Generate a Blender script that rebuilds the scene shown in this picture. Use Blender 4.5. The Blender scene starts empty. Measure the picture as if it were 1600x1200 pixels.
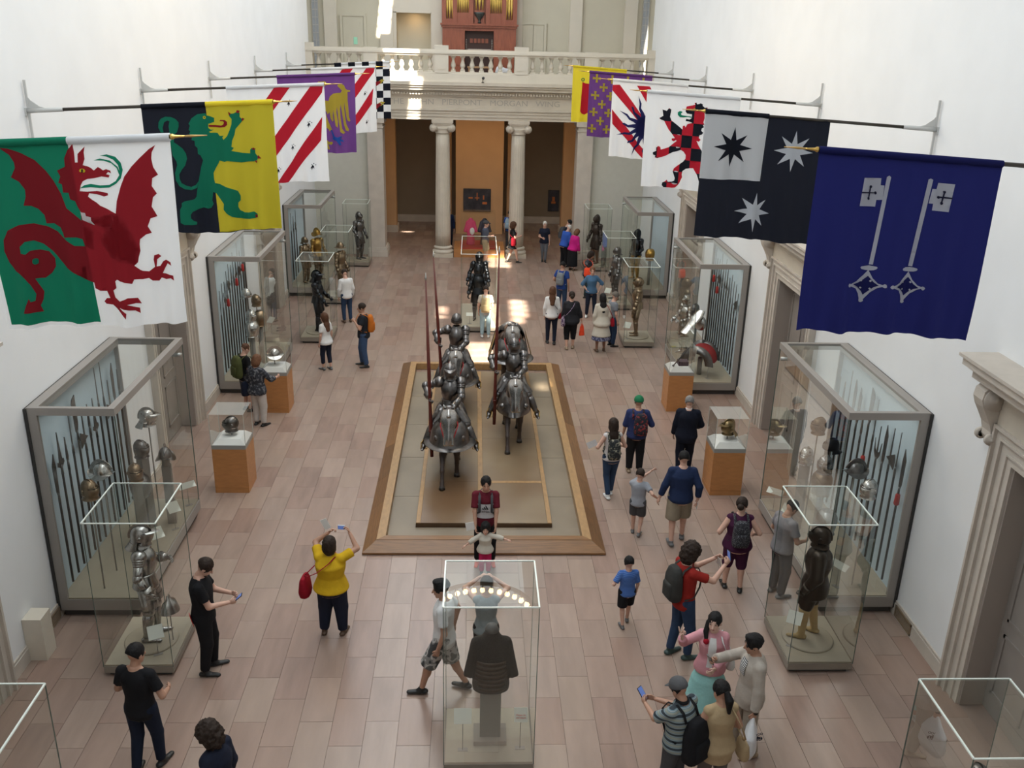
import bpy, bmesh, math, random
import numpy as np
from mathutils import Vector, Matrix, geometry, noise

SC = bpy.context.scene
COL = SC.collection
RND = random.Random(7)
PI = math.pi
R = math.radians

# ------------------------------------------------------------------ camera
def make_camera():
    pitch, roll, yaw = 0.3618, 0.0249, 0.0458
    f = Vector((math.sin(yaw) * math.cos(pitch), math.cos(yaw) * math.cos(pitch), -math.sin(pitch)))
    rt = Vector((math.cos(yaw), -math.sin(yaw), 0))
    up = rt.cross(f)
    r2 = rt * math.cos(roll) + up * math.sin(roll)
    u2 = up * math.cos(roll) - rt * math.sin(roll)
    m = Matrix((r2, u2, -f)).transposed().to_4x4()
    m.translation = Vector((-0.231, 0, 8.25))
    cd = bpy.data.cameras.new('visitor_camera')
    cd.sensor_width = 36
    cd.lens = 36 * 1445.7 / 1600
    cd.clip_start, cd.clip_end = 0.1, 200
    ob = bpy.data.objects.new('visitor_camera', cd)
    COL.objects.link(ob)
    ob.matrix_world = m
    SC.camera = ob
make_camera()

# ------------------------------------------------------------------ world, daylight, exposure
SC.view_settings.view_transform = 'Standard'
SC.view_settings.look = 'None'
SC.view_settings.gamma = 1
SC.view_settings.use_curve_mapping = False
SC.view_settings.exposure = 0.0
SC.cycles.use_denoising = True
SC.cycles.transparent_max_bounces = 40
SC.cycles.max_bounces = 10
SC.cycles.diffuse_bounces = 5
SC.cycles.glossy_bounces = 4
SC.cycles.sample_clamp_indirect = 6
SC.cycles.caustics_reflective = False
SC.cycles.caustics_refractive = False
w = bpy.data.worlds.new('museum_world')
SC.world = w
w.use_nodes = True
w.node_tree.nodes['Background'].inputs[0].default_value = (0.72, 0.85, 1, 1)
w.node_tree.nodes['Background'].inputs[1].default_value = 1.0

def area(name, loc, rot, sx, sy, power, col):
    l = bpy.data.lights.new(name, 'AREA')
    l.shape, l.size, l.size_y = 'RECTANGLE', sx, sy
    l.energy, l.color = power, col
    o = bpy.data.objects.new(name, l)
    o.location, o.rotation_euler = loc, rot
    COL.objects.link(o)
    return o
# the glazed laylight that fills most of the ceiling
area('laylight_daylight', (-0.5, 20.0, 13.35), (0, R(-7), 0), 7.6, 34, 2750, (0.87, 0.945, 1.0))
sun = bpy.data.lights.new('sun', 'SUN')
sun.energy, sun.angle, sun.color = 34, R(0.9), (1, 0.91, 0.76)
so = bpy.data.objects.new('sun', sun)
SUN_DIR = Vector((-0.12, 0.95, -1)).normalized()
so.rotation_euler = SUN_DIR.to_track_quat('-Z', 'Y').to_euler()
so.location = (3, -2, 20)
COL.objects.link(so)

# ------------------------------------------------------------------ materials
MATS = {}
def mat(name, col=(0.5, 0.5, 0.5), rough=0.5, metal=0.0, var=0.0, vscale=6.0, bump=0.0, bscale=40.0,
        spec=0.5, stretch=None, col2=None, ramp=None, pattern='noise', coat=0.0, emit=0.0, detail=4.0):
    """Principled material; VAR mixes COL with COL2 (or a darker tone) through a procedural pattern."""
    if name in MATS:
        return MATS[name]
    m = bpy.data.materials.new(name)
    m.use_nodes = True
    nt = m.node_tree
    n = nt.nodes
    b = n['Principled BSDF']
    b.inputs['Base Color'].default_value = (*col, 1)
    b.inputs['Roughness'].default_value = rough
    b.inputs['Metallic'].default_value = metal
    b.inputs['Specular IOR Level'].default_value = spec
    b.inputs['Coat Weight'].default_value = coat
    if emit:
        b.inputs['Emission Color'].default_value = (*col, 1)
        b.inputs['Emission Strength'].default_value = emit
    m.diffuse_color = (*col, 1)
    if var or bump:
        tc = n.new('ShaderNodeTexCoord')
        mp = n.new('ShaderNodeMapping')
        nt.links.new(tc.outputs['Object'], mp.inputs[0])
        if stretch:
            mp.inputs['Scale'].default_value = stretch
    if var:
        if pattern == 'voronoi':
            t = n.new('ShaderNodeTexVoronoi')
            t.inputs['Scale'].default_value = vscale
            fac = t.outputs['Color']
        elif pattern == 'wave':
            t = n.new('ShaderNodeTexWave')
            t.inputs['Scale'].default_value = vscale
            t.bands_direction = 'Z'
            fac = t.outputs['Fac']
        elif pattern == 'checker':
            t = n.new('ShaderNodeTexChecker')
            t.inputs['Scale'].default_value = vscale
            fac = t.outputs['Fac']
        else:
            t = n.new('ShaderNodeTexNoise')
            t.inputs['Scale'].default_value = vscale
            t.inputs['Detail'].default_value = detail
            fac = t.outputs['Fac']
        nt.links.new(mp.outputs[0], t.inputs['Vector'])
        r = n.new('ShaderNodeValToRGB')
        nt.links.new(fac, r.inputs[0])
        e = r.color_ramp
        c2 = col2 or tuple(c * (1 - var) for c in col)
        if ramp:
            e.interpolation = 'CONSTANT'
            while len(e.elements) < len(ramp):
                e.elements.new(0.5)
            for el, (p, c) in zip(e.elements, ramp):
                el.position, el.color = p, (*c, 1)
        else:
            e.elements[0].position, e.elements[0].color = 0.32, (*c2, 1)
            e.elements[1].position, e.elements[1].color = 0.66, (*col, 1)
        nt.links.new(r.outputs[0], b.inputs['Base Color'])
    if bump:
        t = n.new('ShaderNodeTexNoise')
        t.inputs['Scale'].default_value = bscale
        t.inputs['Detail'].default_value = 3
        nt.links.new(mp.outputs[0], t.inputs['Vector'])
        bp = n.new('ShaderNodeBump')
        bp.inputs['Strength'].default_value = bump
        bp.inputs['Distance'].default_value = 0.02
        nt.links.new(t.outputs['Fac'], bp.inputs['Height'])
        nt.links.new(bp.outputs[0], b.inputs['Normal'])
    MATS[name] = m
    return m

def glass_mat(name, tint=(0.9, 0.93, 0.91), refl=1.0):
    """Sheet glass: clear with Fresnel reflections and a faint green-grey body tint."""
    if name in MATS:
        return MATS[name]
    m = bpy.data.materials.new(name)
    m.use_nodes = True
    nt = m.node_tree
    n = nt.nodes
    n.remove(n['Principled BSDF'])
    out = n['Material Output']
    tr = n.new('ShaderNodeBsdfTransparent')
    tr.inputs[0].default_value = (*tint, 1)
    gl = n.new('ShaderNodeBsdfGlossy')
    gl.inputs['Roughness'].default_value = 0.0
    gl.inputs['Color'].default_value = (0.95, 1, 0.98, 1)
    fr = n.new('ShaderNodeFresnel')
    fr.inputs[0].default_value = 1.5
    mu = n.new('ShaderNodeMath')
    mu.operation = 'MULTIPLY'
    mu.inputs[1].default_value = refl
    mx = n.new('ShaderNodeMixShader')
    nt.links.new(fr.outputs[0], mu.inputs[0])
    nt.links.new(mu.outputs[0], mx.inputs[0])
    nt.links.new(tr.outputs[0], mx.inputs[1])
    nt.links.new(gl.outputs[0], mx.inputs[2])
    nt.links.new(mx.outputs[0], out.inputs[0])
    MATS[name] = m
    return m

# ------------------------------------------------------------------ objects
def link(name, data, parent=None):
    o = bpy.data.objects.new(name, data)
    COL.objects.link(o)
    if parent is not None:
        o.parent = parent
    return o

def tag(o, label=None, cat=None, group=None, kind=None):
    if label: o['label'] = label
    if cat: o['category'] = cat
    if group: o['group'] = group
    if kind: o['kind'] = kind
    return o

def thing(name, label, cat, loc=(0, 0, 0), rz=0.0, group=None):
    o = link(name, None)
    o.empty_display_size = 0.1
    o.location = loc
    o.rotation_euler = (0, 0, rz)
    return tag(o, label, cat, group)

def structure(o):
    o['kind'] = 'structure'
    return o

def copy_tree(o, parent=None):
    c = o.copy()
    COL.objects.link(c)
    c.parent = parent
    for ch in list(o.children):
        copy_tree(ch, c)
    return c

# ------------------------------------------------------------------ mesh builder
def frame_of(d, ref=None):
    """side, up axes perpendicular to direction D."""
    d = Vector(d).normalized()
    ref = Vector(ref) if ref is not None else (Vector((0, 0, 1)) if abs(d.z) < 0.9 else Vector((0, 1, 0)))
    s = d.cross(ref)
    if s.length < 1e-6:
        s = d.cross(Vector((1, 0, 0)))
    s.normalize()
    return s, s.cross(d).normalized()

class MB:
    def __init__(self):
        self.v, self.f, self.m, self.s = [], [], [], []
    def add(self, vs, fs, mi=0, smooth=False):
        b = len(self.v)
        self.v += [tuple(p) for p in vs]
        for f in fs:
            self.f.append([i + b for i in f])
            self.m.append(mi)
            self.s.append(smooth)
        return self
    def box(self, lo, hi, mi=0, M=None):
        x0, y0, z0 = lo
        x1, y1, z1 = hi
        vs = [Vector(p) for p in ((x0, y0, z0), (x1, y0, z0), (x1, y1, z0), (x0, y1, z0), (x0, y0, z1), (x1, y0, z1), (x1, y1, z1), (x0, y1, z1))]
        if M is not None:
            vs = [M @ p for p in vs]
        return self.add(vs, [(0, 3, 2, 1), (4, 5, 6, 7), (0, 1, 5, 4), (1, 2, 6, 5), (2, 3, 7, 6), (3, 0, 4, 7)], mi)
    def bar(self, a, b, w, h, mi=0, ref=None):
        a, b = Vector(a), Vector(b)
        s, u = frame_of(b - a, ref)
        vs = [p + s * (w / 2 * i) + u * (h / 2 * j) for p in (a, b) for i, j in ((-1, -1), (1, -1), (1, 1), (-1, 1))]
        return self.add(vs, [(0, 1, 2, 3), (7, 6, 5, 4), (0, 4, 5, 1), (1, 5, 6, 2), (2, 6, 7, 3), (3, 7, 4, 0)], mi)
    def rings(self, rs, mi=0, smooth=True, caps=True, closed=True):
        """loft equal-length rings of points."""
        n = len(rs[0])
        vs = [p for r in rs for p in r]
        fs = []
        for i in range(len(rs) - 1):
            for j in range(n if closed else n - 1):
                k = (j + 1) % n
                fs.append((i * n + j, i * n + k, (i + 1) * n + k, (i + 1) * n + j))
        if caps and closed:
            fs.append(tuple(range(n - 1, -1, -1)))
            fs.append(tuple(range((len(rs) - 1) * n, len(rs) * n)))
        return self.add(vs, fs, mi, smooth)
    def tube(self, pts, rad, seg=8, mi=0, flat=1.0, ref=None, caps=True, smooth=True):
        """swept tube; RAD one radius or one per point; FLAT squashes along the ring's up axis."""
        pts = [Vector(p) for p in pts]
        n = len(pts)
        if not hasattr(rad, '__len__'):
            rad = [rad] * n
        rs = []
        for i, p in enumerate(pts):
            d = pts[min(i + 1, n - 1)] - pts[max(i - 1, 0)]
            s, u = frame_of(d, ref)
            rs.append([p + s * (rad[i] * math.cos(t)) + u * (rad[i] * flat * math.sin(t)) for t in (2 * PI * k / seg for k in range(seg))])
        return self.rings(rs, mi, smooth, caps)
    def lathe(self, prof, seg=16, mi=0, o=(0, 0, 0), axis=(0, 0, 1), ref=None, sx=1.0, sy=1.0, smooth=True, arc=None, caps=True):
        """prof: list of (radius, height) along AXIS."""
        o, ax = Vector(o), Vector(axis).normalized()
        s, u = frame_of(ax, ref or ((0, 1, 0) if abs(ax.z) > 0.9 else None))
        rs = []
        for r, h in prof:
            if arc:
                ts = [arc[0] + (arc[1] - arc[0]) * k / seg for k in range(seg + 1)]
            else:
                ts = [2 * PI * k / seg for k in range(seg)]
            rs.append([o + ax * h + s * (r * sx * math.cos(t)) + u * (r * sy * math.sin(t)) for t in ts])
        return self.rings(rs, mi, smooth, caps=caps and not arc, closed=not arc)
    def ball(self, c, r, mi=0, seg=10, n=6, M=None):
        if not hasattr(r, '__len__'):
            r = (r, r, r)
        rs = []
        for i in range(n + 1):
            t = PI * i / n
            q = max(math.sin(t), 0.02)
            ring = [Vector((r[0] * q * math.cos(a), r[1] * q * math.sin(a), -r[2] * math.cos(t))) for a in (2 * PI * k / seg for k in range(seg))]
            rs.append([Vector(c) + (M @ p if M is not None else p) for p in ring])
        return self.rings(rs, mi)
    def prism(self, poly, z0, z1, mi=0, M=None):
        """polygon in XY extruded from z0 to z1, triangulated ends."""
        n = len(poly)
        vs = [Vector((p[0], p[1], z)) for z in (z0, z1) for p in poly]
        if M is not None:
            vs = [M @ p for p in vs]
        tris = geometry.tessellate_polygon([[Vector((p[0], p[1], 0)) for p in poly]])
        fs = [tuple(t) for t in tris] + [tuple(i + n for i in reversed(t)) for t in tris]
        fs += [(i, (i + 1) % n, (i + 1) % n + n, i + n) for i in range(n)]
        return self.add(vs, fs, mi)
    def xf(self, M):
        self.v = [tuple(M @ Vector(p)) for p in self.v]
        return self
    def mesh(self, name, mats):
        me = bpy.data.meshes.new(name)
        me.from_pydata(self.v, [], self.f)
        for mm in (mats if isinstance(mats, (list, tuple)) else [mats]):
            me.materials.append(mm)
        me.polygons.foreach_set('material_index', self.m)
        me.polygons.foreach_set('use_smooth', self.s)
        bm = bmesh.new()
        bm.from_mesh(me)
        bmesh.ops.recalc_face_normals(bm, faces=bm.faces)
        bm.to_mesh(me)
        bm.free()
        return me
    def build(self, name, mats, parent=None):
        return link(name, self.mesh(name, mats), parent)

def sharp(o, deg=35):
    """smooth shading with creases kept above DEG."""
    me = o.data
    bm = bmesh.new()
    bm.from_mesh(me)
    for f in bm.faces:
        f.smooth = True
    for e in bm.edges:
        if len(e.link_faces) == 2 and e.calc_face_angle(0) > R(deg):
            e.smooth = False
    bm.to_mesh(me)
    bm.free()
    return o

# ------------------------------------------------------------------ implicit surfaces (for bodies and cloth)
def _ax(v):
    return np.array(v, dtype=np.float32)

class Blob:
    """smooth union of round cones, ellipsoids and lofted trunks, meshed with surface nets."""
    def __init__(self, k=0.02):
        self.p, self.k = [], k
    def cone(self, a, b, ra, rb, flat=1.0, ref=None, cut=False, k=None, cuta=False):
        a, b = Vector(a), Vector(b)
        self.p.append(('c', a, b, ra, rb, flat, ref, cut, k, cuta))
        return self
    def chain(self, pts, rad, **kw):
        for i in range(len(pts) - 1):
            self.cone(pts[i], pts[i + 1], rad[i], rad[i + 1], **kw)
        return self
    def ell(self, c, r, M=None, k=None):
        if not hasattr(r, '__len__'):
            r = (r, r, r)
        self.p.append(('e', Vector(c), r, M if M is not None else Matrix.Identity(3), k))
        return self
    def loft(self, o, M, tab, k=None, power=2.0):
        """tab rows (t, half width, half depth, depth offset) along M's third column from O; flat ends."""
        self.p.append(('l', Vector(o), M, np.array(tab, dtype=np.float32), k, power))
        return self
    def cut_ell(self, c, r, M=None):
        self.p.append(('x', Vector(c), r, M if M is not None else Matrix.Identity(3)))
        return self
    def cut_half(self, o, nrm):
        self.p.append(('h', Vector(o), Vector(nrm).normalized()))
        return self
    def mesh(self, name, res, mats):
        lo, hi = np.full(3, 1e9), np.full(3, -1e9)
        bbs = []
        for q in self.p:
            if q[0] == 'c':
                r = max(q[3], q[4]) * max(1, q[5])
                l = np.minimum(q[1], q[2]) - r
                h = np.maximum(q[1], q[2]) + r
            elif q[0] == 'e':
                r = max(q[2])
                l, h = np.array(q[1]) - r, np.array(q[1]) + r
            elif q[0] == 'l':
                cs = []
                for row in q[3]:
                    for i in (-1, 1):
                        for j in (-1, 1):
                            cs.append(np.array(q[1] + q[2] @ Vector((i * float(row[1]), j * float(row[2]) + float(row[3]), float(row[0])))))
                l, h = np.min(cs, 0), np.max(cs, 0)
            else:
                bbs.append(None)
                continue
            bbs.append((l, h))
            lo, hi = np.minimum(lo, l), np.maximum(hi, h)
        lo = lo - 2.5 * res
        n = np.ceil((hi + 2.5 * res - lo) / res).astype(int) + 1
        ax = [(lo[i] + res * np.arange(n[i])).astype(np.float32) for i in range(3)]
        F = np.full(n, 9.0, dtype=np.float32)
        for q, bb in zip(self.p, bbs):
            if bb is None:
                sl = (slice(None),) * 3
            else:
                mg = 2 * res + self.k
                sl = tuple(slice(max(0, int((bb[0][i] - mg - lo[i]) / res)), min(n[i], int((bb[1][i] + mg - lo[i]) / res) + 2)) for i in range(3))
            X, Y, Z = np.meshgrid(*(ax[i][sl[i]] for i in range(3)), indexing='ij', sparse=True)
            kk = self.k
            if q[0] == 'c':
                _, a, b, ra, rb, flat, ref, cut, k, cuta = q
                if k is not None: kk = k
                d = b - a
                L = max(d.length, 1e-5)
                d = d / L
                px, py, pz = X - a.x, Y - a.y, Z - a.z
                t = px * d.x + py * d.y + pz * d.z
                if flat == 1.0:
                    tc = np.clip(t, 0, L)
                    r2 = (px - d.x * tc) ** 2 + (py - d.y * tc) ** 2 + (pz - d.z * tc) ** 2
                    D = np.sqrt(r2) - (ra + (rb - ra) * tc / L)
                else:
                    s, u = frame_of(d, ref)
                    cs_ = px * s.x + py * s.y + pz * s.z
                    cu = (px * u.x + py * u.y + pz * u.z) / flat
                    tc = np.clip(t, 0, L)
                    D = (np.sqrt(cs_ ** 2 + cu ** 2 + (t - tc) ** 2) - (ra + (rb - ra) * tc / L)) * min(1.0, flat)
                if cut:
                    D = np.maximum(D, t - L)
                if cuta:
                    D = np.maximum(D, -t)
            elif q[0] in ('e', 'x'):
                c, r, M = q[1], q[2], q[3]
                if q[0] == 'e' and q[4] is not None: kk = q[4]
                px, py, pz = X - c.x, Y - c.y, Z - c.z
                e = [(px * M[0][i] + py * M[1][i] + pz * M[2][i]) / r[i] for i in range(3)]
                D = (np.sqrt(e[0] ** 2 + e[1] ** 2 + e[2] ** 2) - 1) * min(r)
                if q[0] == 'x':
                    F[sl] = np.maximum(F[sl], -D)
                    continue
            elif q[0] == 'h':
                D = (X - q[1].x) * q[2].x + (Y - q[1].y) * q[2].y + (Z - q[1].z) * q[2].z
                F[sl] = np.maximum(F[sl], D)
                continue
            else:
                _, o, M, tab, k, pw = q
                if k is not None: kk = k
                px, py, pz = X - o.x, Y - o.y, Z - o.z
                e = [px * M[0][i] + py * M[1][i] + pz * M[2][i] for i in range(3)]
                t = e[2]
                hw = np.interp(t, tab[:, 0], tab[:, 1])
                hd = np.interp(t, tab[:, 0], tab[:, 2])
                yo = np.interp(t, tab[:, 0], tab[:, 3])
                qq = (np.abs(e[0] / hw) ** pw + np.abs((e[1] - yo) / hd) ** pw) ** (1 / pw)
                D = (qq - 1) * np.minimum(hw, hd)
                D = np.maximum(np.maximum(D, tab[0, 0] - t), t - tab[-1, 0])
            A = F[sl]
            D = D.astype(np.float32)
            if kk > 0:
                hh = np.clip(0.5 + 0.5 * (A - D) / kk, 0, 1)
                F[sl] = A + (D - A) * hh - kk * hh * (1 - hh)
            else:
                F[sl] = np.minimum(A, D)
        ins = F < 0
        s8 = np.zeros([i - 1 for i in n], dtype=np.int8)
        offs = [(i, j, k) for i in (0, 1) for j in (0, 1) for k in (0, 1)]
        for o in offs:
            s8 += ins[o[0]:n[0] - 1 + o[0], o[1]:n[1] - 1 + o[1], o[2]:n[2] - 1 + o[2]]
        mixed = (s8 > 0) & (s8 < 8)
        ijk = np.argwhere(mixed)
        idx = np.full(mixed.shape, -1, dtype=np.int32)
        idx[mixed] = np.arange(len(ijk))
        vals = {o: F[ijk[:, 0] + o[0], ijk[:, 1] + o[1], ijk[:, 2] + o[2]] for o in offs}
        acc = np.zeros((len(ijk), 3), dtype=np.float64)
        cnt = np.zeros(len(ijk))
        for o in offs:
            for d in range(3):
                if o[d] == 0:
                    o2 = tuple(1 if i == d else o[i] for i in range(3))
                    f1, f2 = vals[o], vals[o2]
                    cr = (f1 < 0) != (f2 < 0)
                    t = np.where(cr, f1 / np.where(cr, f1 - f2, 1), 0)
                    for i in range(3):
                        acc[:, i] += np.where(cr, o[i] + (t if i == d else 0), 0)
                    cnt += cr
        vs = lo + res * (ijk + acc / np.maximum(cnt, 1)[:, None])
        quads = []
        for d in range(3):
            a, b = [(1, 2), (2, 0), (0, 1)][d]
            lo_, hi_ = [slice(0, None)] * 3, [slice(0, None)] * 3
            lo_[d], hi_[d] = slice(0, n[d] - 1), slice(1, n[d])
            i0, i1 = ins[tuple(lo_)], ins[tuple(hi_)]
            E = np.argwhere(i0 != i1)
            ok = (E[:, a] > 0) & (E[:, b] > 0) & (E[:, a] < n[a] - 1) & (E[:, b] < n[b] - 1)
            E = E[ok]
            fl = i0[E[:, 0], E[:, 1], E[:, 2]]
            def cell(da, db):
                c = E.copy()
                c[:, a] -= da
                c[:, b] -= db
                return idx[c[:, 0], c[:, 1], c[:, 2]]
            Q = np.stack([cell(1, 1), cell(0, 1), cell(0, 0), cell(1, 0)], 1)
            Q[~fl] = Q[~fl][:, ::-1]
            quads.append(Q)
        Q = np.concatenate(quads)
        me = bpy.data.meshes.new(name)
        me.vertices.add(len(vs))
        me.vertices.foreach_set('co', vs.astype(np.float32).ravel())
        me.loops.add(Q.size)
        me.loops.foreach_set('vertex_index', Q.astype(np.int32).ravel())
        me.polygons.add(len(Q))
        me.polygons.foreach_set('loop_start', np.arange(0, Q.size, 4, dtype=np.int32))
        for mm in (mats if isinstance(mats, (list, tuple)) else [mats]):
            me.materials.append(mm)
        me.update(calc_edges=True)
        me.polygons.foreach_set('use_smooth', np.ones(len(Q), dtype=bool))
        return me
    def build(self, name, res, mats, parent=None):
        return link(name, self.mesh(name, res, mats), parent)
# ================================================================== the hall
WX = 6.32            # half width of the hall
DOORS = (8.85, 18.05, 27.3)
M_PLASTER = mat('white_plaster', (0.82, 0.83, 0.83), 0.75, var=0.04, vscale=1.2, bump=0.05, bscale=60)
M_STONE = mat('pale_limestone', (0.60, 0.535, 0.44), 0.65, var=0.10, vscale=2.5, bump=0.12, bscale=30)
M_STONE2 = mat('warm_limestone', (0.58, 0.52, 0.45), 0.6, var=0.12, vscale=3, bump=0.1, bscale=25)
M_WHITESTONE = mat('white_painted_stone', (0.66, 0.605, 0.51), 0.6, var=0.05, vscale=2)
M_BEIGE = mat('beige_paint', (0.58, 0.54, 0.43), 0.7, var=0.04, vscale=1.5)
M_DOOR = mat('taupe_painted_door', (0.27, 0.24, 0.215), 0.5, var=0.08, vscale=3)
M_BROWN = mat('brown_gallery_wall', (0.27, 0.215, 0.16), 0.8, var=0.06, vscale=2)
M_ORANGE = mat('ochre_gallery_wall', (0.62, 0.38, 0.2), 0.8, var=0.05, vscale=2)
M_DARK = mat('dark_gap', (0.03, 0.028, 0.025), 0.7)

# ---- floor: slab, 300 nearest paving slabs one by one, the rest as one field
M_JOINT = mat('floor_joint', (0.245, 0.175, 0.14), 0.8)
def tile_mats():
    out = []
    tones = [(0.350, 0.247, 0.197), (0.365, 0.262, 0.210), (0.338, 0.235, 0.186), (0.358, 0.262, 0.207), (0.325, 0.220, 0.176), (0.378, 0.276, 0.222), (0.345, 0.252, 0.203), (0.332, 0.224, 0.176)]
    for i, c in enumerate(tones):
        m = mat('pink_marble_tone_%d' % i, c, 0.27, var=1, vscale=1.0, col2=tuple(x * (0.78 + 0.03 * (i % 4)) for x in c), stretch=(3.2 + 0.5 * i, 0.9, 1), detail=6)
        mp = [n for n in m.node_tree.nodes if n.type == 'MAPPING'][0]
        mp.inputs['Location'].default_value = (i * 7.3, i * 3.1, 0)
        mp.inputs['Rotation'].default_value = (0, 0, 0.22 * ((i % 5) - 1.5))
        # veins follow world position so neighbouring slabs differ
        g = m.node_tree.nodes.new('ShaderNodeNewGeometry')
        oi = m.node_tree.nodes.new('ShaderNodeObjectInfo')
        ad = m.node_tree.nodes.new('ShaderNodeVectorMath')
        ml = m.node_tree.nodes.new('ShaderNodeMath')
        ml.operation = 'MULTIPLY'
        ml.inputs[1].default_value = 40
        m.node_tree.links.new(oi.outputs['Random'], ml.inputs[0])
        m.node_tree.links.new(g.outputs['Position'], ad.inputs[0])
        m.node_tree.links.new(ml.outputs[0], ad.inputs[1])
        m.node_tree.links.new(ad.outputs[0], mp.inputs[0])
        out.append(m)
    return out
TILES = tile_mats()
floor = MB().box((-7.2, 3, -0.3), (7.2, 43.2, -0.012)).build('floor', M_JOINT)
structure(floor)
def build_floor():
    CW, RL = 0.42, 0.868
    cells = []
    k0 = int(math.floor((-WX + 1.55) / CW))
    for k in range(k0, k0 + 32):
        x0, x1 = -1.55 + k * CW, -1.55 + (k + 1) * CW
        x0, x1 = max(x0, -WX), min(x1, WX)
        if x1 - x0 < 0.05:
            continue
        y = 9.14 + (RL / 2 if k % 2 == 0 else 0) - 7 * RL
        while y < 43:
            inside = x0 > -1.75 and x1 < 1.75 and y > 13.8 and y + RL < 22.8
            if not inside:
                cells.append((x0, x1, y, min(y + RL, 43.1), RND.randrange(8)))
            y += RL
    def shown(c):
        xc, yc = (c[0] + c[1]) / 2, (c[2] + c[3]) / 2
        return yc > 7.6 and abs(xc) < 0.46 * yc + 0.9
    cells.sort(key=lambda c: (not shown(c), c[2]))
    unit = []
    for m in TILES:
        unit.append(MB().box((-0.5, -0.5, -0.02), (0.5, 0.5, 0)).mesh('paving_slab', m))
    rest = MB()
    for i, (x0, x1, y0, y1, t) in enumerate(cells):
        g = 0.0025
        dz = RND.uniform(-0.0008, 0.0008)
        if i < 300:
            o = link('paving_slab', unit[t], floor)
            o.location = ((x0 + x1) / 2, (y0 + y1) / 2, dz)
            o.scale = (x1 - x0 - 2 * g, y1 - y0 - 2 * g, 1)
        else:
            b = len(rest.v)
            rest.add([(x0 + g, y0 + g, dz), (x1 - g, y0 + g, dz), (x1 - g, y1 - g, dz), (x0 + g, y1 - g, dz),
                      (x0 + g, y0 + g, -0.02), (x1 - g, y0 + g, -0.02), (x1 - g, y1 - g, -0.02), (x0 + g, y1 - g, -0.02)],
                     [(0, 1, 2, 3), (0, 4, 5, 1), (1, 5, 6, 2), (2, 6, 7, 3), (3, 7, 4, 0)], t)
    o = rest.build('paving_field', TILES, floor)
    o['kind'] = 'stuff'
build_floor()

# ---- side walls with three doorways each
HZ, DH, DW = 13.6, 3.5, 1.0
def side_wall(s):
    b = MB()
    ys = [-2.0] + [y for d in DOORS for y in (d - DW, d + DW)] + [36.3]
    x0, x1 = sorted((s * WX, s * (WX + 0.5)))
    for i in range(0, len(ys), 2):
        b.box((x0, ys[i], -0.1), (x1, ys[i + 1], DH))
    b.box((x0, -2.0, DH), (x1, 36.3, HZ))
    o = structure(b.build('wall_left' if s < 0 else 'wall_right', M_PLASTER))
    bb = MB()
    for i in range(0, len(ys), 2):
        a = ys[i] + (0.42 if i else 0)
        e = ys[i + 1] - (0.42 if i < 6 else 0)
        p0, p1 = sorted((s * WX, s * (WX - 0.035)))
        bb.box((p0, a, 0), (p1, e, 0.21))
        p0, p1 = sorted((s * WX, s * (WX - 0.022)))
        bb.box((p0, a, 0.21), (p1, e, 0.25))
    structure(bb.build('baseboard_left' if s < 0 else 'baseboard_right', M_STONE2))
side_wall(-1)
side_wall(1)

def console(parent, s, y):
    """scrolled bracket under a door cornice: S profile in the X-Z plane extruded in Y."""
    pts = []
    for i in range(15):                           # upper scroll
        a = R(-60 + i * 24)
        r = 0.155 - 0.0035 * i
        pts.append((0.15 + r * math.cos(a), 0.62 + r * math.sin(a)))
    front = [(0.30, 0.55), (0.26, 0.42), (0.19, 0.30), (0.15, 0.18), (0.15, 0.08)]
    prof = [(0, 0.80), (0.24, 0.80), (0.32, 0.73), (0.335, 0.62), (0.30, 0.52), (0.23, 0.40), (0.17, 0.29), (0.14, 0.19), (0.145, 0.12), (0.10, 0.04), (0, 0.0)]
    Mx = Matrix(((-s, 0, 0, s * WX), (0, 0, 1, y), (0, 1, 0, 3.58), (0, 0, 0, 1)))
    b = MB().prism(prof, -0.11, 0.11, 0, Mx)
    o = b.build('console_bracket', M_STONE2, parent)
    c = MB()
    for (cx, cz, r) in ((0.17, 0.63, 0.15), (0.13, 0.10, 0.075)):
        for e in (-1, 1):
            for (rr, d) in ((r, 0.135), (r * 0.62, 0.15), (r * 0.28, 0.165)):
                c.lathe([(rr, 0.09 * e), (rr, d * e)], 14, 0, (s * WX - s * cx, y, 3.58 + cz), (0, 1, 0))
    c.build('scroll', M_STONE2, o)

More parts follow.
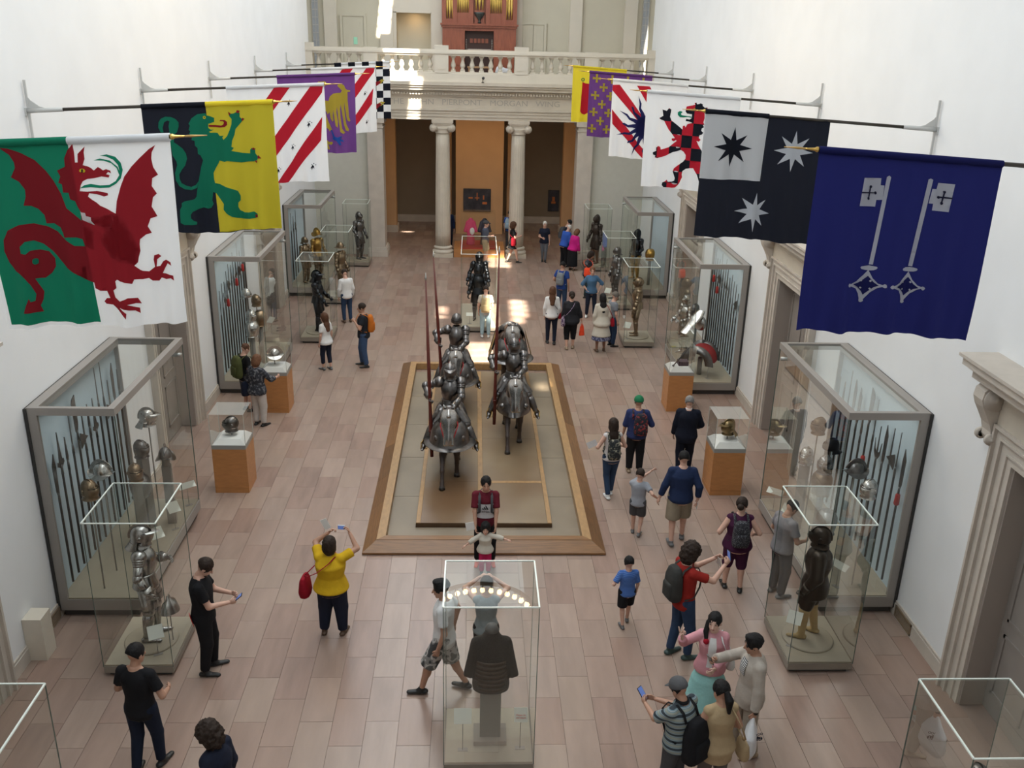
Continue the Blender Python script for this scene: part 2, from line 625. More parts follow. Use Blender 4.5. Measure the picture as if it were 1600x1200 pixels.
def doorway(s, yc, n):
    root = structure(link('door_%d' % n, None))
    # leaves, set back in the wall
    for e in (-1, 1):
        b = MB()
        xa, xb = s * (WX + 0.30), s * (WX + 0.36)
        y0, y1 = sorted((yc + e * 0.006, yc + e * (DW + 0.02)))
        b.box((min(xa, xb), y0, 0.01), (max(xa, xb), y1, DH))
        leaf = b.build('door_leaf', M_DOOR, root)
        for z0, z1 in ((0.3, 1.2), (1.4, 3.25)):
            p = MB()
            ya, yb = y0 + 0.16, y1 - 0.16
            for (u0, v0, u1, v1) in ((ya, z0, yb, z0 + 0.04), (ya, z1 - 0.04, yb, z1), (ya, z0, ya + 0.04, z1), (yb - 0.04, z0, yb, z1)):
                p.box((min(xa, s * (WX + 0.28)), u0, v0), (max(xa, s * (WX + 0.28)), u1, v1))
            p.build('door_panel', M_DOOR, leaf)
    # moulded frame
    fr = structure(link('trim_%d' % n, None))
    b = MB()
    def band(w0, w1, proj):
        xa, xb = sorted((s * (WX + 0.02), s * (WX - proj)))
        b.box((xa, yc - DW - w1, 0), (xb, yc - DW - w0, DH + w1))
        b.box((xa, yc + DW + w0, 0), (xb, yc + DW + w1, DH + w1))
        b.box((xa, yc - DW - w0, DH + w0), (xb, yc + DW + w0, DH + w1))
    band(0.0, 0.10, 0.05); band(0.10, 0.12, 0.075); band(0.12, 0.24, 0.06); band(0.24, 0.27, 0.10); band(0.27, 0.36, 0.085); band(0.36, 0.40, 0.13)
    b.build('architrave', M_STONE2, fr)
    b = MB()
    xa, xb = sorted((s * WX, s * (WX - 0.09)))
    b.box((xa, yc - DW - 0.40, DH + 0.40), (xb, yc + DW + 0.40, DH + 0.84))
    b.build('frieze', M_STONE, fr)
    b = MB()
    for z0, z1, pr, e in ((4.34, 4.40, 0.26, 0.62), (4.40, 4.50, 0.36, 0.70), (4.50, 4.54, 0.40, 0.74), (4.54, 4.64, 0.46, 0.80), (4.64, 4.68, 0.50, 0.84)):
        xa, xb = sorted((s * WX, s * (WX - pr)))
        b.box((xa, yc - DW - e, z0), (xb, yc + DW + e, z1))
    b.build('cornice', M_STONE2, fr)
    for e in (-1, 1):
        console(fr, s, yc + e * (DW + 0.52))
n = 1
for s in (-1, 1):
    for yc in DOORS:
        doorway(s, yc, n)
        n += 1

# low wall vents beside the nearest wall cases
for s in (-1, 1):
    v = tag(link('wall_vent', None), 'brass coloured grille in the %s baseboard beside the nearest wall case' % ('left' if s < 0 else 'right'), 'vent', 'baseboard vents')
    v.location = (s * (WX - 0.036), 11.55, 0.03)
    m = mat('vent_brass', (0.33, 0.25, 0.17), 0.45, 0.6)
    b = MB()
    for a in ((-0.27, 0, 0.27, 0.025), (-0.27, 0.155, 0.27, 0.18), (-0.27, 0, -0.245, 0.18), (0.245, 0, 0.27, 0.18)):
        b.box((-0.012, a[0], a[1]), (0.012, a[2], a[3]))
    b.build('frame', m, v)
    for i in range(6):
        MB().box((-0.006, -0.245, 0.036 + i * 0.02), (0.006, 0.245, 0.044 + i * 0.02)).build('slat', m, v)

# ---- end wall: piers, columns, entablature
FY = 36.0
b = MB()
for s in (-1, 1):
    x0, x1 = sorted((s * 4.22, s * (WX + 0.5)))
    b.box((x0, FY + 0.06, -0.1), (x1, FY + 0.6, 5.2))
o = structure(b.build('wall_end', mat('end_wall_paint', (0.60, 0.59, 0.52), 0.7, var=0.04)))
for s in (-1, 1):
    b = MB()
    x0, x1 = sorted((s * 3.66, s * 4.24))
    b.box((x0, FY - 0.25, 0.0), (x1, FY + 0.6, 5.2))
    p = structure(b.build('pillar', M_STONE2))
    b = MB()
    for e, z0, z1 in ((0.10, 0, 0.22), (0.08, 0.22, 0.30), (0.05, 0.30, 0.36)):
        b.box((x0 - e, FY - 0.25 - e, z0), (x1 + e, FY + 0.6 + e, z1))
    for e, z0, z1 in ((0.03, 4.86, 4.92), (0.07, 5.04, 5.2)):
        b.box((x0 - e, FY - 0.25 - e, z0), (x1 + e, FY + 0.6, z1))
    b.build('pillar_base', M_STONE2, p)

def column(x):
    root = structure(link('column', None))
    root.location = (x, FY + 0.05, 0)
    b = MB().box((-0.40, -0.40, 0), (0.40, 0.40, 0.14))
    b.lathe([(0.40, 0.14), (0.41, 0.18), (0.41, 0.22), (0.37, 0.26), (0.335, 0.28), (0.33, 0.31), (0.36, 0.33), (0.365, 0.37), (0.33, 0.40), (0.31, 0.42)], 32)
    b.build('column_base', M_STONE, root)
    rs = []
    for i in range(9):
        t = i / 8
        r0 = 0.30 - 0.045 * t ** 1.6
        rs.append([Vector((math.cos(a) * r, math.sin(a) * r, 0.42 + t * 4.28)) for k in range(80) for a in [2 * PI * k / 80] for r in [r0 * (1 - 0.055 * abs(math.sin(10 * a)) ** 0.6)]])
    MB().rings(rs).build('column_shaft', M_STONE, root)
    b = MB()
    b.lathe([(0.262, 4.68), (0.285, 4.70), (0.285, 4.74), (0.27, 4.76), (0.33, 4.86), (0.34, 4.90)], 32)
    b.box((-0.36, -0.30, 4.90), (0.36, 0.30, 5.02))
    b.box((-0.40, -0.36, 5.08), (0.40, 0.36, 5.2))
    b.box((-0.37, -0.33, 5.02), (0.37, 0.33, 5.08))
    cap = b.build('capital', M_STONE, root)
    for e in (-1, 1):
        v = MB()
        v.lathe([(0.15, -0.31), (0.11, -0.15), (0.10, 0), (0.11, 0.15), (0.15, 0.31)], 20, 0, (e * 0.335, 0, 4.90), (0, 1, 0))
        for q in (-1, 1):
            for rr, d in ((0.10, 0.325), (0.05, 0.34)):
                v.lathe([(rr + 0.02, 0.30 * q), (rr, d * q)], 20, 0, (e * 0.335, 0, 4.90), (0, 1, 0))
        v.build('volute', M_STONE, cap)
column(-1.43)
column(1.43)

ent = structure(link('trim_20', None))
b = MB()
x0, x1 = -WX - 0.02, WX + 0.02
for y, z0, z1 in ((-0.27, 5.20, 5.31), (-0.30, 5.31, 5.43), (-0.33, 5.43, 5.54), (-0.38, 5.54, 5.60)):
    b.box((x0, FY + y, z0), (x1, FY + 0.7, z1))
b.build('architrave', M_STONE, ent)
MB().box((x0, FY - 0.28, 5.60), (x1, FY + 0.7, 6.10)).build('frieze', M_STONE, ent)
b = MB()
for y, z0, z1 in ((-0.33, 6.02, 6.08), (-0.36, 6.08, 6.18), (-0.58, 6.26, 6.36), (-0.64, 6.36, 6.44), (-0.70, 6.44, 6.56)):
    b.box((x0, FY + y, z0), (x1, FY + 0.7, z1))
b.box((x0, FY - 0.40, 6.18), (x1, FY + 0.7, 6.26))
b.build('cornice', M_STONE, ent)
dm = MB().box((-0.032, -0.05, 0), (0.032, 0.05, 0.08)).mesh('dentil', M_STONE)
for i in range(-58, 59):
    o = link('dentil', dm, ent)
    o.location = (i * 0.108, FY - 0.41, 6.10)
def text_mesh(txt, size, depth, m, parent, name, align='CENTER'):
    c = bpy.data.curves.new(name, 'FONT')
    c.body, c.size, c.extrude, c.align_x = txt, size, depth, align
    t = bpy.data.objects.new(name, c)
    COL.objects.link(t)
    bpy.context.view_layer.update()
    me = bpy.data.meshes.new_from_object(t.evaluated_get(bpy.context.evaluated_depsgraph_get()))
    bpy.data.objects.remove(t)
    me.materials.clear()
    me.materials.append(m)
    return link(name, me, parent)
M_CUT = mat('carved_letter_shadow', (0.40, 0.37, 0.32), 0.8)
def inscription():
    x = -3.9
    for wd, x0 in (('THE', -3.55), ('JOHN', -2.30), ('PIERPONT', -0.72), ('MORGAN', 0.95), ('WING', 2.42)):
        pass
    o = text_mesh('THE   JOHN   PIERPONT   MORGAN   WING', 0.28, 0.004, M_CUT, ent, 'carved_lettering')
    o.location = (-0.25, FY - 0.282, 5.74)
    o.rotation_euler = (R(90), 0, 0)
    w = max(v.co.x for v in o.data.vertices) - min(v.co.x for v in o.data.vertices)
    o.scale = (6.35 / w, 1, 1)
inscription()

# ---- balcony balustrade
bal = structure(link('trim_21', None))
BY = FY - 0.30
b = MB().box((x0, BY - 0.24, 6.56), (x1, BY + 0.24, 6.84))
b.box((x0, BY - 0.20, 6.84), (x1, BY + 0.20, 6.90))
b.build('plinth', M_WHITESTONE, bal)
b = MB().box((x0, BY - 0.20, 7.45), (x1, BY + 0.20, 7.52))
b.box((x0, BY - 0.26, 7.52), (x1, BY + 0.26, 7.60))
b.box((x0, BY - 0.22, 7.60), (x1, BY + 0.22, 7.66))
b.build('handrail', M_WHITESTONE, bal)
for xc, wd, hz in ((-6.2, 0.26, 7.80), (-4.0, 0.5, 7.68), (-1.45, 0.5, 7.80), (1.45, 0.5, 7.80), (4.0, 0.5, 7.68), (6.2, 0.26, 7.80)):
    b = MB().box((xc - wd / 2, BY - 0.23, 6.86), (xc + wd / 2, BY + 0.23, hz))
    if wd > 0.4:
        b.box((xc - wd / 2 + 0.07, BY - 0.245, 6.98), (xc + wd / 2 - 0.07, BY + 0.2, 7.38))
    b.build('pedestal', M_WHITESTONE, bal)
bm_ = MB().box((-0.09, -0.09, 0), (0.09, 0.09, 0.05)).box((-0.09, -0.09, 0.50), (0.09, 0.09, 0.55))
bm_.lathe([(0.075, 0.05), (0.085, 0.08), (0.05, 0.12), (0.06, 0.14), (0.095, 0.20), (0.09, 0.25), (0.055, 0.36), (0.042, 0.43), (0.06, 0.45), (0.05, 0.47), (0.085, 0.50)], 14)
bmesh_bal = bm_.mesh('baluster', M_WHITESTONE)
for a, e, k in ((-6.07, -4.25, 5), (-3.75, -1.70, 6), (-1.20, 1.20, 7), (1.70, 3.75, 6), (4.25, 6.07, 5)):
    for i in range(k):
        o = link('baluster', bmesh_bal, bal)
        o.location = (a + (e - a) * (i + 0.5) / k, BY, 6.90)

# ---- gallery above the balcony
GX, GY, GZ = 6.95, 39.0, 6.56
structure(MB().box((-GX, FY + 0.2, 6.2), (GX, GY + 1.2, GZ)).build('floor_gallery', M_STONE))
b = MB()
# back wall with a niche opening
for a in ((-GX, GZ, -3.32, HZ), (-1.98, GZ, GX, HZ), (-3.32, 8.92, -1.98, HZ), (-3.32, GZ, -1.98, 7.2)):
    b.box((a[0], GY, a[1]), (a[2], GY + 0.2, a[3]))
b.box((-3.5, GY + 0.75, GZ), (-1.8, GY + 0.9, 9.2))
for u in ((-3.44, -3.32), (-1.98, -1.86)):
    b.box((u[0], GY + 0.15, GZ), (u[1], GY + 0.8, 9.2))
b.box((-3.44, GY + 0.15, 8.92), (-1.86, GY + 0.8, 9.1))
b.box((-3.44, GY + 0.15, 7.0), (-1.86, GY + 0.8, 7.2))
structure(b.build('wall_gallery', M_BEIGE))
for s in (-1, 1):
    q0, q1 = sorted((s * GX, s * (GX + 0.2)))
    structure(MB().box((q0, FY + 0.25, GZ), (q1, GY + 0.2, HZ)).build('wall_gallery_side', M_PLASTER))
b = MB()
for u in ((-3.95, -3.45), (-1.95, -1.48), (1.36, 1.60), (3.47, 3.95), (5.62, 6.12), (-6.12, -5.62)):
    b.box((u[0], GY - 0.14, GZ), (u[1], GY + 0.02, HZ))
b.box((-3.45, GY - 0.05, 8.92), (-1.95, GY + 0.02, HZ))
b.box((-3.45, GY - 0.05, GZ), (-3.32, GY + 0.02, 8.95))
b.box((-1.98, GY - 0.05, GZ), (-1.93, GY + 0.02, 8.95))
structure(b.build('trim_22', M_WHITESTONE))
for s in (-1, 1):
    w_ = structure(MB().box((s * 6.46 - 0.13, GY - 0.05, GZ + 0.1), (s * 6.46 + 0.13, GY - 0.03, HZ)).build('window_%d' % (1 if s < 0 else 2), mat('lattice_glass', (0.34, 0.36, 0.38), 0.2)))
    b = MB()
    for i in range(24):
        b.box((s * 6.46 - 0.13, GY - 0.065, GZ + 0.15 + i * 0.28), (s * 6.46 + 0.13, GY - 0.05, GZ + 0.17 + i * 0.28))
    for u in (-0.13, 0.0, 0.11):
        b.box((s * 6.46 + u, GY - 0.065, GZ + 0.1), (s * 6.46 + u + 0.02, GY - 0.05, HZ))
    b.build('glazing_bar', mat('bar_grey', (0.5, 0.48, 0.45), 0.6), w_)
# gallery doors
def gallery_door(xc, wd, top, leaves, n):
    root = structure(link('door_%d' % n, None))
    for i in range(leaves):
        a = xc - wd / 2 + wd * i / leaves
        lf = MB().box((a + 0.01, GY - 0.06, GZ), (a + wd / leaves - 0.01, GY - 0.01, top)).build('door_leaf', M_BEIGE, root)
        MB().box((a + 0.14, GY - 0.075, GZ + 0.9), (a + wd / leaves - 0.14, GY - 0.055, top - 0.2)).build('door_panel', M_BEIGE, lf)
    b = MB()
    for u in ((xc - wd / 2 - 0.10, xc - wd / 2), (xc + wd / 2, xc + wd / 2 + 0.10)):
        b.box((u[0], GY - 0.09, GZ), (u[1], GY, top + 0.10))
    b.box((xc - wd / 2, GY - 0.09, top), (xc + wd / 2, GY, top + 0.10))
    b.build('door_frame', M_BEIGE, root)
    return root
d = gallery_door(-5.0, 0.82, 8.75, 1, 7)
MB().box((-5.0, GY - 0.085, 7.72), (-4.85, GY - 0.076, 7.98)).build('green_notice', mat('mint_paper', (0.35, 0.72, 0.52), 0.7), d)
gallery_door(2.05, 0.84, 8.6, 2, 8)
# small access panel low in the right gallery wall
tag(MB().box((4.25, GY - 0.03, 6.9), (4.6, GY - 0.005, 7.35)).build('access_panel', mat('panel_grey', (0.38, 0.37, 0.34), 0.6)), 'small grey panel behind the balusters at the right of the balcony', 'panel')
area('niche_spot', (-2.62, GY + 0.3, 8.88), (R(12), 0, 0), 0.12, 0.12, 3.5, (1, 0.62, 0.28))

# ---- passage behind the columns
structure(MB().box((-7.2, 43.0, -0.1), (7.2, 43.4, 5.3)).build('wall_back', M_BROWN))
for s in (-1, 1):
    q0, q1 = sorted((s * 6.6, s * 7.2))
    structure(MB().box((q0, FY + 0.3, -0.1), (q1, 43.2, 5.3)).build('wall_passage_side', M_BROWN))
    x0_, x1_ = sorted((s * 3.6, s * 4.15))
    p = structure(MB().box((x0_, 40.5, 0), (x1_, 41.1, 5.2)).build('pillar', M_ORANGE))
    MB().box((x0_ - 0.06, 40.44, 0), (x1_ + 0.06, 41.16, 0.3)).build('pillar_base', M_STONE2, p)
    x0_, x1_ = sorted((s * 1.22, s * 1.42))
    structure(MB().box((x0_, 41.2, 0), (x1_, 41.6, 5.2)).build('pillar', M_ORANGE))
structure(MB().box((-7.2, FY + 0.5, 5.2), (7.2, 43.4, 5.5)).build('ceiling_passage', M_STONE))
structure(MB().box((-1.02, 40.35, 0), (1.02, 40.55, 5.2)).build('wall_panel', M_ORANGE))
structure(MB().box((-6.6, 42.94, 0), (6.6, 43.0, 0.32)).build('baseboard_back', M_STONE2))
area('passage_lamps', (0, 38.3, 5.12), (R(14), 0, 0), 7, 0.8, 60, (1, 0.70, 0.40))

# ---- behind the camera and overhead (never in view, but they shade and bounce)
structure(MB().box((-7, -2.4, -0.3), (7, -2.0, HZ)).build('wall_front', M_PLASTER))
structure(MB().box((-7, -2.0, -0.3), (7, 3.0, 0)).build('floor_front', TILES[0]))
def ceiling():
    """ceiling slab with small openings added out of view to cast the sun patches."""
    z0, z1 = HZ, HZ + 0.3
    holes = []
    def hole(px, py, pz, w, d):  # added opening, traced back along the sun from the wanted patch
        t = (HZ - pz) / -SUN_DIR.z
        c = Vector((px, py, pz)) - SUN_DIR * t
        holes.append((c.x - w / 2, c.x + w / 2, c.y - d / 2, c.y + d / 2))
    hole(0.02, 24.1, 0, 0.75, 1.9)
    hole(1.15, 28.3, 0, 0.34, 2.6)
    hole(0.30, 27.6, 0, 0.42, 3.0)
    hole(1.5, 21.6, 0, 0.30, 0.45)
    hole(-1.2, 28.1, 0, 0.26, 1.2)
    hole(0.75, 35.0, 0, 0.8, 1.6)
    hole(1.35, 28.6, 0, 0.25, 1.9)
    hole(-0.1, 29.3, 0, 0.5, 1.6)
    hole(-2.45, 35.72, 5.7, 0.40, 1.3)
    hole(-2.95, 35.5, 7.1, 1.25, 1.25)
    hole(-3.75, 38.9, 8.9, 0.5, 1.5)
    xs = sorted({-7.2, 7.2, *[round(h[i], 4) for h in holes for i in (0, 1)]})
    ys = sorted({-2.4, 40.5, *[round(h[i], 4) for h in holes for i in (2, 3)]})
    b = MB()
    for i in range(len(xs) - 1):
        for j in range(len(ys) - 1):
            xc, yc = (xs[i] + xs[i + 1]) / 2, (ys[j] + ys[j + 1]) / 2
            if any(h[0] < xc < h[1] and h[2] < yc < h[3] for h in holes):
                continue
            b.box((xs[i], ys[j], z0), (xs[i + 1], ys[j + 1], z0 + 0.02))
    for h in holes:       # unseen bars added across each opening to stripe its sun patch
        for k in range(1, 4):
            y = h[2] + (h[3] - h[2]) * k / 4 + 0.03 * (k - 2)
            b.bar((h[0], y, z0 + 0.01), (h[1], y + 0.15, z0 + 0.01), 0.07, 0.02)
    structure(b.build('ceiling', M_PLASTER))
ceiling()
# ================================================================== door linings and central platform
def jambs():
    for s in (-1, 1):
        b = MB()
        for yc in DOORS:
            x0, x1 = sorted((s * (WX - 0.01), s * (WX + 0.36)))
            b.box((x0, yc - DW, 0), (x1, yc - DW + 0.03, DH))
            b.box((x0, yc + DW - 0.03, 0), (x1, yc + DW, DH))
            b.box((x0, yc - DW, DH - 0.03), (x1, yc + DW, DH))
        structure(b.build('door_lining', mat('jamb_taupe', (0.36, 0.31, 0.27), 0.55)))
jambs()

M_OAK = mat('oak_rim', (0.28, 0.155, 0.07), 0.38, var=0.35, vscale=3, stretch=(1, 1, 14), detail=5)
M_OAKX = mat('oak_across', (0.26, 0.125, 0.045), 0.36, var=0.35, vscale=3, stretch=(1, 14, 14), detail=5)
M_OAKY = mat('oak_along', (0.30, 0.165, 0.075), 0.36, var=0.4, vscale=3, stretch=(14, 1, 14), detail=5)
M_OAKLIGHT = mat('oak_light_band', (0.40, 0.235, 0.10), 0.4, var=0.2, vscale=3, stretch=(6, 2, 6))
M_DARKWOOD = mat('dark_oak', (0.11, 0.06, 0.03), 0.45, var=0.3, vscale=5, stretch=(1, 8, 8))
M_PLATTOP = mat('worn_wood_deck', (0.25, 0.185, 0.115), 0.28, var=0.55, vscale=0.55, col2=(0.165, 0.095, 0.05), detail=3)
M_GREYSTONE = mat('grey_platform_stone', (0.25, 0.20, 0.14), 0.4, var=0.2, vscale=1.2)

plat = thing('display_platform', 'low rectangular platform with mitred oak rim under the mounted knights', 'platform', (0, 0, 0))
PX, PY0, PY1 = 2.07, 13.58, 23.15
# sloping rim boards, band and base
def rim_ring(off, z):
    return [(-PX + off, PY0 + off, z), (PX - off, PY0 + off, z), (PX - off, PY1 - off, z), (-PX + off, PY1 - off, z)]
def rim_piece(name, i, o0, z0, o1, z1, m, t0=0.0, t1=1.0):
    a0, b0 = rim_ring(o0, z0)[i], rim_ring(o0, z0)[(i + 1) % 4]
    a1, b1 = rim_ring(o1, z1)[i], rim_ring(o1, z1)[(i + 1) % 4]
    def L(a, b, t): return Vector(a).lerp(Vector(b), t)
    top = [L(a0, b0, t0), L(a0, b0, t1), L(a1, b1, t1), L(a1, b1, t0)]
    low = [Vector((p.x, p.y, 0.012)) for p in top]
    g = 0.002
    MB().add(top + low, [(0, 1, 2, 3), (7, 6, 5, 4), (0, 4, 5, 1), (1, 5, 6, 2), (2, 6, 7, 3), (3, 7, 4, 0)]).build(name, m, plat)
for i in range(4):
    k = 1 if i % 2 == 0 else 7
    cuts = [0] + sorted((j + RND.uniform(-0.12, 0.12)) / k for j in range(1, k)) + [1]
    for j in range(k):
        dv = 1 + RND.uniform(-0.2, 0.25)
        m = M_OAKX if i % 2 == 0 else mat('oak_board_%d' % (j % 4), tuple(c * (0.85 + 0.12 * (j % 4)) for c in (0.23, 0.112, 0.045)), 0.36, var=0.35, vscale=3, stretch=(14, 1, 14), detail=5)
        rim_piece('rim_board', i, 0.012, 0.045, 0.235, 0.165, m, cuts[j] + (0.0004 if j else 0), cuts[j + 1])
    rim_piece('rim_band', i, 0.236, 0.172, 0.38, 0.172, M_OAKX if i == 0 else M_OAKLIGHT)
b = MB()
for (x0_, x1_, y0_, y1_) in ((-2.04, 2.04, PY0 + 0.03, PY0 + 0.3), (-2.04, 2.04, PY1 - 0.3, PY1 - 0.03), (-2.04, -1.75, PY0 + 0.2, PY1 - 0.2), (1.75, 2.04, PY0 + 0.2, PY1 - 0.2)):
    b.box((x0_, y0_, 0.0), (x1_, y1_, 0.05))
b.build('plinth', M_DARKWOOD, plat)
# stone floor inside the rim, one slab at a time
for s in (-1, 1):
    for j in range(5):
        y0_ = PY0 + 0.38 + j * 1.72
        MB().box((min(s * 1.22, s * 1.70), y0_ + 0.004, 0.001), (max(s * 1.22, s * 1.70), min(y0_ + 1.712, PY1 - 0.38), 0.02)).build('stone_slab', M_GREYSTONE, plat)
MB().box((-1.22, PY0 + 0.37, 0.001), (1.22, 14.5, 0.02)).build('stone_slab', M_GREYSTONE, plat)
deck = MB().box((-1.21, 14.52, 0.0), (1.21, 22.4, 0.085)).build('inner_plinth', M_DARKWOOD, plat)
for (x0_, x1_, m) in ((-1.21, -1.13, M_OAKLIGHT), (-0.11, -0.01, M_OAKLIGHT), (1.13, 1.21, M_OAKLIGHT), (-1.13, -0.11, M_PLATTOP), (-0.01, 1.13, M_PLATTOP)):
    ys = [14.52, 22.4] if x1_ - x0_ < 0.2 else [14.52, 16.15, 18.2, 20.3, 22.4]
    for j in range(len(ys) - 1):
        MB().box((x0_ + 0.002, ys[j] + 0.002, 0.085), (x1_ - 0.002, ys[j + 1] - 0.002, 0.10 if m is M_PLATTOP else 0.104)).build('deck_board', m, deck)
for yb in (16.15,):
    MB().box((-0.005, yb - 0.06, 0.1), (1.13, yb + 0.03, 0.104)).build('deck_board', M_OAKLIGHT, deck)

# ================================================================== glass cases
GLASS = glass_mat('case_glass', (0.965, 0.975, 0.962), 0.5)
GLASS_TOP = glass_mat('case_top_glass', (0.94, 0.96, 0.945), 0.5)
M_EDGE = mat('polished_glass_edge', (0.80, 0.86, 0.80), 0.25)
M_EDGEDARK = mat('glass_edge_dark', (0.10, 0.13, 0.11), 0.2)
M_PLINTH = mat('grey_case_plinth', (0.255, 0.22, 0.18), 0.6, var=0.08)
M_DECK = mat('grey_green_case_deck', (0.43, 0.37, 0.28), 0.65, var=0.06)
M_KICK = mat('dark_recess', (0.06, 0.055, 0.05), 0.7)
ZT = 2.35
def glass_case(label, x0, x1, y0, y1, group='freestanding glass cases', disc=True, zt=ZT):
    xc, yc = (x0 + x1) / 2, (y0 + y1) / 2
    hx, hy = (x1 - x0) / 2, (y1 - y0) / 2
    c = thing('display_case', label, 'display case', (xc, yc, 0), 0, group)
    b = MB().box((-hx + 0.05, -hy + 0.05, 0), (hx - 0.05, hy - 0.05, 0.06), 1).box((-hx, -hy, 0.06), (hx, hy, 0.16), 0)
    b.build('plinth', [M_PLINTH, M_KICK], c)
    MB().box((-hx + 0.012, -hy + 0.012, 0.16), (hx - 0.012, hy - 0.012, 0.185)).build('deck', M_DECK, c)
    if disc:
        MB().lathe([(0.36, 0.185), (0.36, 0.205), (0.34, 0.215)], 32).build('round_base', M_DECK, c)
    for nm, lo, hi in (('front_pane', (-hx, -hy, 0.16), (hx, -hy + 0.006, zt)), ('rear_pane', (-hx, hy - 0.006, 0.16), (hx, hy, zt)),
                       ('side_pane', (-hx, -hy, 0.16), (-hx + 0.006, hy, zt)), ('side_pane', (hx - 0.006, -hy, 0.16), (hx, hy, zt))):
        b = MB()
        if nm == 'side_pane':
            x = (lo[0] + hi[0]) / 2
            b.add([(x, lo[1], lo[2]), (x, hi[1], lo[2]), (x, hi[1], hi[2]), (x, lo[1], hi[2])], [(0, 1, 2, 3)])
        else:
            y = (lo[1] + hi[1]) / 2
            b.add([(lo[0], y, lo[2]), (hi[0], y, lo[2]), (hi[0], y, hi[2]), (lo[0], y, hi[2])], [(0, 1, 2, 3)])
        b.build(nm, GLASS, c)
    MB().add([(-hx, -hy, zt), (hx, -hy, zt), (hx, hy, zt), (-hx, hy, zt)], [(0, 1, 2, 3)]).build('top_pane', GLASS_TOP, c)
    for sx in (-1, 1):
        for sy in (-1, 1):
            MB().box((sx * hx - 0.004, sy * hy - 0.004, 0.16), (sx * hx + 0.004, sy * hy + 0.004, zt - 0.012)).build('corner_edge', M_EDGEDARK, c)
    for s in (-1, 1):
        MB().box((-hx, s * hy - 0.007, zt - 0.010), (hx, s * hy + 0.007, zt + 0.004)).build('top_edge', M_EDGE, c)
        MB().box((s * hx - 0.009, -hy, zt - 0.010), (s * hx + 0.009, hy, zt + 0.004)).build('top_edge', M_EDGE, c)
    return c
CASES = {}
CASES['mail'] = glass_case('tall glass case holding the dark mail shirt, nearest the camera in the middle', -0.53, 0.53, 8.64, 9.60, disc=False)
CASES['left'] = glass_case('tall glass case holding the steel armour beside the man with the phone', -5.15, -4.23, 10.48, 11.60)
CASES['right'] = glass_case('tall glass case holding the dark figure in tan boots', 4.18, 5.09, 10.48, 11.59)
CASES['nearleft'] = glass_case('glass case cut off by the lower left corner of the picture', -5.2, -4.28, 6.32, 7.40)
CASES['nearright'] = glass_case('glass case cut off by the lower right corner with a dark helmet inside', 4.23, 5.15, 6.32, 7.40)
CASES['rf1'] = glass_case('glass case with the brown steel armour in profile beside the cream cardigan', 4.03, 4.90, 24.72, 25.82)
CASES['rf2'] = glass_case('glass case with the helmeted black armour behind the denim shirt woman', 3.95, 4.86, 28.55, 29.65)
CASES['rf3'] = glass_case('glass case with the brown lamellar figure near the right pier', 3.93, 4.82, 33.70, 34.75)
CASES['lf1'] = glass_case('glass case with the black armour behind the white T-shirt woman', -5.05, -4.17, 24.85, 25.95)
CASES['lf2'] = glass_case('glass case with the wide brimmed helmet figure on the left', -5.0, -4.13, 28.83, 29.88)
CASES['lf3'] = glass_case('glass case with the dark armour beside the left pier', -5.0, -4.10, 33.92, 34.85)
CASES['cf'] = glass_case('long sunlit glass case with two armours behind the platform', -0.58, 0.45, 26.0, 28.5, disc=False)

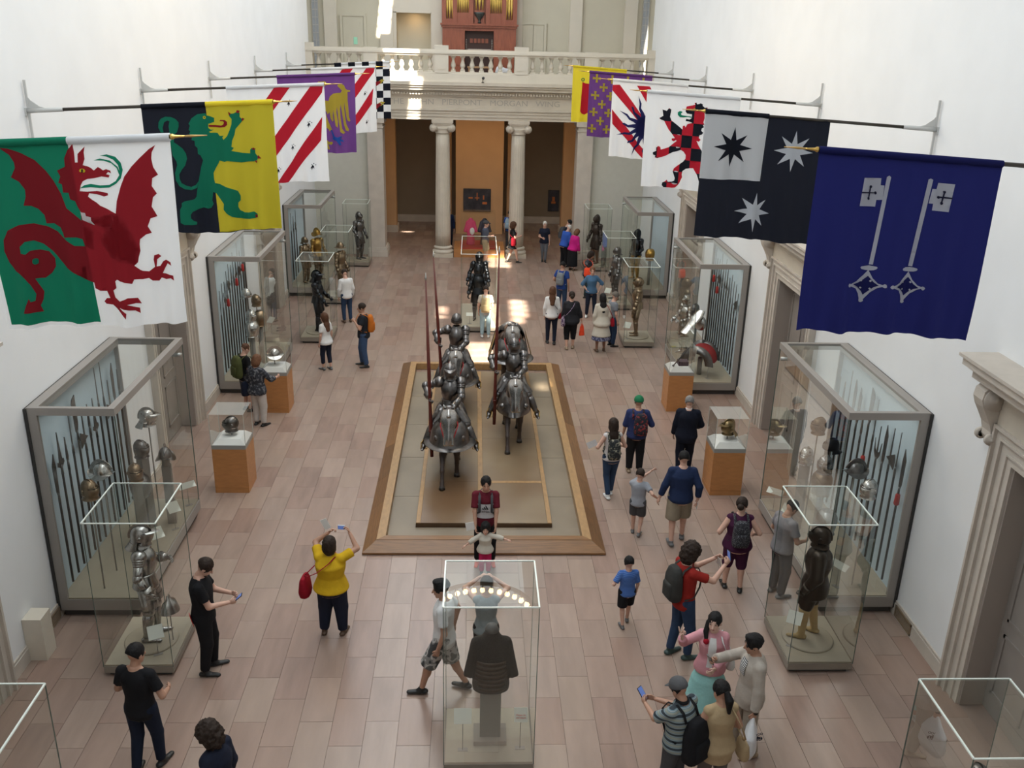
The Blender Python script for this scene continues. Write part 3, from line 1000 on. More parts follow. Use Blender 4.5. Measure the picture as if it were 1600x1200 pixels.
M_FRAME = mat('warm_grey_metal_frame', (0.31, 0.285, 0.26), 0.45, 0.1)
M_BLUE = mat('pale_blue_case_lining', (0.56, 0.67, 0.73), 0.8, var=0.03)
M_BLACKEDGE = mat('black_gasket', (0.03, 0.028, 0.026), 0.5)
def wall_case(label, s, y0, y1, zt=3.35):
    """framed case against a side wall; local x runs from the wall (0) into the hall (1.2)."""
    W = 1.21
    c = thing('wall_case', label, 'display case', (s * (WX - 0.005), 0, 0), 0, 'framed wall cases')
    def bx(b, x0_, x1_, ya, yb, z0, z1, mi=0):
        a, e = sorted((-s * x0_, -s * x1_))
        return b.box((a, ya, z0), (e, yb, z1), mi)
    bx(MB(), 0.06, W - 0.06, y0 + 0.06, y1 - 0.06, 0, 0.12).build('recessed_base', M_KICK, c)
    b = MB()
    bx(b, 0.03, W, y0, y1, 0.12, 0.30)
    b.build('plinth', M_FRAME, c)
    bx(MB(), 0.05, W - 0.02, y0 + 0.02, y1 - 0.02, 0.30, 0.32).build('deck', M_DECK, c)
    bx(MB(), 0.03, 0.07, y0 + 0.05, y1 - 0.05, 0.30, zt - 0.03).build('lining_panel', M_BLUE, c)
    bx(MB(), 0.0, 0.04, y0 - 0.02, y1 + 0.02, 0.12, zt - 0.01).build('gasket', M_BLACKEDGE, c)
    f = 0.10
    for nm, a in (('frame_post', (0.03, 0.03 + f + 0.03, y0, y0 + 0.05, 0.30, zt - 0.11)), ('frame_post', (0.03, 0.03 + f, y1 - 0.05, y1, 0.30, zt - 0.11)),
                  ('frame_rail', (0.03, W, y0, y0 + 0.07, zt - 0.11, zt)), ('frame_rail', (0.03, W, y1 - 0.07, y1, zt - 0.11, zt)),
                  ('frame_rail', (0.03, 0.03 + 0.14, y0 + 0.07, y1 - 0.07, zt - 0.11, zt)), ('frame_rail', (W - 0.10, W, y0 + 0.07, y1 - 0.07, zt - 0.11, zt))):
        bx(MB(), *a).build(nm, M_FRAME, c)
    def quad(nm, pts, m):
        MB().add([(-s * p[0], p[1], p[2]) for p in pts], [(0, 1, 2, 3)]).build(nm, m, c)
    quad('end_pane', [(0.12, y0 + 0.01, 0.30), (W - 0.01, y0 + 0.01, 0.30), (W - 0.01, y0 + 0.01, zt - 0.1), (0.12, y0 + 0.01, zt - 0.1)], GLASS)
    quad('end_pane', [(0.12, y1 - 0.01, 0.30), (W - 0.01, y1 - 0.01, 0.30), (W - 0.01, y1 - 0.01, zt - 0.1), (0.12, y1 - 0.01, zt - 0.1)], GLASS)
    ym = (y0 + y1) / 2
    for a, e in ((y0, ym), (ym, y1)):
        quad('front_pane', [(W - 0.012, a + 0.01, 0.30), (W - 0.012, e - 0.004, 0.30), (W - 0.012, e - 0.004, zt - 0.1), (W - 0.012, a + 0.01, zt - 0.1)], GLASS)
    quad('top_pane', [(0.15, y0 + 0.05, zt - 0.02), (W - 0.06, y0 + 0.05, zt - 0.02), (W - 0.06, y1 - 0.05, zt - 0.02), (0.15, y1 - 0.05, zt - 0.02)], GLASS_TOP)
    for yy in (y0 + 0.012, y1 - 0.012):
        bx(MB(), W - 0.016, W - 0.004, yy - 0.006, yy + 0.006, 0.30, zt - 0.1).build('corner_edge', M_EDGEDARK, c)
    MB().lathe([(0.035, 0), (0.035, 0.16)], 12, 0, (-s * (W - 0.12), y1 - 0.25, zt - 0.22), (-s, 0, 0)).build('light_fitting', mat('fitting_grey', (0.4, 0.4, 0.38), 0.4, 0.5), c)
    return c
WC = {}
WC['L1'] = wall_case('framed wall case with polearms on the left, behind the single steel armour', -1, 11.85, 15.0)
WC['R1'] = wall_case('framed wall case with polearms on the right, behind the tan booted figure', 1, 11.9, 15.1)
WC['L2'] = wall_case('framed wall case on the left behind the green rucksack couple', -1, 20.95, 24.0)
WC['R2'] = wall_case('framed wall case on the right with the saddle and shaffron', 1, 21.15, 24.25, 3.28)
WC['L3'] = wall_case('farthest framed wall case on the left with golden brown armour', -1, 29.75, 32.9, 3.0)
WC['R3'] = wall_case('farthest framed wall case on the right with the gilt armour', 1, 30.0, 33.2, 2.9)

# ================================================================== helmet pedestals
M_PED = mat('orange_maple_veneer', (0.50, 0.22, 0.075), 0.4, var=0.14, vscale=2, stretch=(3, 3, 9))
M_WHITECARD = mat('white_board', (0.80, 0.80, 0.77), 0.7)
def pedestal(label, x0, x1, y0, d=0.62, zt=0.98):
    xc, hx = (x0 + x1) / 2, (x1 - x0) / 2
    p = thing('display_pedestal', label, 'pedestal', (xc, y0 + d / 2, 0), 0, 'wooden helmet pedestals')
    h = d / 2
    MB().box((-hx, -h, 0.10), (hx, h, zt - 0.08)).build('body', M_PED, p)
    MB().box((-hx, -h, 0.0), (hx, h, 0.094)).build('skirting', M_PED, p)
    MB().box((-hx, -h, zt - 0.08), (hx, h, zt)).build('metal_band', mat('band_grey', (0.33, 0.33, 0.31), 0.45, 0.3), p)
    e = 0.11
    lo = [(-hx + 0.015, -h + 0.015, zt), (hx - 0.015, -h + 0.015, zt), (hx - 0.015, h - 0.015, zt), (-hx + 0.015, h - 0.015, zt)]
    hi = [(-hx + e, -h + e, zt + 0.09), (hx - e, -h + e, zt + 0.09), (hx - e, h - e, zt + 0.09), (-hx + e, h - e, zt + 0.09)]
    MB().rings([[Vector(q) for q in lo], [Vector(q) for q in hi]], smooth=False).build('sloped_mount', M_WHITECARD, p)
    zc = zt + 0.62
    for pts, nm in (([(-hx, -h, zt), (hx, -h, zt), (hx, -h, zc), (-hx, -h, zc)], 'bonnet_pane'), ([(-hx, h, zt), (hx, h, zt), (hx, h, zc), (-hx, h, zc)], 'bonnet_pane'),
                    ([(-hx, -h, zt), (-hx, h, zt), (-hx, h, zc), (-hx, -h, zc)], 'bonnet_pane'), ([(hx, -h, zt), (hx, h, zt), (hx, h, zc), (hx, -h, zc)], 'bonnet_pane'),
                    ([(-hx, -h, zc), (hx, -h, zc), (hx, h, zc), (-hx, h, zc)], 'bonnet_top')):
        MB().add(pts, [(0, 1, 2, 3)]).build(nm, glass_mat('acrylic', (0.96, 0.96, 0.945), 0.4), p)
    b = MB()
    for sx in (-1, 1):
        for sy in (-1, 1):
            b.box((sx * hx - 0.004, sy * h - 0.004, zt), (sx * hx + 0.004, sy * h + 0.004, zc))
    b.build('bonnet_edge', mat('acrylic_edge', (0.55, 0.55, 0.50), 0.2), p)
    return p
PED = {}
PED['L1'] = pedestal('orange wooden pedestal with the round dark helmet, nearer of the two on the left', -5.06, -4.43, 15.83)
PED['L2'] = pedestal('orange wooden pedestal with a steel helmet beside the white trousers woman', -5.02, -4.42, 19.78)
PED['R1'] = pedestal('orange wooden pedestal with the bronze embossed helmet on the right', 4.36, 4.97, 15.80)
PED['R2'] = pedestal('orange wooden pedestal under the slanting sword, farther one on the right', 4.34, 4.92, 20.03)

# loose white block by the left wall
tag(MB().box((-6.315, 10.83, 0), (-6.06, 11.12, 0.66)).build('plinth_block', mat('cream_paint', (0.66, 0.60, 0.50), 0.7, var=0.05)), 'plain cream box standing against the left wall in the foreground', 'box')
# heraldic shapes on the banners, half centimetres from the upper left corner of each cloth
ART = {
 'dragon': [
  ('crimson', 1, '51,10 65,12 87,21 110,34 127,54 139,73 149,96 155,123 178,148 199,167 194,203 178,195 175,182 165,178 150,177 143,178 142,169 138,158 126,151 112,151 111,135 102,123 89,117 76,116 82,100 83,87 75,72 63,63 72,47 72,37 66,23'),
  ('crimson', 1, '330,15 322,28 320,39 322,54 330,68 318,74 315,88 324,102 315,109 310,126 320,144 305,148 298,162 304,175 293,177 281,185 279,194 279,207 272,225 265,234 222,216 208,185 245,134 249,112 258,86 266,69 281,52 297,38 317,22'),
  ('crimson', 1, '162,48 163,33 170,19 181,8 182,23 181,41 186,41 188,26 203,13 200,23 200,35 195,46 203,48 209,51 214,56 222,50 226,52 231,56 237,54 244,57 245,62 240,59 236,63 242,65 240,69 227,67 212,70 200,71 191,75 186,82 182,93 197,94 215,93 226,95 235,97 235,101 227,103 214,99 200,97 197,103 204,109 211,114 217,120 231,126 246,135 229,168 204,155 178,146 179,132 174,121 171,111 163,107 162,95 153,94 153,79 147,76 152,65 148,54'),
  ('crimson', 1, '178,146 246,134 260,157 278,206 272,228 265,234 275,243 279,245 291,247 302,240 301,226 303,218 312,216 318,220 308,226 305,240 313,239 321,230 329,226 338,231 339,238 332,233 325,242 317,253 326,253 341,257 342,267 336,262 325,264 313,262 307,268 295,266 289,260 277,261 262,260 258,268 246,264 232,259 227,263 228,276 220,282 223,295 233,301 249,294 264,296 269,308 260,306 247,307 265,316 265,327 258,320 240,316 231,314 244,324 242,335 236,327 228,319 216,310 204,308 201,303 206,297 212,297 208,283 196,282 187,277 186,266 174,261 158,249 179,196'),
  ('crimson', 1, '179,196 160,194 146,183 131,167 112,156 89,150 63,151 40,160 27,178 24,199 30,221 43,237 53,243 61,253 68,266 74,285 71,298 64,299 62,292 47,320 64,320 80,322 77,309 83,298 87,282 81,268 76,255 94,255 107,246 115,234 116,218 108,204 93,200 75,201 67,207 60,204 60,191 69,183 84,182 101,189 114,203 126,222 139,236 158,249 174,261'),
  ('green', 1, '183,88 193,82 205,80 222,83 240,82 251,76 258,66 255,53 247,44 234,39 216,38 228,35 245,39 257,51 259,58 258,48 251,38 240,32 228,30 241,28 255,33 263,44 265,57 260,72 251,81 239,87 221,88 204,86 192,87'),
  ('white', 2, '179,132 187,133 188,139 197,141 197,148 203,156 180,146'),
  ('green', 2, '87,222 86,226 82,228 79,228 76,225 76,222 77,218 81,216 84,216 87,218'),
  ('yellow', 2, '199,56 197,59 192,59 188,58 187,56 189,53 193,52 197,53'),
  ('black', 3, '192,53 195,53 194,59 191,59'),
  ('green', 0, '0,0 172,0 187,346 10,343 1,117'),
 ],
 'lion': [
  ('yellow', 0, '174,0 356,0 356,352 186,349'),
  ('green', 1, '173,25 161,26 150,27 142,32 133,38 131,42 125,51 128,56 124,67 128,72 124,78 132,84 129,94 137,97 137,110 143,116 143,132 149,136 153,145 155,150 148,168 143,187 138,206 132,232 129,248 123,255 107,259 90,263 83,268 83,276 77,286 75,306 75,324 86,329 106,329 123,326 124,319 114,316 106,310 106,300 113,291 131,283 144,280 157,284 167,281 175,270 172,260 176,237 184,241 194,257 203,271 201,287 209,298 221,308 234,315 250,319 270,320 286,319 297,315 296,306 285,300 268,302 255,301 242,294 238,284 239,272 246,266 247,253 241,239 227,231 212,224 196,216 183,213 181,201 181,185 188,172 196,160 200,152 214,156 221,154 240,158 259,161 279,160 295,160 305,156 309,148 301,138 301,129 291,123 286,128 285,138 264,135 245,131 234,128 241,120 235,117 238,101 246,85 250,70 259,61 268,52 271,46 264,38 265,28 257,25 247,29 236,29 236,35 242,43 240,57 234,72 226,88 216,97 213,91 217,86 206,86 201,78 192,77 181,77 178,74 191,69 183,69 177,64 178,53 194,49 195,38 183,33 175,31'),
  ('green', 1, '138,206 130,216 117,221 101,219 88,212 84,201 84,188 92,175 103,163 111,144 109,131 101,118 86,105 79,100 81,79 90,73 96,58 97,47 90,38 78,32 62,31 50,36 44,45 42,59 47,72 54,73 53,60 58,46 67,41 73,43 69,57 70,73 73,79 68,95 70,111 72,136 80,152 81,162 73,184 73,204 81,220 96,229 116,230 133,224'),
  ('crimson', 1, '178,56 197,57 213,59 219,56 221,50 217,47 209,47 212,44 224,45 229,50 229,58 222,63 209,64 196,62 179,61'),
  ('crimson', 2, '234,23 241,29 236,34'),
  ('crimson', 2, '255,27 258,20 266,22 263,28'),
  ('crimson', 2, '270,41 277,44 269,50'),
  ('crimson', 2, '291,127 295,122 303,126 297,129'),
  ('crimson', 2, '308,142 317,152 307,152'),
  ('crimson', 2, '297,157 305,158 303,165'),
  ('crimson', 2, '289,308 297,310 295,316 289,316'),
  ('yellow', 2, '173,36 172,39 169,40 166,39 165,36 166,33 169,32 172,33'),
  ('black', 3, '171,36 170,37 168,37 167,36 168,34 170,34'),
 ],
 'bend': [
  ('red', 1, '180,0 238,0 0,289 0,219'),
  ('red', 1, '312,0 353,0 347,30 163,255 80,352 82,281'),
  ('red', 1, '343,115 334,199 203,352 165,352 167,346'),
  ('black', 2, '216,70 223,58 227,62 228,73 224,67 221,76 220,68'),
  ('black', 2, '229,54 228,55 226,55 226,54 227,52 229,52'),
  ('black', 2, '235,58 234,60 232,60 231,58 232,57 234,57'),
  ('black', 2, '223,57 222,58 220,58 219,56 220,55 222,55'),
  ('black', 2, '286,148 294,135 298,139 299,150 295,144 292,154 290,145'),
  ('black', 2, '300,131 299,133 297,132 296,131 297,129 299,129'),
  ('black', 2, '306,136 305,137 303,137 302,136 303,134 305,134'),
  ('black', 2, '294,134 293,135 291,135 290,134 291,132 293,132'),
  ('black', 2, '219,231 227,218 231,222 232,233 228,227 225,237 224,228'),
  ('black', 2, '234,214 233,215 231,215 230,214 231,212 233,212'),
  ('black', 2, '239,219 238,220 236,220 235,218 236,217 238,217'),
  ('black', 2, '227,217 226,218 224,218 223,216 224,215 226,215'),
  ('black', 2, '291,303 299,290 303,294 304,305 300,299 296,309 295,300'),
  ('black', 2, '305,286 304,287 302,287 301,285 302,284 304,284'),
  ('black', 2, '311,291 310,292 308,292 307,290 308,289 310,289'),
  ('black', 2, '299,289 298,290 296,290 295,288 296,287 298,287'),
  ('black', 2, '161,312 169,299 173,303 174,314 170,308 167,318 165,309'),
  ('black', 2, '176,295 175,296 173,296 172,294 173,293 175,293'),
  ('black', 2, '181,300 180,301 178,301 177,299 178,298 180,298'),
  ('black', 2, '169,297 168,299 166,299 165,297 166,296 168,296'),
  ('black', 2, '135,140 143,127 147,131 148,142 144,136 140,145 139,137'),
  ('black', 2, '149,123 148,124 146,124 146,123 147,121 149,121'),
  ('black', 2, '155,128 154,129 152,129 151,127 152,126 154,126'),
  ('black', 2, '143,126 142,127 140,127 139,126 140,124 142,124'),
  ('black', 2, '46,83 54,71 57,75 58,85 54,80 51,89 50,81'),
  ('black', 2, '60,67 59,68 57,68 56,66 57,65 59,65'),
  ('black', 2, '65,71 64,73 62,73 61,71 62,70 64,70'),
  ('black', 2, '53,69 52,71 50,71 49,69 51,68 52,68'),
  ('black', 2, '65,191 73,178 76,182 77,193 74,187 70,197 69,188'),
  ('black', 2, '79,174 78,176 76,176 75,174 76,172 78,172'),
  ('black', 2, '84,179 83,180 81,180 80,179 81,177 83,177'),
  ('black', 2, '72,177 71,178 69,178 68,177 70,175 72,175'),
  ('black', 2, '105,70 113,58 117,62 117,72 114,67 110,76 109,68'),
  ('black', 2, '119,54 118,55 116,55 115,53 116,52 118,52'),
  ('black', 2, '124,58 123,60 121,60 120,58 122,57 123,57'),
  ('black', 2, '113,56 112,58 110,58 109,56 110,55 112,55'),
 ],
 'eagle': [
  ('gold', 1, '209,113 232,117 239,97 254,85 271,82 288,82 294,73 284,61 274,51 279,45 293,44 305,49 311,64 319,71 333,73 332,79 320,79 319,117 321,150 322,190 328,207 322,212 312,203 308,176 304,143 304,123 301,143 303,183 308,223 319,247 316,255 304,250 296,223 291,182 287,149 285,132 282,155 283,196 288,243 301,260 292,266 279,256 275,215 272,182 269,142 266,168 271,208 270,237 261,228 256,195 253,154 250,181 252,204 246,209 238,194 235,167 232,170 225,177 221,166 216,160 198,159 201,106'),
  ('gold', 1, '195,159 217,173 227,207 243,245 239,248 230,254 227,244 217,237 191,238'),
  ('gold', 1, '191,236 205,247 211,288 226,302 242,301 244,308 236,316 222,312 228,333 225,339 213,329 205,311 188,300'),
  ('gold', 1, '185,112 163,115 157,95 144,81 127,77 110,76 106,66 116,55 127,46 122,39 109,38 97,41 89,56 80,63 66,63 67,69 79,70 76,108 70,141 65,181 58,198 63,203 74,195 81,168 88,135 91,115 91,135 85,175 76,215 63,238 66,246 78,242 88,215 98,175 105,142 108,126 109,149 104,189 94,236 79,252 88,259 102,250 110,209 116,176 123,136 123,163 115,203 112,231 122,223 131,190 138,150 138,177 134,200 139,205 148,191 154,164 157,168 163,174 169,165 174,158 192,159 194,106'),
  ('gold', 1, '195,159 172,171 158,204 139,241 142,244 150,251 154,241 165,235 191,238'),
  ('gold', 1, '191,236 177,246 166,286 150,299 134,297 132,303 139,312 153,309 145,330 148,337 160,327 170,310 188,300'),
  ('gold', 1, '198,106 206,80 218,47 225,36 219,29 201,30 188,30 177,43 182,79 184,112'),
  ('blue', 2, '236,246 243,248 255,276 269,280 283,275 287,280 276,285 293,296 291,301 277,297 282,314 275,317 262,296 243,289 243,284 248,282'),
  ('blue', 2, '146,243 139,244 123,271 109,274 96,268 92,273 102,279 84,288 86,293 100,290 93,307 100,311 115,291 135,285 135,280 130,278'),
 ],
 'check': [
  ('crimson', 1, '204,135 260,123 296,115 301,127 261,152 208,163'),
  ('gold', 2, '282,119 301,107 321,111 301,130 291,138 299,118'),
  ('crimson', 1, '199,280 256,263 292,254 299,265 272,287 259,301 203,308'),
  ('gold', 2, '278,257 298,245 321,251 302,269 292,276 300,255'),
 ],
 'clion': [
  ('check', 1, '153,45 163,42 175,39 185,36 182,30 189,28 192,34 202,31 205,29 213,32 213,38 222,44 231,42 233,49 229,56 222,58 224,81 221,97 225,104 220,107 225,114 217,119 216,128 224,134 219,141 211,145 210,155 217,161 211,168 203,166 213,185 225,204 227,231 227,255 228,279 229,314 250,347 237,352 224,321 214,291 200,268 186,269 172,273 160,283 158,295 161,307 155,319 150,330 142,337 129,347 118,350 101,351 88,352 82,345 83,335 92,329 98,322 102,330 116,327 125,321 126,311 121,298 117,288 121,275 132,264 146,255 159,247 167,236 167,222 156,210 143,204 128,210 114,216 101,224 87,233 74,239 58,244 48,241 49,233 39,230 38,222 51,216 50,204 58,198 66,201 69,211 85,205 98,199 111,186 124,173 121,170 114,176 106,173 106,166 117,164 105,149 91,134 81,118 73,104 60,100 53,95 68,86 63,63 79,67 87,56 96,61 93,87 99,100 119,113 143,129 144,116 151,114 155,121 162,108 174,104 181,102 166,98 154,97 155,89 169,91 177,84 176,71 157,70 150,63 151,55'),
  ('check', 1, '302,71 300,82 293,90 283,93 272,91 263,85 259,75 261,64 268,56 279,53 290,55 298,61'),
  ('green', 1, '177,80 161,79 144,78 135,77 132,72 138,67 136,64 127,63 120,69 121,78 129,85 144,85 162,82 176,84'),
  ('gold', 2, '189,53 188,56 184,58 181,57 179,54 180,50 183,48 187,50'),
 ],
 'sun': [
  ('red', 1, '0,25 33,22 137,139 356,352 118,165 0,50'),
  ('red', 1, '114,20 175,19 356,286 356,352'),
  ('red', 1, '3,135 164,303 233,352 182,352 170,352 9,201'),
 ],
 'yellow': [
  ('red', 1, '67,97 87,104 116,105 166,100 187,275 107,293 91,304 73,298 61,282 62,251'),
  ('green', 1, '82,81 80,86 76,91 70,93 64,92 59,88 57,82 58,77 63,72 69,70 75,71 80,75'),
  ('yellow', 2, '77,81 76,85 73,87 70,89 66,88 63,86 62,82 63,78 65,76 69,74 73,75 76,77'),
 ],
 'keys': [
  ('silver', 1, '93,46 127,45 128,58 135,58 136,85 125,86 125,99 92,99'),
  ('silver', 1, '137,42 141,39 145,42 139,211 132,211'),
  ('silver', 1, '149,217 147,220 142,222 135,223 127,223 121,222 119,219 120,217 126,215 133,213 141,214 147,215'),
  ('silver', 1, '133,222 143,238 155,249 171,253 155,258 143,267 135,279 130,288 127,285 123,272 117,262 97,254 116,247 126,234'),
  ('navy', 2, '134,234 128,241 120,249 109,253 119,258 127,266 131,273 139,264 148,256 157,253 146,246 139,239'),
  ('silver', 1, '103,254 102,257 100,258 97,257 95,254 96,251 98,250 101,251'),
  ('silver', 1, '171,253 171,256 168,257 165,256 163,254 164,251 167,249 170,250'),
  ('silver', 1, '134,284 133,287 130,289 127,288 126,285 126,282 129,281 132,282'),
  ('silver', 3, '126,244 124,247 122,245 124,242'),
  ('silver', 3, '142,243 140,246 137,244 139,241'),
  ('silver', 3, '127,259 125,261 122,259 124,257'),
  ('silver', 3, '143,259 141,262 138,259 140,257'),
  ('ink', 2, '92,75 121,74 120,72 92,72'),
  ('ink', 2, '107,62 107,84 110,84 110,62'),
  ('ink', 2, '112,62 111,64 109,65 107,64 106,62 107,60 108,59 111,60'),
  ('ink', 2, '111,84 111,86 109,87 107,86 106,84 106,82 108,81 110,82'),
  ('ink', 2, '123,73 123,75 121,76 119,75 118,73 118,71 120,70 122,71'),
  ('silver', 1, '238,46 270,46 268,99 236,99 236,86 227,86 229,58 237,58'),
  ('silver', 1, '218,41 222,39 227,41 220,212 212,212'),
  ('silver', 1, '231,217 229,220 224,222 217,223 209,223 203,222 201,220 202,217 207,215 215,214 223,214 229,215'),
  ('silver', 1, '215,223 225,239 237,249 253,253 237,258 225,267 217,280 213,288 210,285 206,272 199,262 179,254 198,247 208,235'),
  ('navy', 2, '216,234 210,241 202,250 191,254 202,259 210,267 213,273 221,264 230,257 240,254 228,247 221,239'),
  ('silver', 1, '185,254 184,257 182,258 179,257 177,255 178,252 181,250 184,251'),
  ('silver', 1, '254,253 253,256 251,258 248,257 246,254 246,251 249,250 252,251'),
  ('silver', 1, '217,285 216,288 213,289 210,288 209,285 209,282 212,281 215,282'),
  ('silver', 3, '208,245 207,247 204,245 206,243'),
  ('silver', 3, '224,244 222,246 219,244 221,241'),
  ('silver', 3, '209,259 207,262 205,259 207,257'),
  ('silver', 3, '225,259 223,262 221,260 222,257'),
  ('ink', 2, '270,71 243,71 243,74 270,74'),
  ('ink', 2, '252,62 250,84 253,84 255,63'),
  ('ink', 2, '256,62 256,64 254,65 252,64 250,62 251,60 253,60 255,60'),
  ('ink', 2, '255,84 254,86 252,87 250,86 249,84 249,82 251,81 254,82'),
  ('ink', 2, '246,73 246,75 244,76 242,75 240,73 241,71 243,70 245,71'),
 ],
 'stars': [
  ('white', 0, '0,6 180,0 175,183 0,186'),
  ('black', 1, '89,39 96,74 124,58 107,86 141,94 107,103 122,133 94,114 84,149 78,114 48,134 67,103 32,95 67,86 50,57 80,74'),
  ('silverw', 1, '263,35 270,71 301,53 282,83 317,92 281,100 296,131 268,112 257,148 252,112 220,131 240,100 205,93 241,83 223,53 253,71'),
  ('silverw', 1, '169,216 174,252 200,234 184,263 216,272 184,280 197,310 172,292 166,330 158,292 128,310 146,280 112,274 146,264 130,235 159,251'),
 ],
}
# ================================================================== banners
def cloth_mat(name, c):
    m = mat('banner_' + name, c, 0.8, bump=0.08, bscale=300, spec=0.2)
    nt = m.node_tree                       # thin cloth lets some light through
    tl, mx = nt.nodes.new('ShaderNodeBsdfTranslucent'), nt.nodes.new('ShaderNodeMixShader')
    tl.inputs[0].default_value = (*c, 1)
    mx.inputs[0].default_value = 0.42
    nt.links.new(nt.nodes['Principled BSDF'].outputs[0], mx.inputs[1])
    nt.links.new(tl.outputs[0], mx.inputs[2])
    nt.links.new(mx.outputs[0], nt.nodes['Material Output'].inputs[0])
    return m
BC = {k: cloth_mat(k, c) for k, c in dict(white=(0.87, 0.88, 0.89), green=(0.012, 0.24, 0.135), crimson=(0.33, 0.018, 0.028), red=(0.55, 0.02, 0.04), black=(0.013, 0.015, 0.024),
      yellow=(0.93, 0.76, 0.05), gold=(0.50, 0.40, 0.05), purple=(0.15, 0.055, 0.235), navy=(0.014, 0.017, 0.115), blue=(0.02, 0.10, 0.42), darkblue=(0.02, 0.022, 0.11), silver=(0.62, 0.63, 0.68), silverw=(0.74, 0.77, 0.82), ink=(0.02, 0.02, 0.05)).items()}
M_POLE = mat('dark_bronze_pole', (0.05, 0.042, 0.032), 0.4, 0.5)
M_BRACKET = mat('bracket_grey_white', (0.55, 0.55, 0.53), 0.5)
M_GILT = mat('gilt_brass', (0.75, 0.50, 0.14), 0.25, 0.9)
M_GILT2 = mat('gilt_wood', (0.50, 0.31, 0.10), 0.4, 0.4)
BW, BH = 1.78, 1.76
def in_poly(x, y, P):
    c = False
    j = len(P) - 1
    for i in range(len(P)):
        if (P[i][1] > y) != (P[j][1] > y) and x < (P[j][0] - P[i][0]) * (y - P[i][1]) / (P[j][1] - P[i][1]) + P[i][0]:
            c = not c
        j = i
    return c
def cross_poly(c, r, w):
    x, y = c
    f = w * 1.45
    return [(x - w, y - w), (x - f, y - r), (x + f, y - r), (x + w, y - w), (x + r, y - f), (x + r, y + f), (x + w, y + w), (x + f, y + r), (x - f, y + r), (x - w, y + w), (x - r, y + f), (x - r, y - f)]
def sun_poly(c, r0, n=16):
    out = []
    for i in range(n):
        a = 2 * PI * (i + 0.12) / n
        L = 0.74 if i % 2 else 0.60
        hw = PI / n
        pts = [(r0, -hw), (r0 + 0.08, -hw * 0.62), (r0 + 0.19, -hw * 0.62), (r0 + 0.29, -hw * 0.10), (L, hw * 0.10), (r0 + 0.29, hw * 0.36), (r0 + 0.19, hw * 0.02), (r0 + 0.08, hw * 0.55)]
        out += [(c[0] + q * math.cos(a + t), c[1] + q * math.sin(a + t)) for q, t in pts]
    return out
def art(name):
    out = []
    for col, lay, s in ART.get(name, []):
        out.append((col, lay, [tuple(int(v) / 200 for v in p.split(',')) for p in s.split()]))
    if name == 'cross':
        for r in range(8):
            for q in range(5):
                u, v = 0.21 + 0.44 * q + (0.22 if r % 2 else 0) - 0.012 * r, 0.17 + 0.228 * r
                if 0.1 < u < BW - 0.1 and v < BH - 0.1:
                    out.append(('gold', 1, cross_poly((u, v), 0.115, 0.024)))
    if name == 'sun':
        out.append(('darkblue', 2, sun_poly((0.86, 1.02), 0.26)))
        out.append(('darkblue', 2, [(0.86 + 0.27 * math.cos(2 * PI * i / 24), 1.02 + 0.27 * math.sin(2 * PI * i / 24)) for i in range(24)]))
    if name == 'check':
        g = BW / 8
        for i in range(8):
            for j in range(8):
                if (i + j) % 2 == 0:
                    out.append(('black', 0, [(i * g, j * g), ((i + 1) * g, j * g), ((i + 1) * g, (j + 1) * g), (i * g, (j + 1) * g)]))
    return out
PIECE = {'dragon': 'dragon', 'lion': 'lion', 'clion': 'chequered_lion', 'keys': 'key', 'stars': 'star', 'cross': 'cross', 'check': 'square', 'eagle': 'eagle', 'bend': 'diagonal_band', 'sun': 'sun', 'yellow': 'red_purse'}
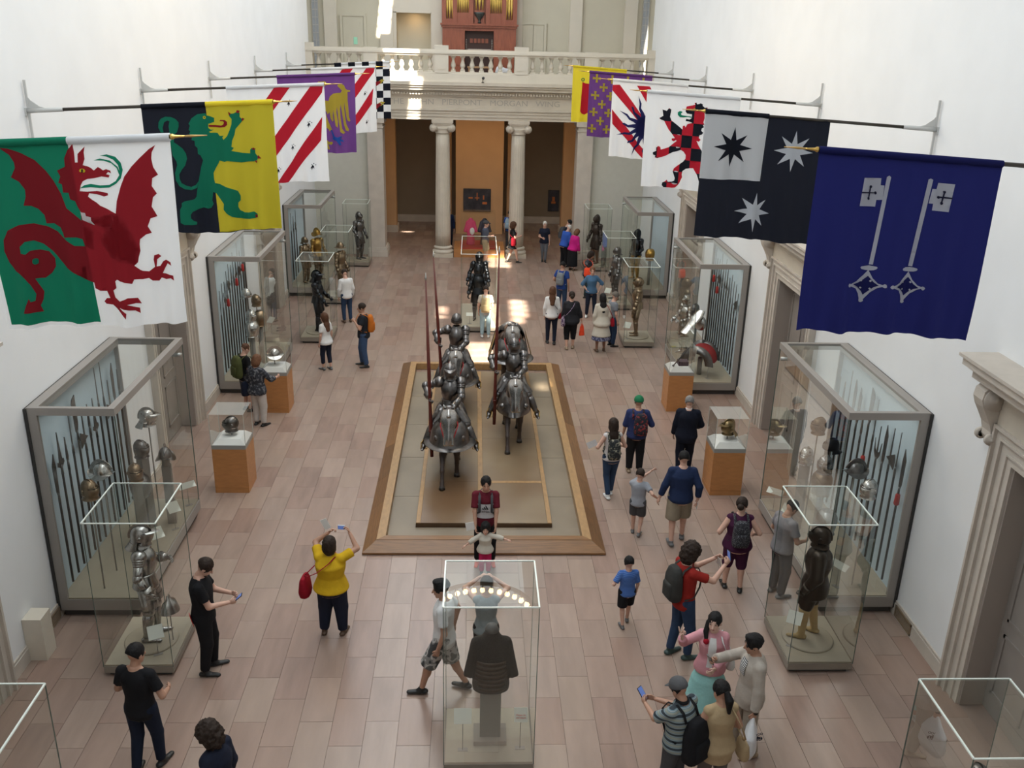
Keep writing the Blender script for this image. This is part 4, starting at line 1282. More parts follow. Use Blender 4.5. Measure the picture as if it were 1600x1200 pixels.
def banner(name, s, Y, base, label, seed):
    x0 = -4.77 if s < 0 else 2.985
    ph = seed * 1.7
    bt = thing('heraldic_banner', label, 'banner', (0, Y, 0), 0, 'heraldic banners on wall poles')
    zt = lambda x: 7.315 - 0.056 * (abs(x) - 2.98)
    def P(u, v, lay=0):
        x = x0 + u
        t = v / BH
        A = 0.006 + 0.038 * t ** 1.4
        y = A * math.sin(u * 13 + ph + 0.7 * math.sin(2.5 * v + ph)) + 0.5 * A * math.sin(u * 27 + 2 * ph) + 0.03 * t * math.sin(u * 2 + ph)
        x += 0.012 * t * math.sin(u * 9 + ph)
        return (x, y - 0.012 * (1 - t) - 0.0045 * lay, zt(x) - v - 0.012 * t * math.sin(u * 5 + ph))
    n = 56
    b = MB()
    b.add([P(BW * i / n, BH * j / n) for j in range(n + 1) for i in range(n + 1)], [(j * (n + 1) + i, j * (n + 1) + i + 1, (j + 1) * (n + 1) + i + 1, (j + 1) * (n + 1) + i) for j in range(n) for i in range(n)], 0, True)
    b.build('cloth', BC[base], bt)
    for col, lay, poly in art(name):
        us, vs = [p[0] for p in poly], [p[1] for p in poly]
        chk = col == 'check'
        verts, edges = [], []
        def seg(a, c):
            L = math.hypot(c[0] - a[0], c[1] - a[1])
            return [(a[0] + (c[0] - a[0]) * t / k, a[1] + (c[1] - a[1]) * t / k) for k in [max(1, int(L / 0.035))] for t in range(k)]
        ring = [q for i in range(len(poly)) for q in seg(poly[i], poly[(i + 1) % len(poly)])]
        verts = [Vector(p) for p in ring]
        edges = [(i, (i + 1) % len(ring)) for i in range(len(ring))]
        gx, gy = 0.218, 0.228
        if chk:
            for i in range(0, 10):
                for pts in ([(0.71 - 3 * gx + i * gx + 0.0, 0), (0.71 - 3 * gx + i * gx + 0.0, BH)], [(0, 0.52 - 2 * gy + i * gy), (BW, 0.52 - 2 * gy + i * gy)]):
                    k0 = len(verts)
                    verts += [Vector(pts[0]), Vector(pts[1])]
                    edges.append((k0, k0 + 1))
        st = 0.034
        for i in range(int(min(us) / st), int(max(us) / st) + 1):
            for j in range(int(min(vs) / st), int(max(vs) / st) + 1):
                if in_poly((i + 0.5) * st, (j + 0.5) * st, poly):
                    verts.append(Vector(((i + 0.5) * st, (j + 0.5) * st)))
        r = geometry.delaunay_2d_cdt(verts, edges, [], 0, 1e-5)
        tris, mi = [], []
        for f in r[2]:
            cx, cy = sum(r[0][i].x for i in f) / len(f), sum(r[0][i].y for i in f) / len(f)
            if in_poly(cx, cy, poly):
                tris.append(tuple(f))
                mi.append((int(math.floor((cx - 0.71) / gx)) + int(math.floor((cy - 0.52) / gy))) % 2 if chk else 0)
        if not tris:
            continue
        b = MB()
        used = sorted({i for f in tris for i in f})
        ix = {q: k for k, q in enumerate(used)}
        b.add([P(r[0][i].x, r[0][i].y, lay + 1) for i in used], [tuple(ix[i] for i in f) for f in tris], 0, True)
        b.m = mi
        nm = PIECE.get(name, 'emblem') if lay else 'cloth_panel'
        b.build(nm if lay < 2 or name in ('sun', 'keys') else 'emblem_detail', [BC['red'], BC['black']] if chk else BC[col], bt)
    # sleeve round the pole, in the colours met along the top
    cuts = [(0, BW, base)]
    for col, lay, poly in art(name):
        if lay == 0 and min(p[1] for p in poly) < 0.02:
            a = [p[0] for p in poly if p[1] < 0.03]
            cuts.append((max(min(a), 0), min(max(a), BW), col))
    for k, (a, e, col) in enumerate(cuts):
        if k == 0 and len(cuts) == 2:
            a, e = (cuts[1][1], BW) if cuts[1][0] < 0.1 else (0, cuts[1][0])
        rr = 0.036 + (0.002 if k else 0)
        MB().tube([(x0 + a + (e - a) * t / 4, 0, zt(x0 + a + (e - a) * t / 4) - 0.012) for t in range(5)], rr, 10, caps=False).build('sleeve', BC[col], bt)
    xs, xw = s * 2.955, s * (WX - 0.02)
    MB().tube([(s * 5.84, 0, zt(5.84) - 0.01), (s * 2.99, 0, zt(2.99) - 0.01)], [0.024, 0.018], 10).build('pole', M_POLE, bt)
    f = MB().lathe([(0.026, 0), (0.026, 0.02), (0.015, 0.04), (0.010, 0.10), (0.008, 0.14)], 10, 0, (xs + s * 0.03, 0, zt(2.98) - 0.01), (-s, 0, 0.05))
    fo = f.build('finial', M_GILT, bt)
    MB().tube([(xs - s * 0.08, 0, zt(2.98) - 0.005), (xs - s * 0.16, 0, zt(2.98)), (xs - s * 0.30, 0, zt(2.98) + 0.008)], [0.008, 0.012, 0.003], 8).build('finial_point', M_GILT2, fo)
    zb = zt(WX) - 0.01
    br = MB().tube([(s * 5.82, 0, zt(5.82) - 0.01), (xw, 0, zb)], [0.030, 0.034], 10).build('bracket_socket', M_BRACKET, bt)
    MB().box((min(xw, xw - s * 0.03), -0.012, zb - 0.42), (max(xw, xw - s * 0.03), 0.012, zb + 0.40)).build('wall_bar', M_BRACKET, br)
    g = MB()
    tri = [(xw, zb + 0.22), (xw - s * 0.06, zb + 0.14), (xw - s * 0.17, zb + 0.06), (xw - s * 0.34, zb + 0.02), (xw, zb + 0.02)]
    Mx = Matrix(((1, 0, 0, 0), (0, 0, 1, 0), (0, 1, 0, 0), (0, 0, 0, 1)))
    g.prism(tri, -0.006, 0.006, 0, Mx)
    g.build('gusset_plate', M_BRACKET, br)
    MB().box((min(xw, s * WX), -0.05, zb - 0.06), (max(xw, s * WX), 0.05, zb + 0.04)).build('wall_plate', M_BRACKET, br)
    return bt
banner('dragon', -1, 8.75, 'white', 'green and white banner with a red winged dragon, nearest on the left', 1)
banner('lion', -1, 13.3, 'black', 'black and yellow banner with a green rearing lion', 2)
banner('bend', -1, 17.9, 'white', 'white banner with red diagonal bands and black ermine tails', 3)
banner('eagle', -1, 22.5, 'purple', 'purple banner with a golden yellow eagle wing', 4)
banner('bend', -1, 27.2, 'white', 'farther white banner with red diagonal bands, behind the purple eagle banner', 5)
banner('check', -1, 31.75, 'white', 'black and white chequered banner nearest the balcony', 6)
banner('keys', 1, 8.75, 'navy', 'dark blue banner with two silver keys, nearest on the right', 7)
banner('stars', 1, 13.3, 'black', 'black banner with white quarter and eight pointed stars', 8)
banner('clion', 1, 18.0, 'white', 'white banner with a red and black chequered lion', 9)
banner('sun', 1, 22.6, 'white', 'white banner with red bands and a dark blue flaming sun', 10)
banner('cross', 1, 27.3, 'purple', 'purple banner strewn with small golden crosses', 11)
banner('yellow', 1, 32.0, 'yellow', 'plain yellow banner with a red hanging purse shape, nearest the balcony', 12)
# ================================================================== skeletons, hands, people
def ik(a, t, l1, l2, pole):
    """two-bone chain from A to T; returns the joint and the (possibly clamped) end."""
    a, t = Vector(a), Vector(t)
    d = t - a
    L = min(max(d.length, abs(l1 - l2) + 1e-3), (l1 + l2) * 0.998)
    d = d.normalized()
    t = a + d * L
    x = (l1 * l1 - l2 * l2 + L * L) / (2 * L)
    h = math.sqrt(max(l1 * l1 - x * x, 0))
    p = Vector(pole)
    p = p - d * p.dot(d)
    p = p.normalized() if p.length > 1e-6 else Vector((0, 1, 0))
    return a + d * x + p * h, t

def skeleton(h, lean=0, sway=0, lh=None, rh=None, lf=None, rf=None, pitch=0, turn=0, sw=1.0, seat=None, lpole=None, rpole=None, kpole=None, twist=0):
    """joint positions in metres for a figure of height H facing +y; hand and foot targets in units of H."""
    J = {'h': h}
    lf, rf = lf or (-0.062, 0.0), rf or (0.062, 0.0)
    lf = Vector((lf[0], lf[1], lf[2] if len(lf) > 2 else 0.045)) * h
    rf = Vector((rf[0], rf[1], rf[2] if len(rf) > 2 else 0.045)) * h
    lt, ls = 0.245 * h, 0.238 * h
    cx, cy = (lf.x + rf.x) / 2, (lf.y + rf.y) / 2
    hw = 0.05 * h
    if seat is not None:
        pz, cx, cy = seat * h, 0, 0
    else:
        pz = 0.528 * h
        for f, s in ((lf, -1), (rf, 1)):
            dx, dy = f.x - (cx + s * hw), f.y - cy
            pz = min(pz, f.z + math.sqrt(max(((lt + ls) * 0.995) ** 2 - dx * dx - dy * dy, 0.01)))
    pel = Vector((cx, cy, pz))
    a, sa = R(lean), R(sway)
    up = Vector((math.sin(sa), math.sin(a), math.cos(a))).normalized()
    tw = R(twist)
    rt = Vector((math.cos(tw), math.sin(tw), 0))
    rt = (rt - up * rt.dot(up)).normalized()
    fw = up.cross(rt)
    J.update(pelvis=pel, up=up, rt=rt, fw=fw)
    J['T'] = Matrix((rt, fw, up)).transposed()
    J['neck'] = pel + up * (0.312 * h)
    for s, n, tgt, pole in ((-1, 'l', lh, lpole), (1, 'r', rh, rpole)):
        sh = pel + up * (0.270 * h) + rt * (s * 0.098 * sw * h)
        tgt = Vector(tgt) * h if tgt else Vector((sh.x + s * 0.035 * h, sh.y + 0.03 * h, sh.z - 0.31 * h))
        el, wr = ik(sh, tgt, 0.168 * h, 0.152 * h, pole or (s * 0.6, -0.8, -0.4))
        J[n + 'sh'], J[n + 'el'], J[n + 'wr'] = sh, el, wr
        J[n + 'hd'] = (wr - el).normalized()
    for s, n, f in ((-1, 'l', lf), (1, 'r', rf)):
        hip = pel + rt * (s * hw)
        kn, an = ik(hip, f, lt, ls, (kpole and (kpole[0] * s, kpole[1], kpole[2])) or (s * 0.15, 1, 0))
        J[n + 'hip'], J[n + 'kn'], J[n + 'an'] = hip, kn, an
    p, t = R(pitch), R(turn)
    hu = (up * math.cos(p) + fw * math.sin(p)).normalized()
    hf0 = (fw * math.cos(p) - up * math.sin(p)).normalized()
    hr = (rt * math.cos(t) - hf0 * math.sin(t)).normalized()
    hf = (hf0 * math.cos(t) + rt * math.sin(t)).normalized()
    J['hu'], J['hf'], J['hr'] = hu, hf, hr
    J['head'] = J['neck'] + up * (0.022 * h) + hu * (0.068 * h) + hf * (0.014 * h)
    J['H'] = Matrix((hr, hf, hu)).transposed()
    return J

def hand_mesh(b, wr, d, n, s, sc, curl=25, mi=0, spread=4, point=False, thumb=35):
    """five jointed fingers on a palm, one continuous hand rooted at the wrist; N is the way the palm faces."""
    d = Vector(d).normalized()
    n = Vector(n)
    n = (n - d * n.dot(d)).normalized()
    lat = d.cross(n) * s                    # towards the thumb
    b.tube([wr - d * 0.01 * sc, wr + d * 0.03 * sc, wr + d * 0.065 * sc, wr + d * 0.09 * sc], [0.026 * sc, 0.036 * sc, 0.042 * sc, 0.036 * sc], 8, mi, 0.45, ref=n)
    for i, (o, L) in enumerate(((0.031, 0.072), (0.0105, 0.082), (-0.0105, 0.077), (-0.031, 0.060))):
        p = wr + d * (0.084 * sc) + lat * (o * sc)
        pts, rad = [p - d * 0.015 * sc, p], [0.0098 * sc, 0.0096 * sc]
        a = R((curl if not (point and i == 0) else 4) * 0.8)
        dd = (d + lat * math.tan(R(spread * (1.5 - i)))).normalized()
        for k, q in enumerate((0.45, 0.32, 0.23)):
            v = dd * math.cos(a) + n * math.sin(a)
            p = p + v * (L * q * sc)
            pts.append(p)
            rad.append((0.009 - 0.0012 * k) * sc)
            a += R(curl if not (point and i == 0) else 4)
        b.tube(pts, rad, 6, mi)
    p = wr + d * (0.03 * sc) + lat * (0.026 * sc)
    t = R(thumb)
    v = (d * math.cos(t) + lat * math.sin(t) + n * 0.35).normalized()
    q = p + v * 0.038 * sc
    w_ = (d * math.cos(t * 0.6) + lat * math.sin(t * 0.2) + n * (0.3 + curl / 90)).normalized()
    b.tube([p - v * 0.012 * sc, p, q, q + w_ * 0.028 * sc], [0.012 * sc, 0.0125 * sc, 0.0105 * sc, 0.008 * sc], 6, mi)

def join_meshes(name, ms, mats):
    bm = bmesh.new()
    for m in ms:
        bm.from_mesh(m)
    out = bpy.data.meshes.new(name)
    bm.to_mesh(out)
    bm.free()
    for m in mats if isinstance(mats, (list, tuple)) else [mats]:
        out.materials.append(m)
    for m in ms:
        bpy.data.meshes.remove(m)
    return out

SKIN = {'light': mat('skin_light', (0.60, 0.36, 0.27), 0.5, var=0.06, vscale=20), 'tan': mat('skin_tan', (0.47, 0.26, 0.175), 0.5, var=0.06, vscale=20),
        'brown': mat('skin_brown', (0.27, 0.135, 0.085), 0.5, var=0.06, vscale=20), 'pale': mat('skin_pale', (0.66, 0.43, 0.34), 0.5, var=0.05, vscale=20), 'dark': mat('skin_dark', (0.13, 0.065, 0.045), 0.5)}
def hair_mat(n, c): return mat('hair_' + n, c, 0.6, spec=0.22, var=0.45, vscale=60, bump=0.35, bscale=120, stretch=(1, 1, 0.25))
HAIR = {'black': hair_mat('black', (0.012, 0.011, 0.011)), 'dark': hair_mat('dark_brown', (0.035, 0.022, 0.016)), 'brown': hair_mat('brown', (0.12, 0.055, 0.03)), 'grey': hair_mat('grey', (0.26, 0.25, 0.24)),
        'white': hair_mat('white', (0.75, 0.72, 0.66)), 'blond': hair_mat('blond', (0.62, 0.50, 0.32)), 'auburn': hair_mat('auburn', (0.20, 0.095, 0.05))}
def fabric(n, c, var=0.12, **k):
    k.setdefault('rough', 0.85)
    k.setdefault('vscale', 9)
    return mat('fabric_' + n, c, var=var, bump=0.25, bscale=22, spec=0.2, **k)
M_EYE = mat('eye_dark', (0.02, 0.015, 0.012), 0.3)
M_LIP = mat('lip', (0.42, 0.15, 0.13), 0.5)

TORSO = {'m': [(-0.07, 0.080, 0.066, 0.0), (-0.02, 0.098, 0.072, -0.004), (0.03, 0.092, 0.066, 0), (0.09, 0.084, 0.060, 0.002), (0.17, 0.094, 0.066, 0.002), (0.225, 0.102, 0.068, 0), (0.26, 0.092, 0.060, -0.004), (0.285, 0.066, 0.050, -0.006), (0.305, 0.042, 0.040, -0.006), (0.33, 0.032, 0.033, -0.004)],
         'f': [(-0.07, 0.084, 0.070, -0.004), (-0.02, 0.104, 0.076, -0.008), (0.03, 0.092, 0.066, 0), (0.10, 0.073, 0.056, 0.002), (0.17, 0.085, 0.066, 0.006), (0.215, 0.088, 0.072, 0.008), (0.25, 0.084, 0.058, 0), (0.28, 0.060, 0.047, -0.006), (0.30, 0.036, 0.036, -0.006), (0.325, 0.029, 0.030, -0.004)]}
def person(label, x, y, face, h, sex='m', skin='light', hair='dark', style='short', top=None, bottom=None, shoes=None, pose=None, w=1.0, res=0.018,
           lcurl=25, rcurl=25, lpalm=None, rpalm=None, lpoint=False, rpoint=False, features=False, z=0.0, ldir=None, rdir=None):
    pose = dict(pose or {})
    pose.setdefault('sw', (1.0 if sex == 'm' else 0.86) * (0.6 + 0.4 * w))
    J = skeleton(h, **pose)
    rz = R(face - 90)
    root = thing('person', label, 'person', (x, y, z), rz, 'museum visitors')
    T, H, sm = J['T'], J['H'], SKIN[skin]
    ww = w
    def torso(off=0.0, t0=-0.07, t1=0.33, flare=0.0, sc=1.0):
        tab = []
        rows = TORSO[sex]
        ts = sorted({t0, t1, *[r[0] for r in rows if t0 < r[0] < t1]})
        A = np.array(rows)
        for t in ts:
            e = [float(np.interp(t, A[:, 0], A[:, i])) for i in (1, 2, 3)]
            wf = 1 + (ww - 1) * (1.0 if t < 0.24 else max(0, 1 - (t - 0.24) / 0.07) * 0.7)
            f = flare * max(0, min(1, (0.12 - t) / 0.2))
            tab.append((t * h, e[0] * h * wf * sc + off + f, e[1] * h * wf * (1 + (wf - 1) * 0.5) * sc + off + f, e[2] * h))
        return tab
    B = Blob(0.016)
    B.loft(J['pelvis'], T, torso())
    for n, s in (('l', -1), ('r', 1)):
        lw = 0.6 + 0.4 * ww
        B.chain([J[n + 'sh'], J[n + 'el'], J[n + 'wr']], [0.030 * h * lw, 0.023 * h * lw, 0.0155 * h])
        B.ell(J[n + 'sh'], 0.030 * h * lw)
        B.cone(J[n + 'sh'] + J['up'] * 0.004 * h, J['neck'] - J['up'] * 0.004 * h, 0.024 * h * lw, 0.026 * h)
        cv = 0.8 if (bottom or {}).get('kind') == 'long' else 1.0
        B.chain([J[n + 'hip'], J[n + 'kn'], J[n + 'an']], [0.054 * h * ww * cv, 0.034 * h * lw * cv, 0.021 * h * cv])
        B.ell(J[n + 'kn'].lerp(J[n + 'an'], 0.28) - J['fw'] * 0.006 * h, (0.030 * h * lw * cv, 0.030 * h * lw * cv, 0.06 * h))
    B.cone(J['neck'] - J['up'] * 0.02 * h, J['head'] - J['hu'] * 0.03 * h, 0.033 * h, 0.030 * h)
    parts = [B.mesh('body', res, [])]
    c = J['head']
    Hd = Blob(0.008)
    hs = 0.5 * (h + 1.70) * 1.10 if h > 1.4 else 1.60 - 0.3 * (1.3 - h)        # children have larger heads
    if h < 1.4:
        c = c + J['hu'] * (0.045 * (hs - h))
        J['head'] = c
    J['hs'] = hs
    Hd.ell(c + J['hu'] * 0.012 * hs, (0.0415 * hs, 0.052 * hs, 0.053 * hs), H)
    Hd.ell(c - J['hu'] * 0.028 * hs + J['hf'] * 0.012 * hs, (0.033 * hs, 0.038 * hs, 0.038 * hs), H)
    Hd.ell(c - J['hu'] * 0.058 * hs + J['hf'] * 0.030 * hs, (0.016 * hs, 0.015 * hs, 0.012 * hs), H)
    Hd.cone(c + J['hf'] * 0.050 * hs + J['hu'] * 0.002 * hs, c + J['hf'] * 0.060 * hs - J['hu'] * 0.022 * hs, 0.005 * hs, 0.008 * hs)
    for s in (-1, 1):
        Hd.ell(c + J['hr'] * (s * 0.043 * hs) - J['hu'] * 0.006 * hs - J['hf'] * 0.004 * hs, (0.006 * hs, 0.012 * hs, 0.018 * hs), H)
    Hd.cone(c - J['hu'] * 0.07 * hs - J['hf'] * 0.01 * hs, c - J['hu'] * 0.03 * hs, 0.029 * hs, 0.030 * hs)
    parts.append(Hd.mesh('head', min(res, 0.0105), []))
    hb = MB()
    for n, s, cu, pn, pt, dd in (('l', -1, lcurl, lpalm, lpoint, ldir), ('r', 1, rcurl, rpalm, rpoint, rdir)):
        hand_mesh(hb, J[n + 'wr'], dd or J[n + 'hd'], pn or (-s, 0.15, 0), s, h / 1.75 * 0.98, cu, point=pt)
    parts.append(hb.mesh('hands', []))
    body = link('body', join_meshes('body', parts, sm), root)
    if features:
        for s in (-1, 1):
            e = MB()
            e.ball(c + J['hr'] * (s * 0.0175 * hs) + J['hf'] * 0.0468 * hs + J['hu'] * 0.002 * hs, (0.0085 * hs, 0.0045 * hs, 0.0032 * hs), 0, 8, 5, H)
            e.ball(c + J['hr'] * (s * 0.0185 * hs) + J['hf'] * 0.0475 * hs + J['hu'] * 0.0145 * hs, (0.0115 * hs, 0.004 * hs, 0.0022 * hs), 0, 8, 4, H)
            e.build('eye', M_EYE, body)
        MB().ball(c - J['hu'] * 0.036 * hs + J['hf'] * 0.0488 * hs, (0.0135 * hs, 0.0045 * hs, 0.0042 * hs), 0, 8, 5, H).build('mouth', M_LIP, body)
    # hair
    if style:
        hm = HAIR[hair]
        K = Blob(0.012)
        thick = {'short': 0.006, 'crop': 0.003, 'curly': 0.020, 'bob': 0.011, 'long': 0.009, 'bun': 0.007, 'pony': 0.007, 'quiff': 0.008, 'afro': 0.02}.get(style, 0.006)
        K.ell(c + J['hu'] * 0.016 * hs - J['hf'] * 0.006 * hs, ((0.0425 + thick) * hs, (0.051 + thick) * hs, (0.052 + thick) * hs), H)
        if style in ('bob', 'long', 'curly', 'afro'):
            K.ell(c - J['hu'] * 0.02 * hs - J['hf'] * 0.018 * hs, ((0.045 + thick) * hs, (0.042 + thick) * hs, (0.055 + thick) * hs), H)
        if style == 'long':
            nb = J['neck'] - J['fw'] * 0.040 * h
            K.cone(c - J['hu'] * 0.03 * hs - J['hf'] * 0.03 * hs, nb - J['up'] * 0.02 * h, 0.040 * hs, 0.05 * hs, 0.6, J['fw'])
            K.cone(nb - J['up'] * 0.02 * h, nb - J['up'] * 0.11 * h - J['fw'] * 0.028 * h, 0.05 * hs, 0.035 * hs, 0.5, J['fw'])
        if style == 'quiff':
            K.ell(c + J['hu'] * 0.052 * hs + J['hf'] * 0.022 * hs, (0.034 * hs, 0.034 * hs, 0.022 * hs), H)
        front = {'bob': 0.040, 'long': 0.040, 'curly': 0.046}.get(style, 0.044)
        # clear the face and the nape
        K.cut_ell(c - J['hu'] * 0.042 * hs + J['hf'] * 0.075 * hs, (0.043 * hs, 0.062 * hs, 0.066 * hs), H)
        if style not in ('long', 'bob', 'curly', 'afro'):
            K.cut_half(c - J['hu'] * 0.030 * hs, -(J['hu'] + J['hf'] * 0.85))
            for s in (-1, 1):
                K.cut_ell(c + J['hr'] * (s * 0.052 * hs) - J['hu'] * 0.03 * hs + J['hf'] * 0.014 * hs, (0.019 * hs, 0.034 * hs, 0.038 * hs), H)
        hme = K.mesh('hair', 0.013 if res < 0.022 else 0.018, hm)
        amp, fq = (0.022, 26) if style in ('curly', 'afro') else (0.005, 40)
        for v in hme.vertices:
            d = (v.co - c).normalized()
            v.co += d * (amp * (noise.noise(v.co * fq) + 0.5 * noise.noise(v.co * fq * 2.1)))
        ho = link('hair', hme, root)
        if style in ('bun', 'pony'):
            Q = Blob(0.01)
            if style == 'bun':
                Q.ell(c - J['hf'] * 0.062 * hs + J['hu'] * 0.0 * hs, 0.030 * hs)
            else:
                p0 = c - J['hf'] * 0.055 * hs + J['hu'] * 0.01 * hs
                Q.chain([p0, p0 - J['hf'] * 0.022 * hs - J['hu'] * 0.04 * hs, p0 - J['hf'] * 0.020 * hs - J['hu'] * 0.115 * hs], [0.018 * hs, 0.026 * hs, 0.012 * hs])
            Q.build('hair_tie_knot', 0.012, hm, ho)
    # trousers, skirt, shorts
    bt = dict(kind='long', mat=None)
    bt.update(bottom or {})
    if bt['mat'] is not None:
        G = Blob(0.018)
        kind, off = bt['kind'], bt.get('off', 0.010)
        if kind == 'skirt':
            L = bt.get('len', 0.30)
            fl = bt.get('flare', 0.06)
            dz = J['pelvis'].z / h
            tab = [(-(L) * h, (0.10 + fl) * h * ww, (0.085 + fl) * h * ww, 0), (-0.12 * h, (0.107 + fl * 0.35) * h * ww, (0.085 + fl * 0.3) * h * ww, 0)] + torso(off + 0.004, -0.05, bt.get('waist', 0.06))
            G.loft(J['pelvis'], T if bt.get('follow') else Matrix.Identity(3), tab)
        else:
            G.loft(J['pelvis'], T, torso(off, -0.06, bt.get('waist', 0.055)))
            for n, s in (('l', -1), ('r', 1)):
                hip, kn, an = J[n + 'hip'], J[n + 'kn'], J[n + 'an']
                lw = 0.6 + 0.4 * ww
                fit = bt.get('fit', 1.0)
                G.cone(hip, kn, 0.058 * h * ww + off * 0.6, (0.037 * h * lw + off) * fit) if kind != 'shorts' else G.cone(hip, hip.lerp(kn, bt.get('cut', 0.92)), 0.06 * h * ww + off, (0.047 * h * lw + off) * fit, cut=True)
                if kind == 'long':
                    e = an - (an - kn).normalized() * 0.008 * h
                    G.cone(kn, e, (0.037 * h * lw + off) * fit, (0.024 * h + off * 1.4) * fit, cut=True)
                elif kind == 'capri':
                    G.cone(kn, kn.lerp(an, bt.get('cut', 0.55)), (0.037 * h * lw + off) * fit, (0.031 * h + off) * fit, cut=True)
        G.build('skirt' if kind == 'skirt' else 'shorts' if kind == 'shorts' else 'trousers', res, bt['mat'], root)
    # shirt, dress, jacket
    def garment(tp, name, grow=0.0):
        G = Blob(0.018)
        off = tp.get('off', 0.014) + grow
        hem = tp.get('hem', -0.045)
        G.loft(J['pelvis'], T, torso(off, hem, tp.get('neck', 0.308), tp.get('flare', 0.0) + 0.008))
        if tp.get('drop'):              # dress or long coat below the hips, hanging straight
            d = tp['drop']
            G.loft(J['pelvis'], Matrix.Identity(3), [(-d * h, (0.108 + tp.get('flare', 0) / h) * h * ww + off, (0.092 + tp.get('flare', 0) / h) * h * ww + off, 0), (-0.10 * h, 0.106 * h * ww + off, 0.082 * h * ww + off, -0.005), (0.02 * h, 0.095 * h * ww + off, 0.07 * h * ww + off, 0)])
        sl = tp.get('sleeve', 'short')
        lw = 0.6 + 0.4 * ww
        for n, s in (('l', -1), ('r', 1)):
            sh, el, wr = J[n + 'sh'], J[n + 'el'], J[n + 'wr']
            G.ell(sh, 0.030 * h * lw + off * (0.7 if sl else 0.3))
            G.cone(sh + J['up'] * 0.002 * h, J['neck'] - J['up'] * 0.012 * h, 0.024 * h * lw + off * 0.7, 0.026 * h + off * 0.4)
            if sl == 'short':
                G.cone(sh, sh.lerp(el, tp.get('slen', 0.68)), 0.030 * h * lw + off * 0.7, 0.029 * h * lw + off * 1.0, cut=True)
            elif sl:
                G.cone(sh, el, 0.030 * h * lw + off * 0.7, 0.025 * h * lw + off * 0.9)
                G.cone(el, el.lerp(wr, tp.get('slen', 0.97)), 0.025 * h * lw + off * 0.9, 0.019 * h * lw + off, cut=True)
        return G.build(name, res, tp['mat'], root)
    if top:
        garment(top, top.get('name', 'shirt'))
    # shoes
    if shoes is not None:
        for n, s in (('l', -1), ('r', 1)):
            an, kn = J[n + 'an'], J[n + 'kn']
            f = Vector((s * 0.18, 1, 0)).normalized()
            lift = an.z - 0.045 * h
            tp_ = J.get(n + 'toe')
            S = Blob(0.012)
            base = Vector((an.x, an.y, max(an.z - 0.030 * h, 0.016)))
            dn = -0.35 if lift > 0.03 else 0
            heel = base - f * 0.022 * h
            toe = base + f * 0.098 * h + Vector((0, 0, -0.004 * h + dn * 0.06 * h))
            toe.z = max(toe.z, 0.016)
            S.cone(heel, toe, 0.026 * h, 0.020 * h, 0.75, (0, 0, 1))
            S.cone(an, base + f * 0.02 * h, 0.024 * h, 0.027 * h)
            S.cut_half((0, 0, max(base.z - 0.016, 0.001) if lift < 0.03 else -1), (0, 0, -1))
            S.cut_half(an + Vector((0, 0, 0.012 * h)), (0, 0, 1))
            S.build('shoe', max(res * 0.75, 0.011), shoes, root)
    J['root'], J['torso'], J['w'] = root, torso, ww
    return J

def worn(J, name, label, cat):
    """a top-level thing built in the same local frame as the wearer."""
    o = thing(name, label, cat, J['root'].location, J['root'].rotation_euler[2])
    return o

def backpack(J, label, m, size=1.0, strap=None, low=0.0, side=0.0, extra=None):
    h = J['h']
    o = worn(J, 'backpack', label, 'backpack')
    T = J['T']
    d = 0.07 * h * J['w'] * 1.05
    c = J['pelvis'] + J['up'] * ((0.17 - low) * h) - J['fw'] * (d + 0.055 * size) + J['rt'] * side * h
    B = Blob(0.03)
    B.loft(c, T, [(-0.15 * size * h / 1.0, 0.080 * size * h, 0.050 * size * h, 0), (-0.10 * size * h, 0.090 * size * h, 0.058 * size * h, -0.004), (0.05 * size * h, 0.085 * size * h, 0.052 * size * h, 0), (0.115 * size * h, 0.066 * size * h, 0.040 * size * h, 0.006), (0.135 * size * h, 0.045 * size * h, 0.028 * size * h, 0.008)], power=3)
    B.build('bag_body', 0.018, m, o)
    P = Blob(0.02)
    P.loft(c - J['fw'] * 0.050 * size * h, T, [(-0.12 * size * h, 0.060 * size * h, 0.022 * size * h, 0), (-0.01 * size * h, 0.062 * size * h, 0.022 * size * h, 0), (0.01 * size * h, 0.05 * size * h, 0.012 * size * h, 0)], power=3)
    P.build('front_pocket', 0.018, extra or m, o)
    for s in (-1, 1):
        b = MB()
        sx = s * 0.062 * h
        pts = []
        for t, dy in ((0.22, -1.02), (0.285, -0.7), (0.315, -0.1), (0.29, 0.72), (0.22, 1.12), (0.12, 1.02), (0.06, 0.3), (0.05, -0.6)):
            xx = sx * (1.0 if t > 0.1 else 1.55)
            pts.append(J['pelvis'] + J['up'] * (t * h) + J['rt'] * xx + J['fw'] * (dy * (d + 0.022)))
        b.tube(pts, 0.020, 6, 0, 0.3, ref=J['fw'])
        b.build('strap', strap or m, o)
    return o

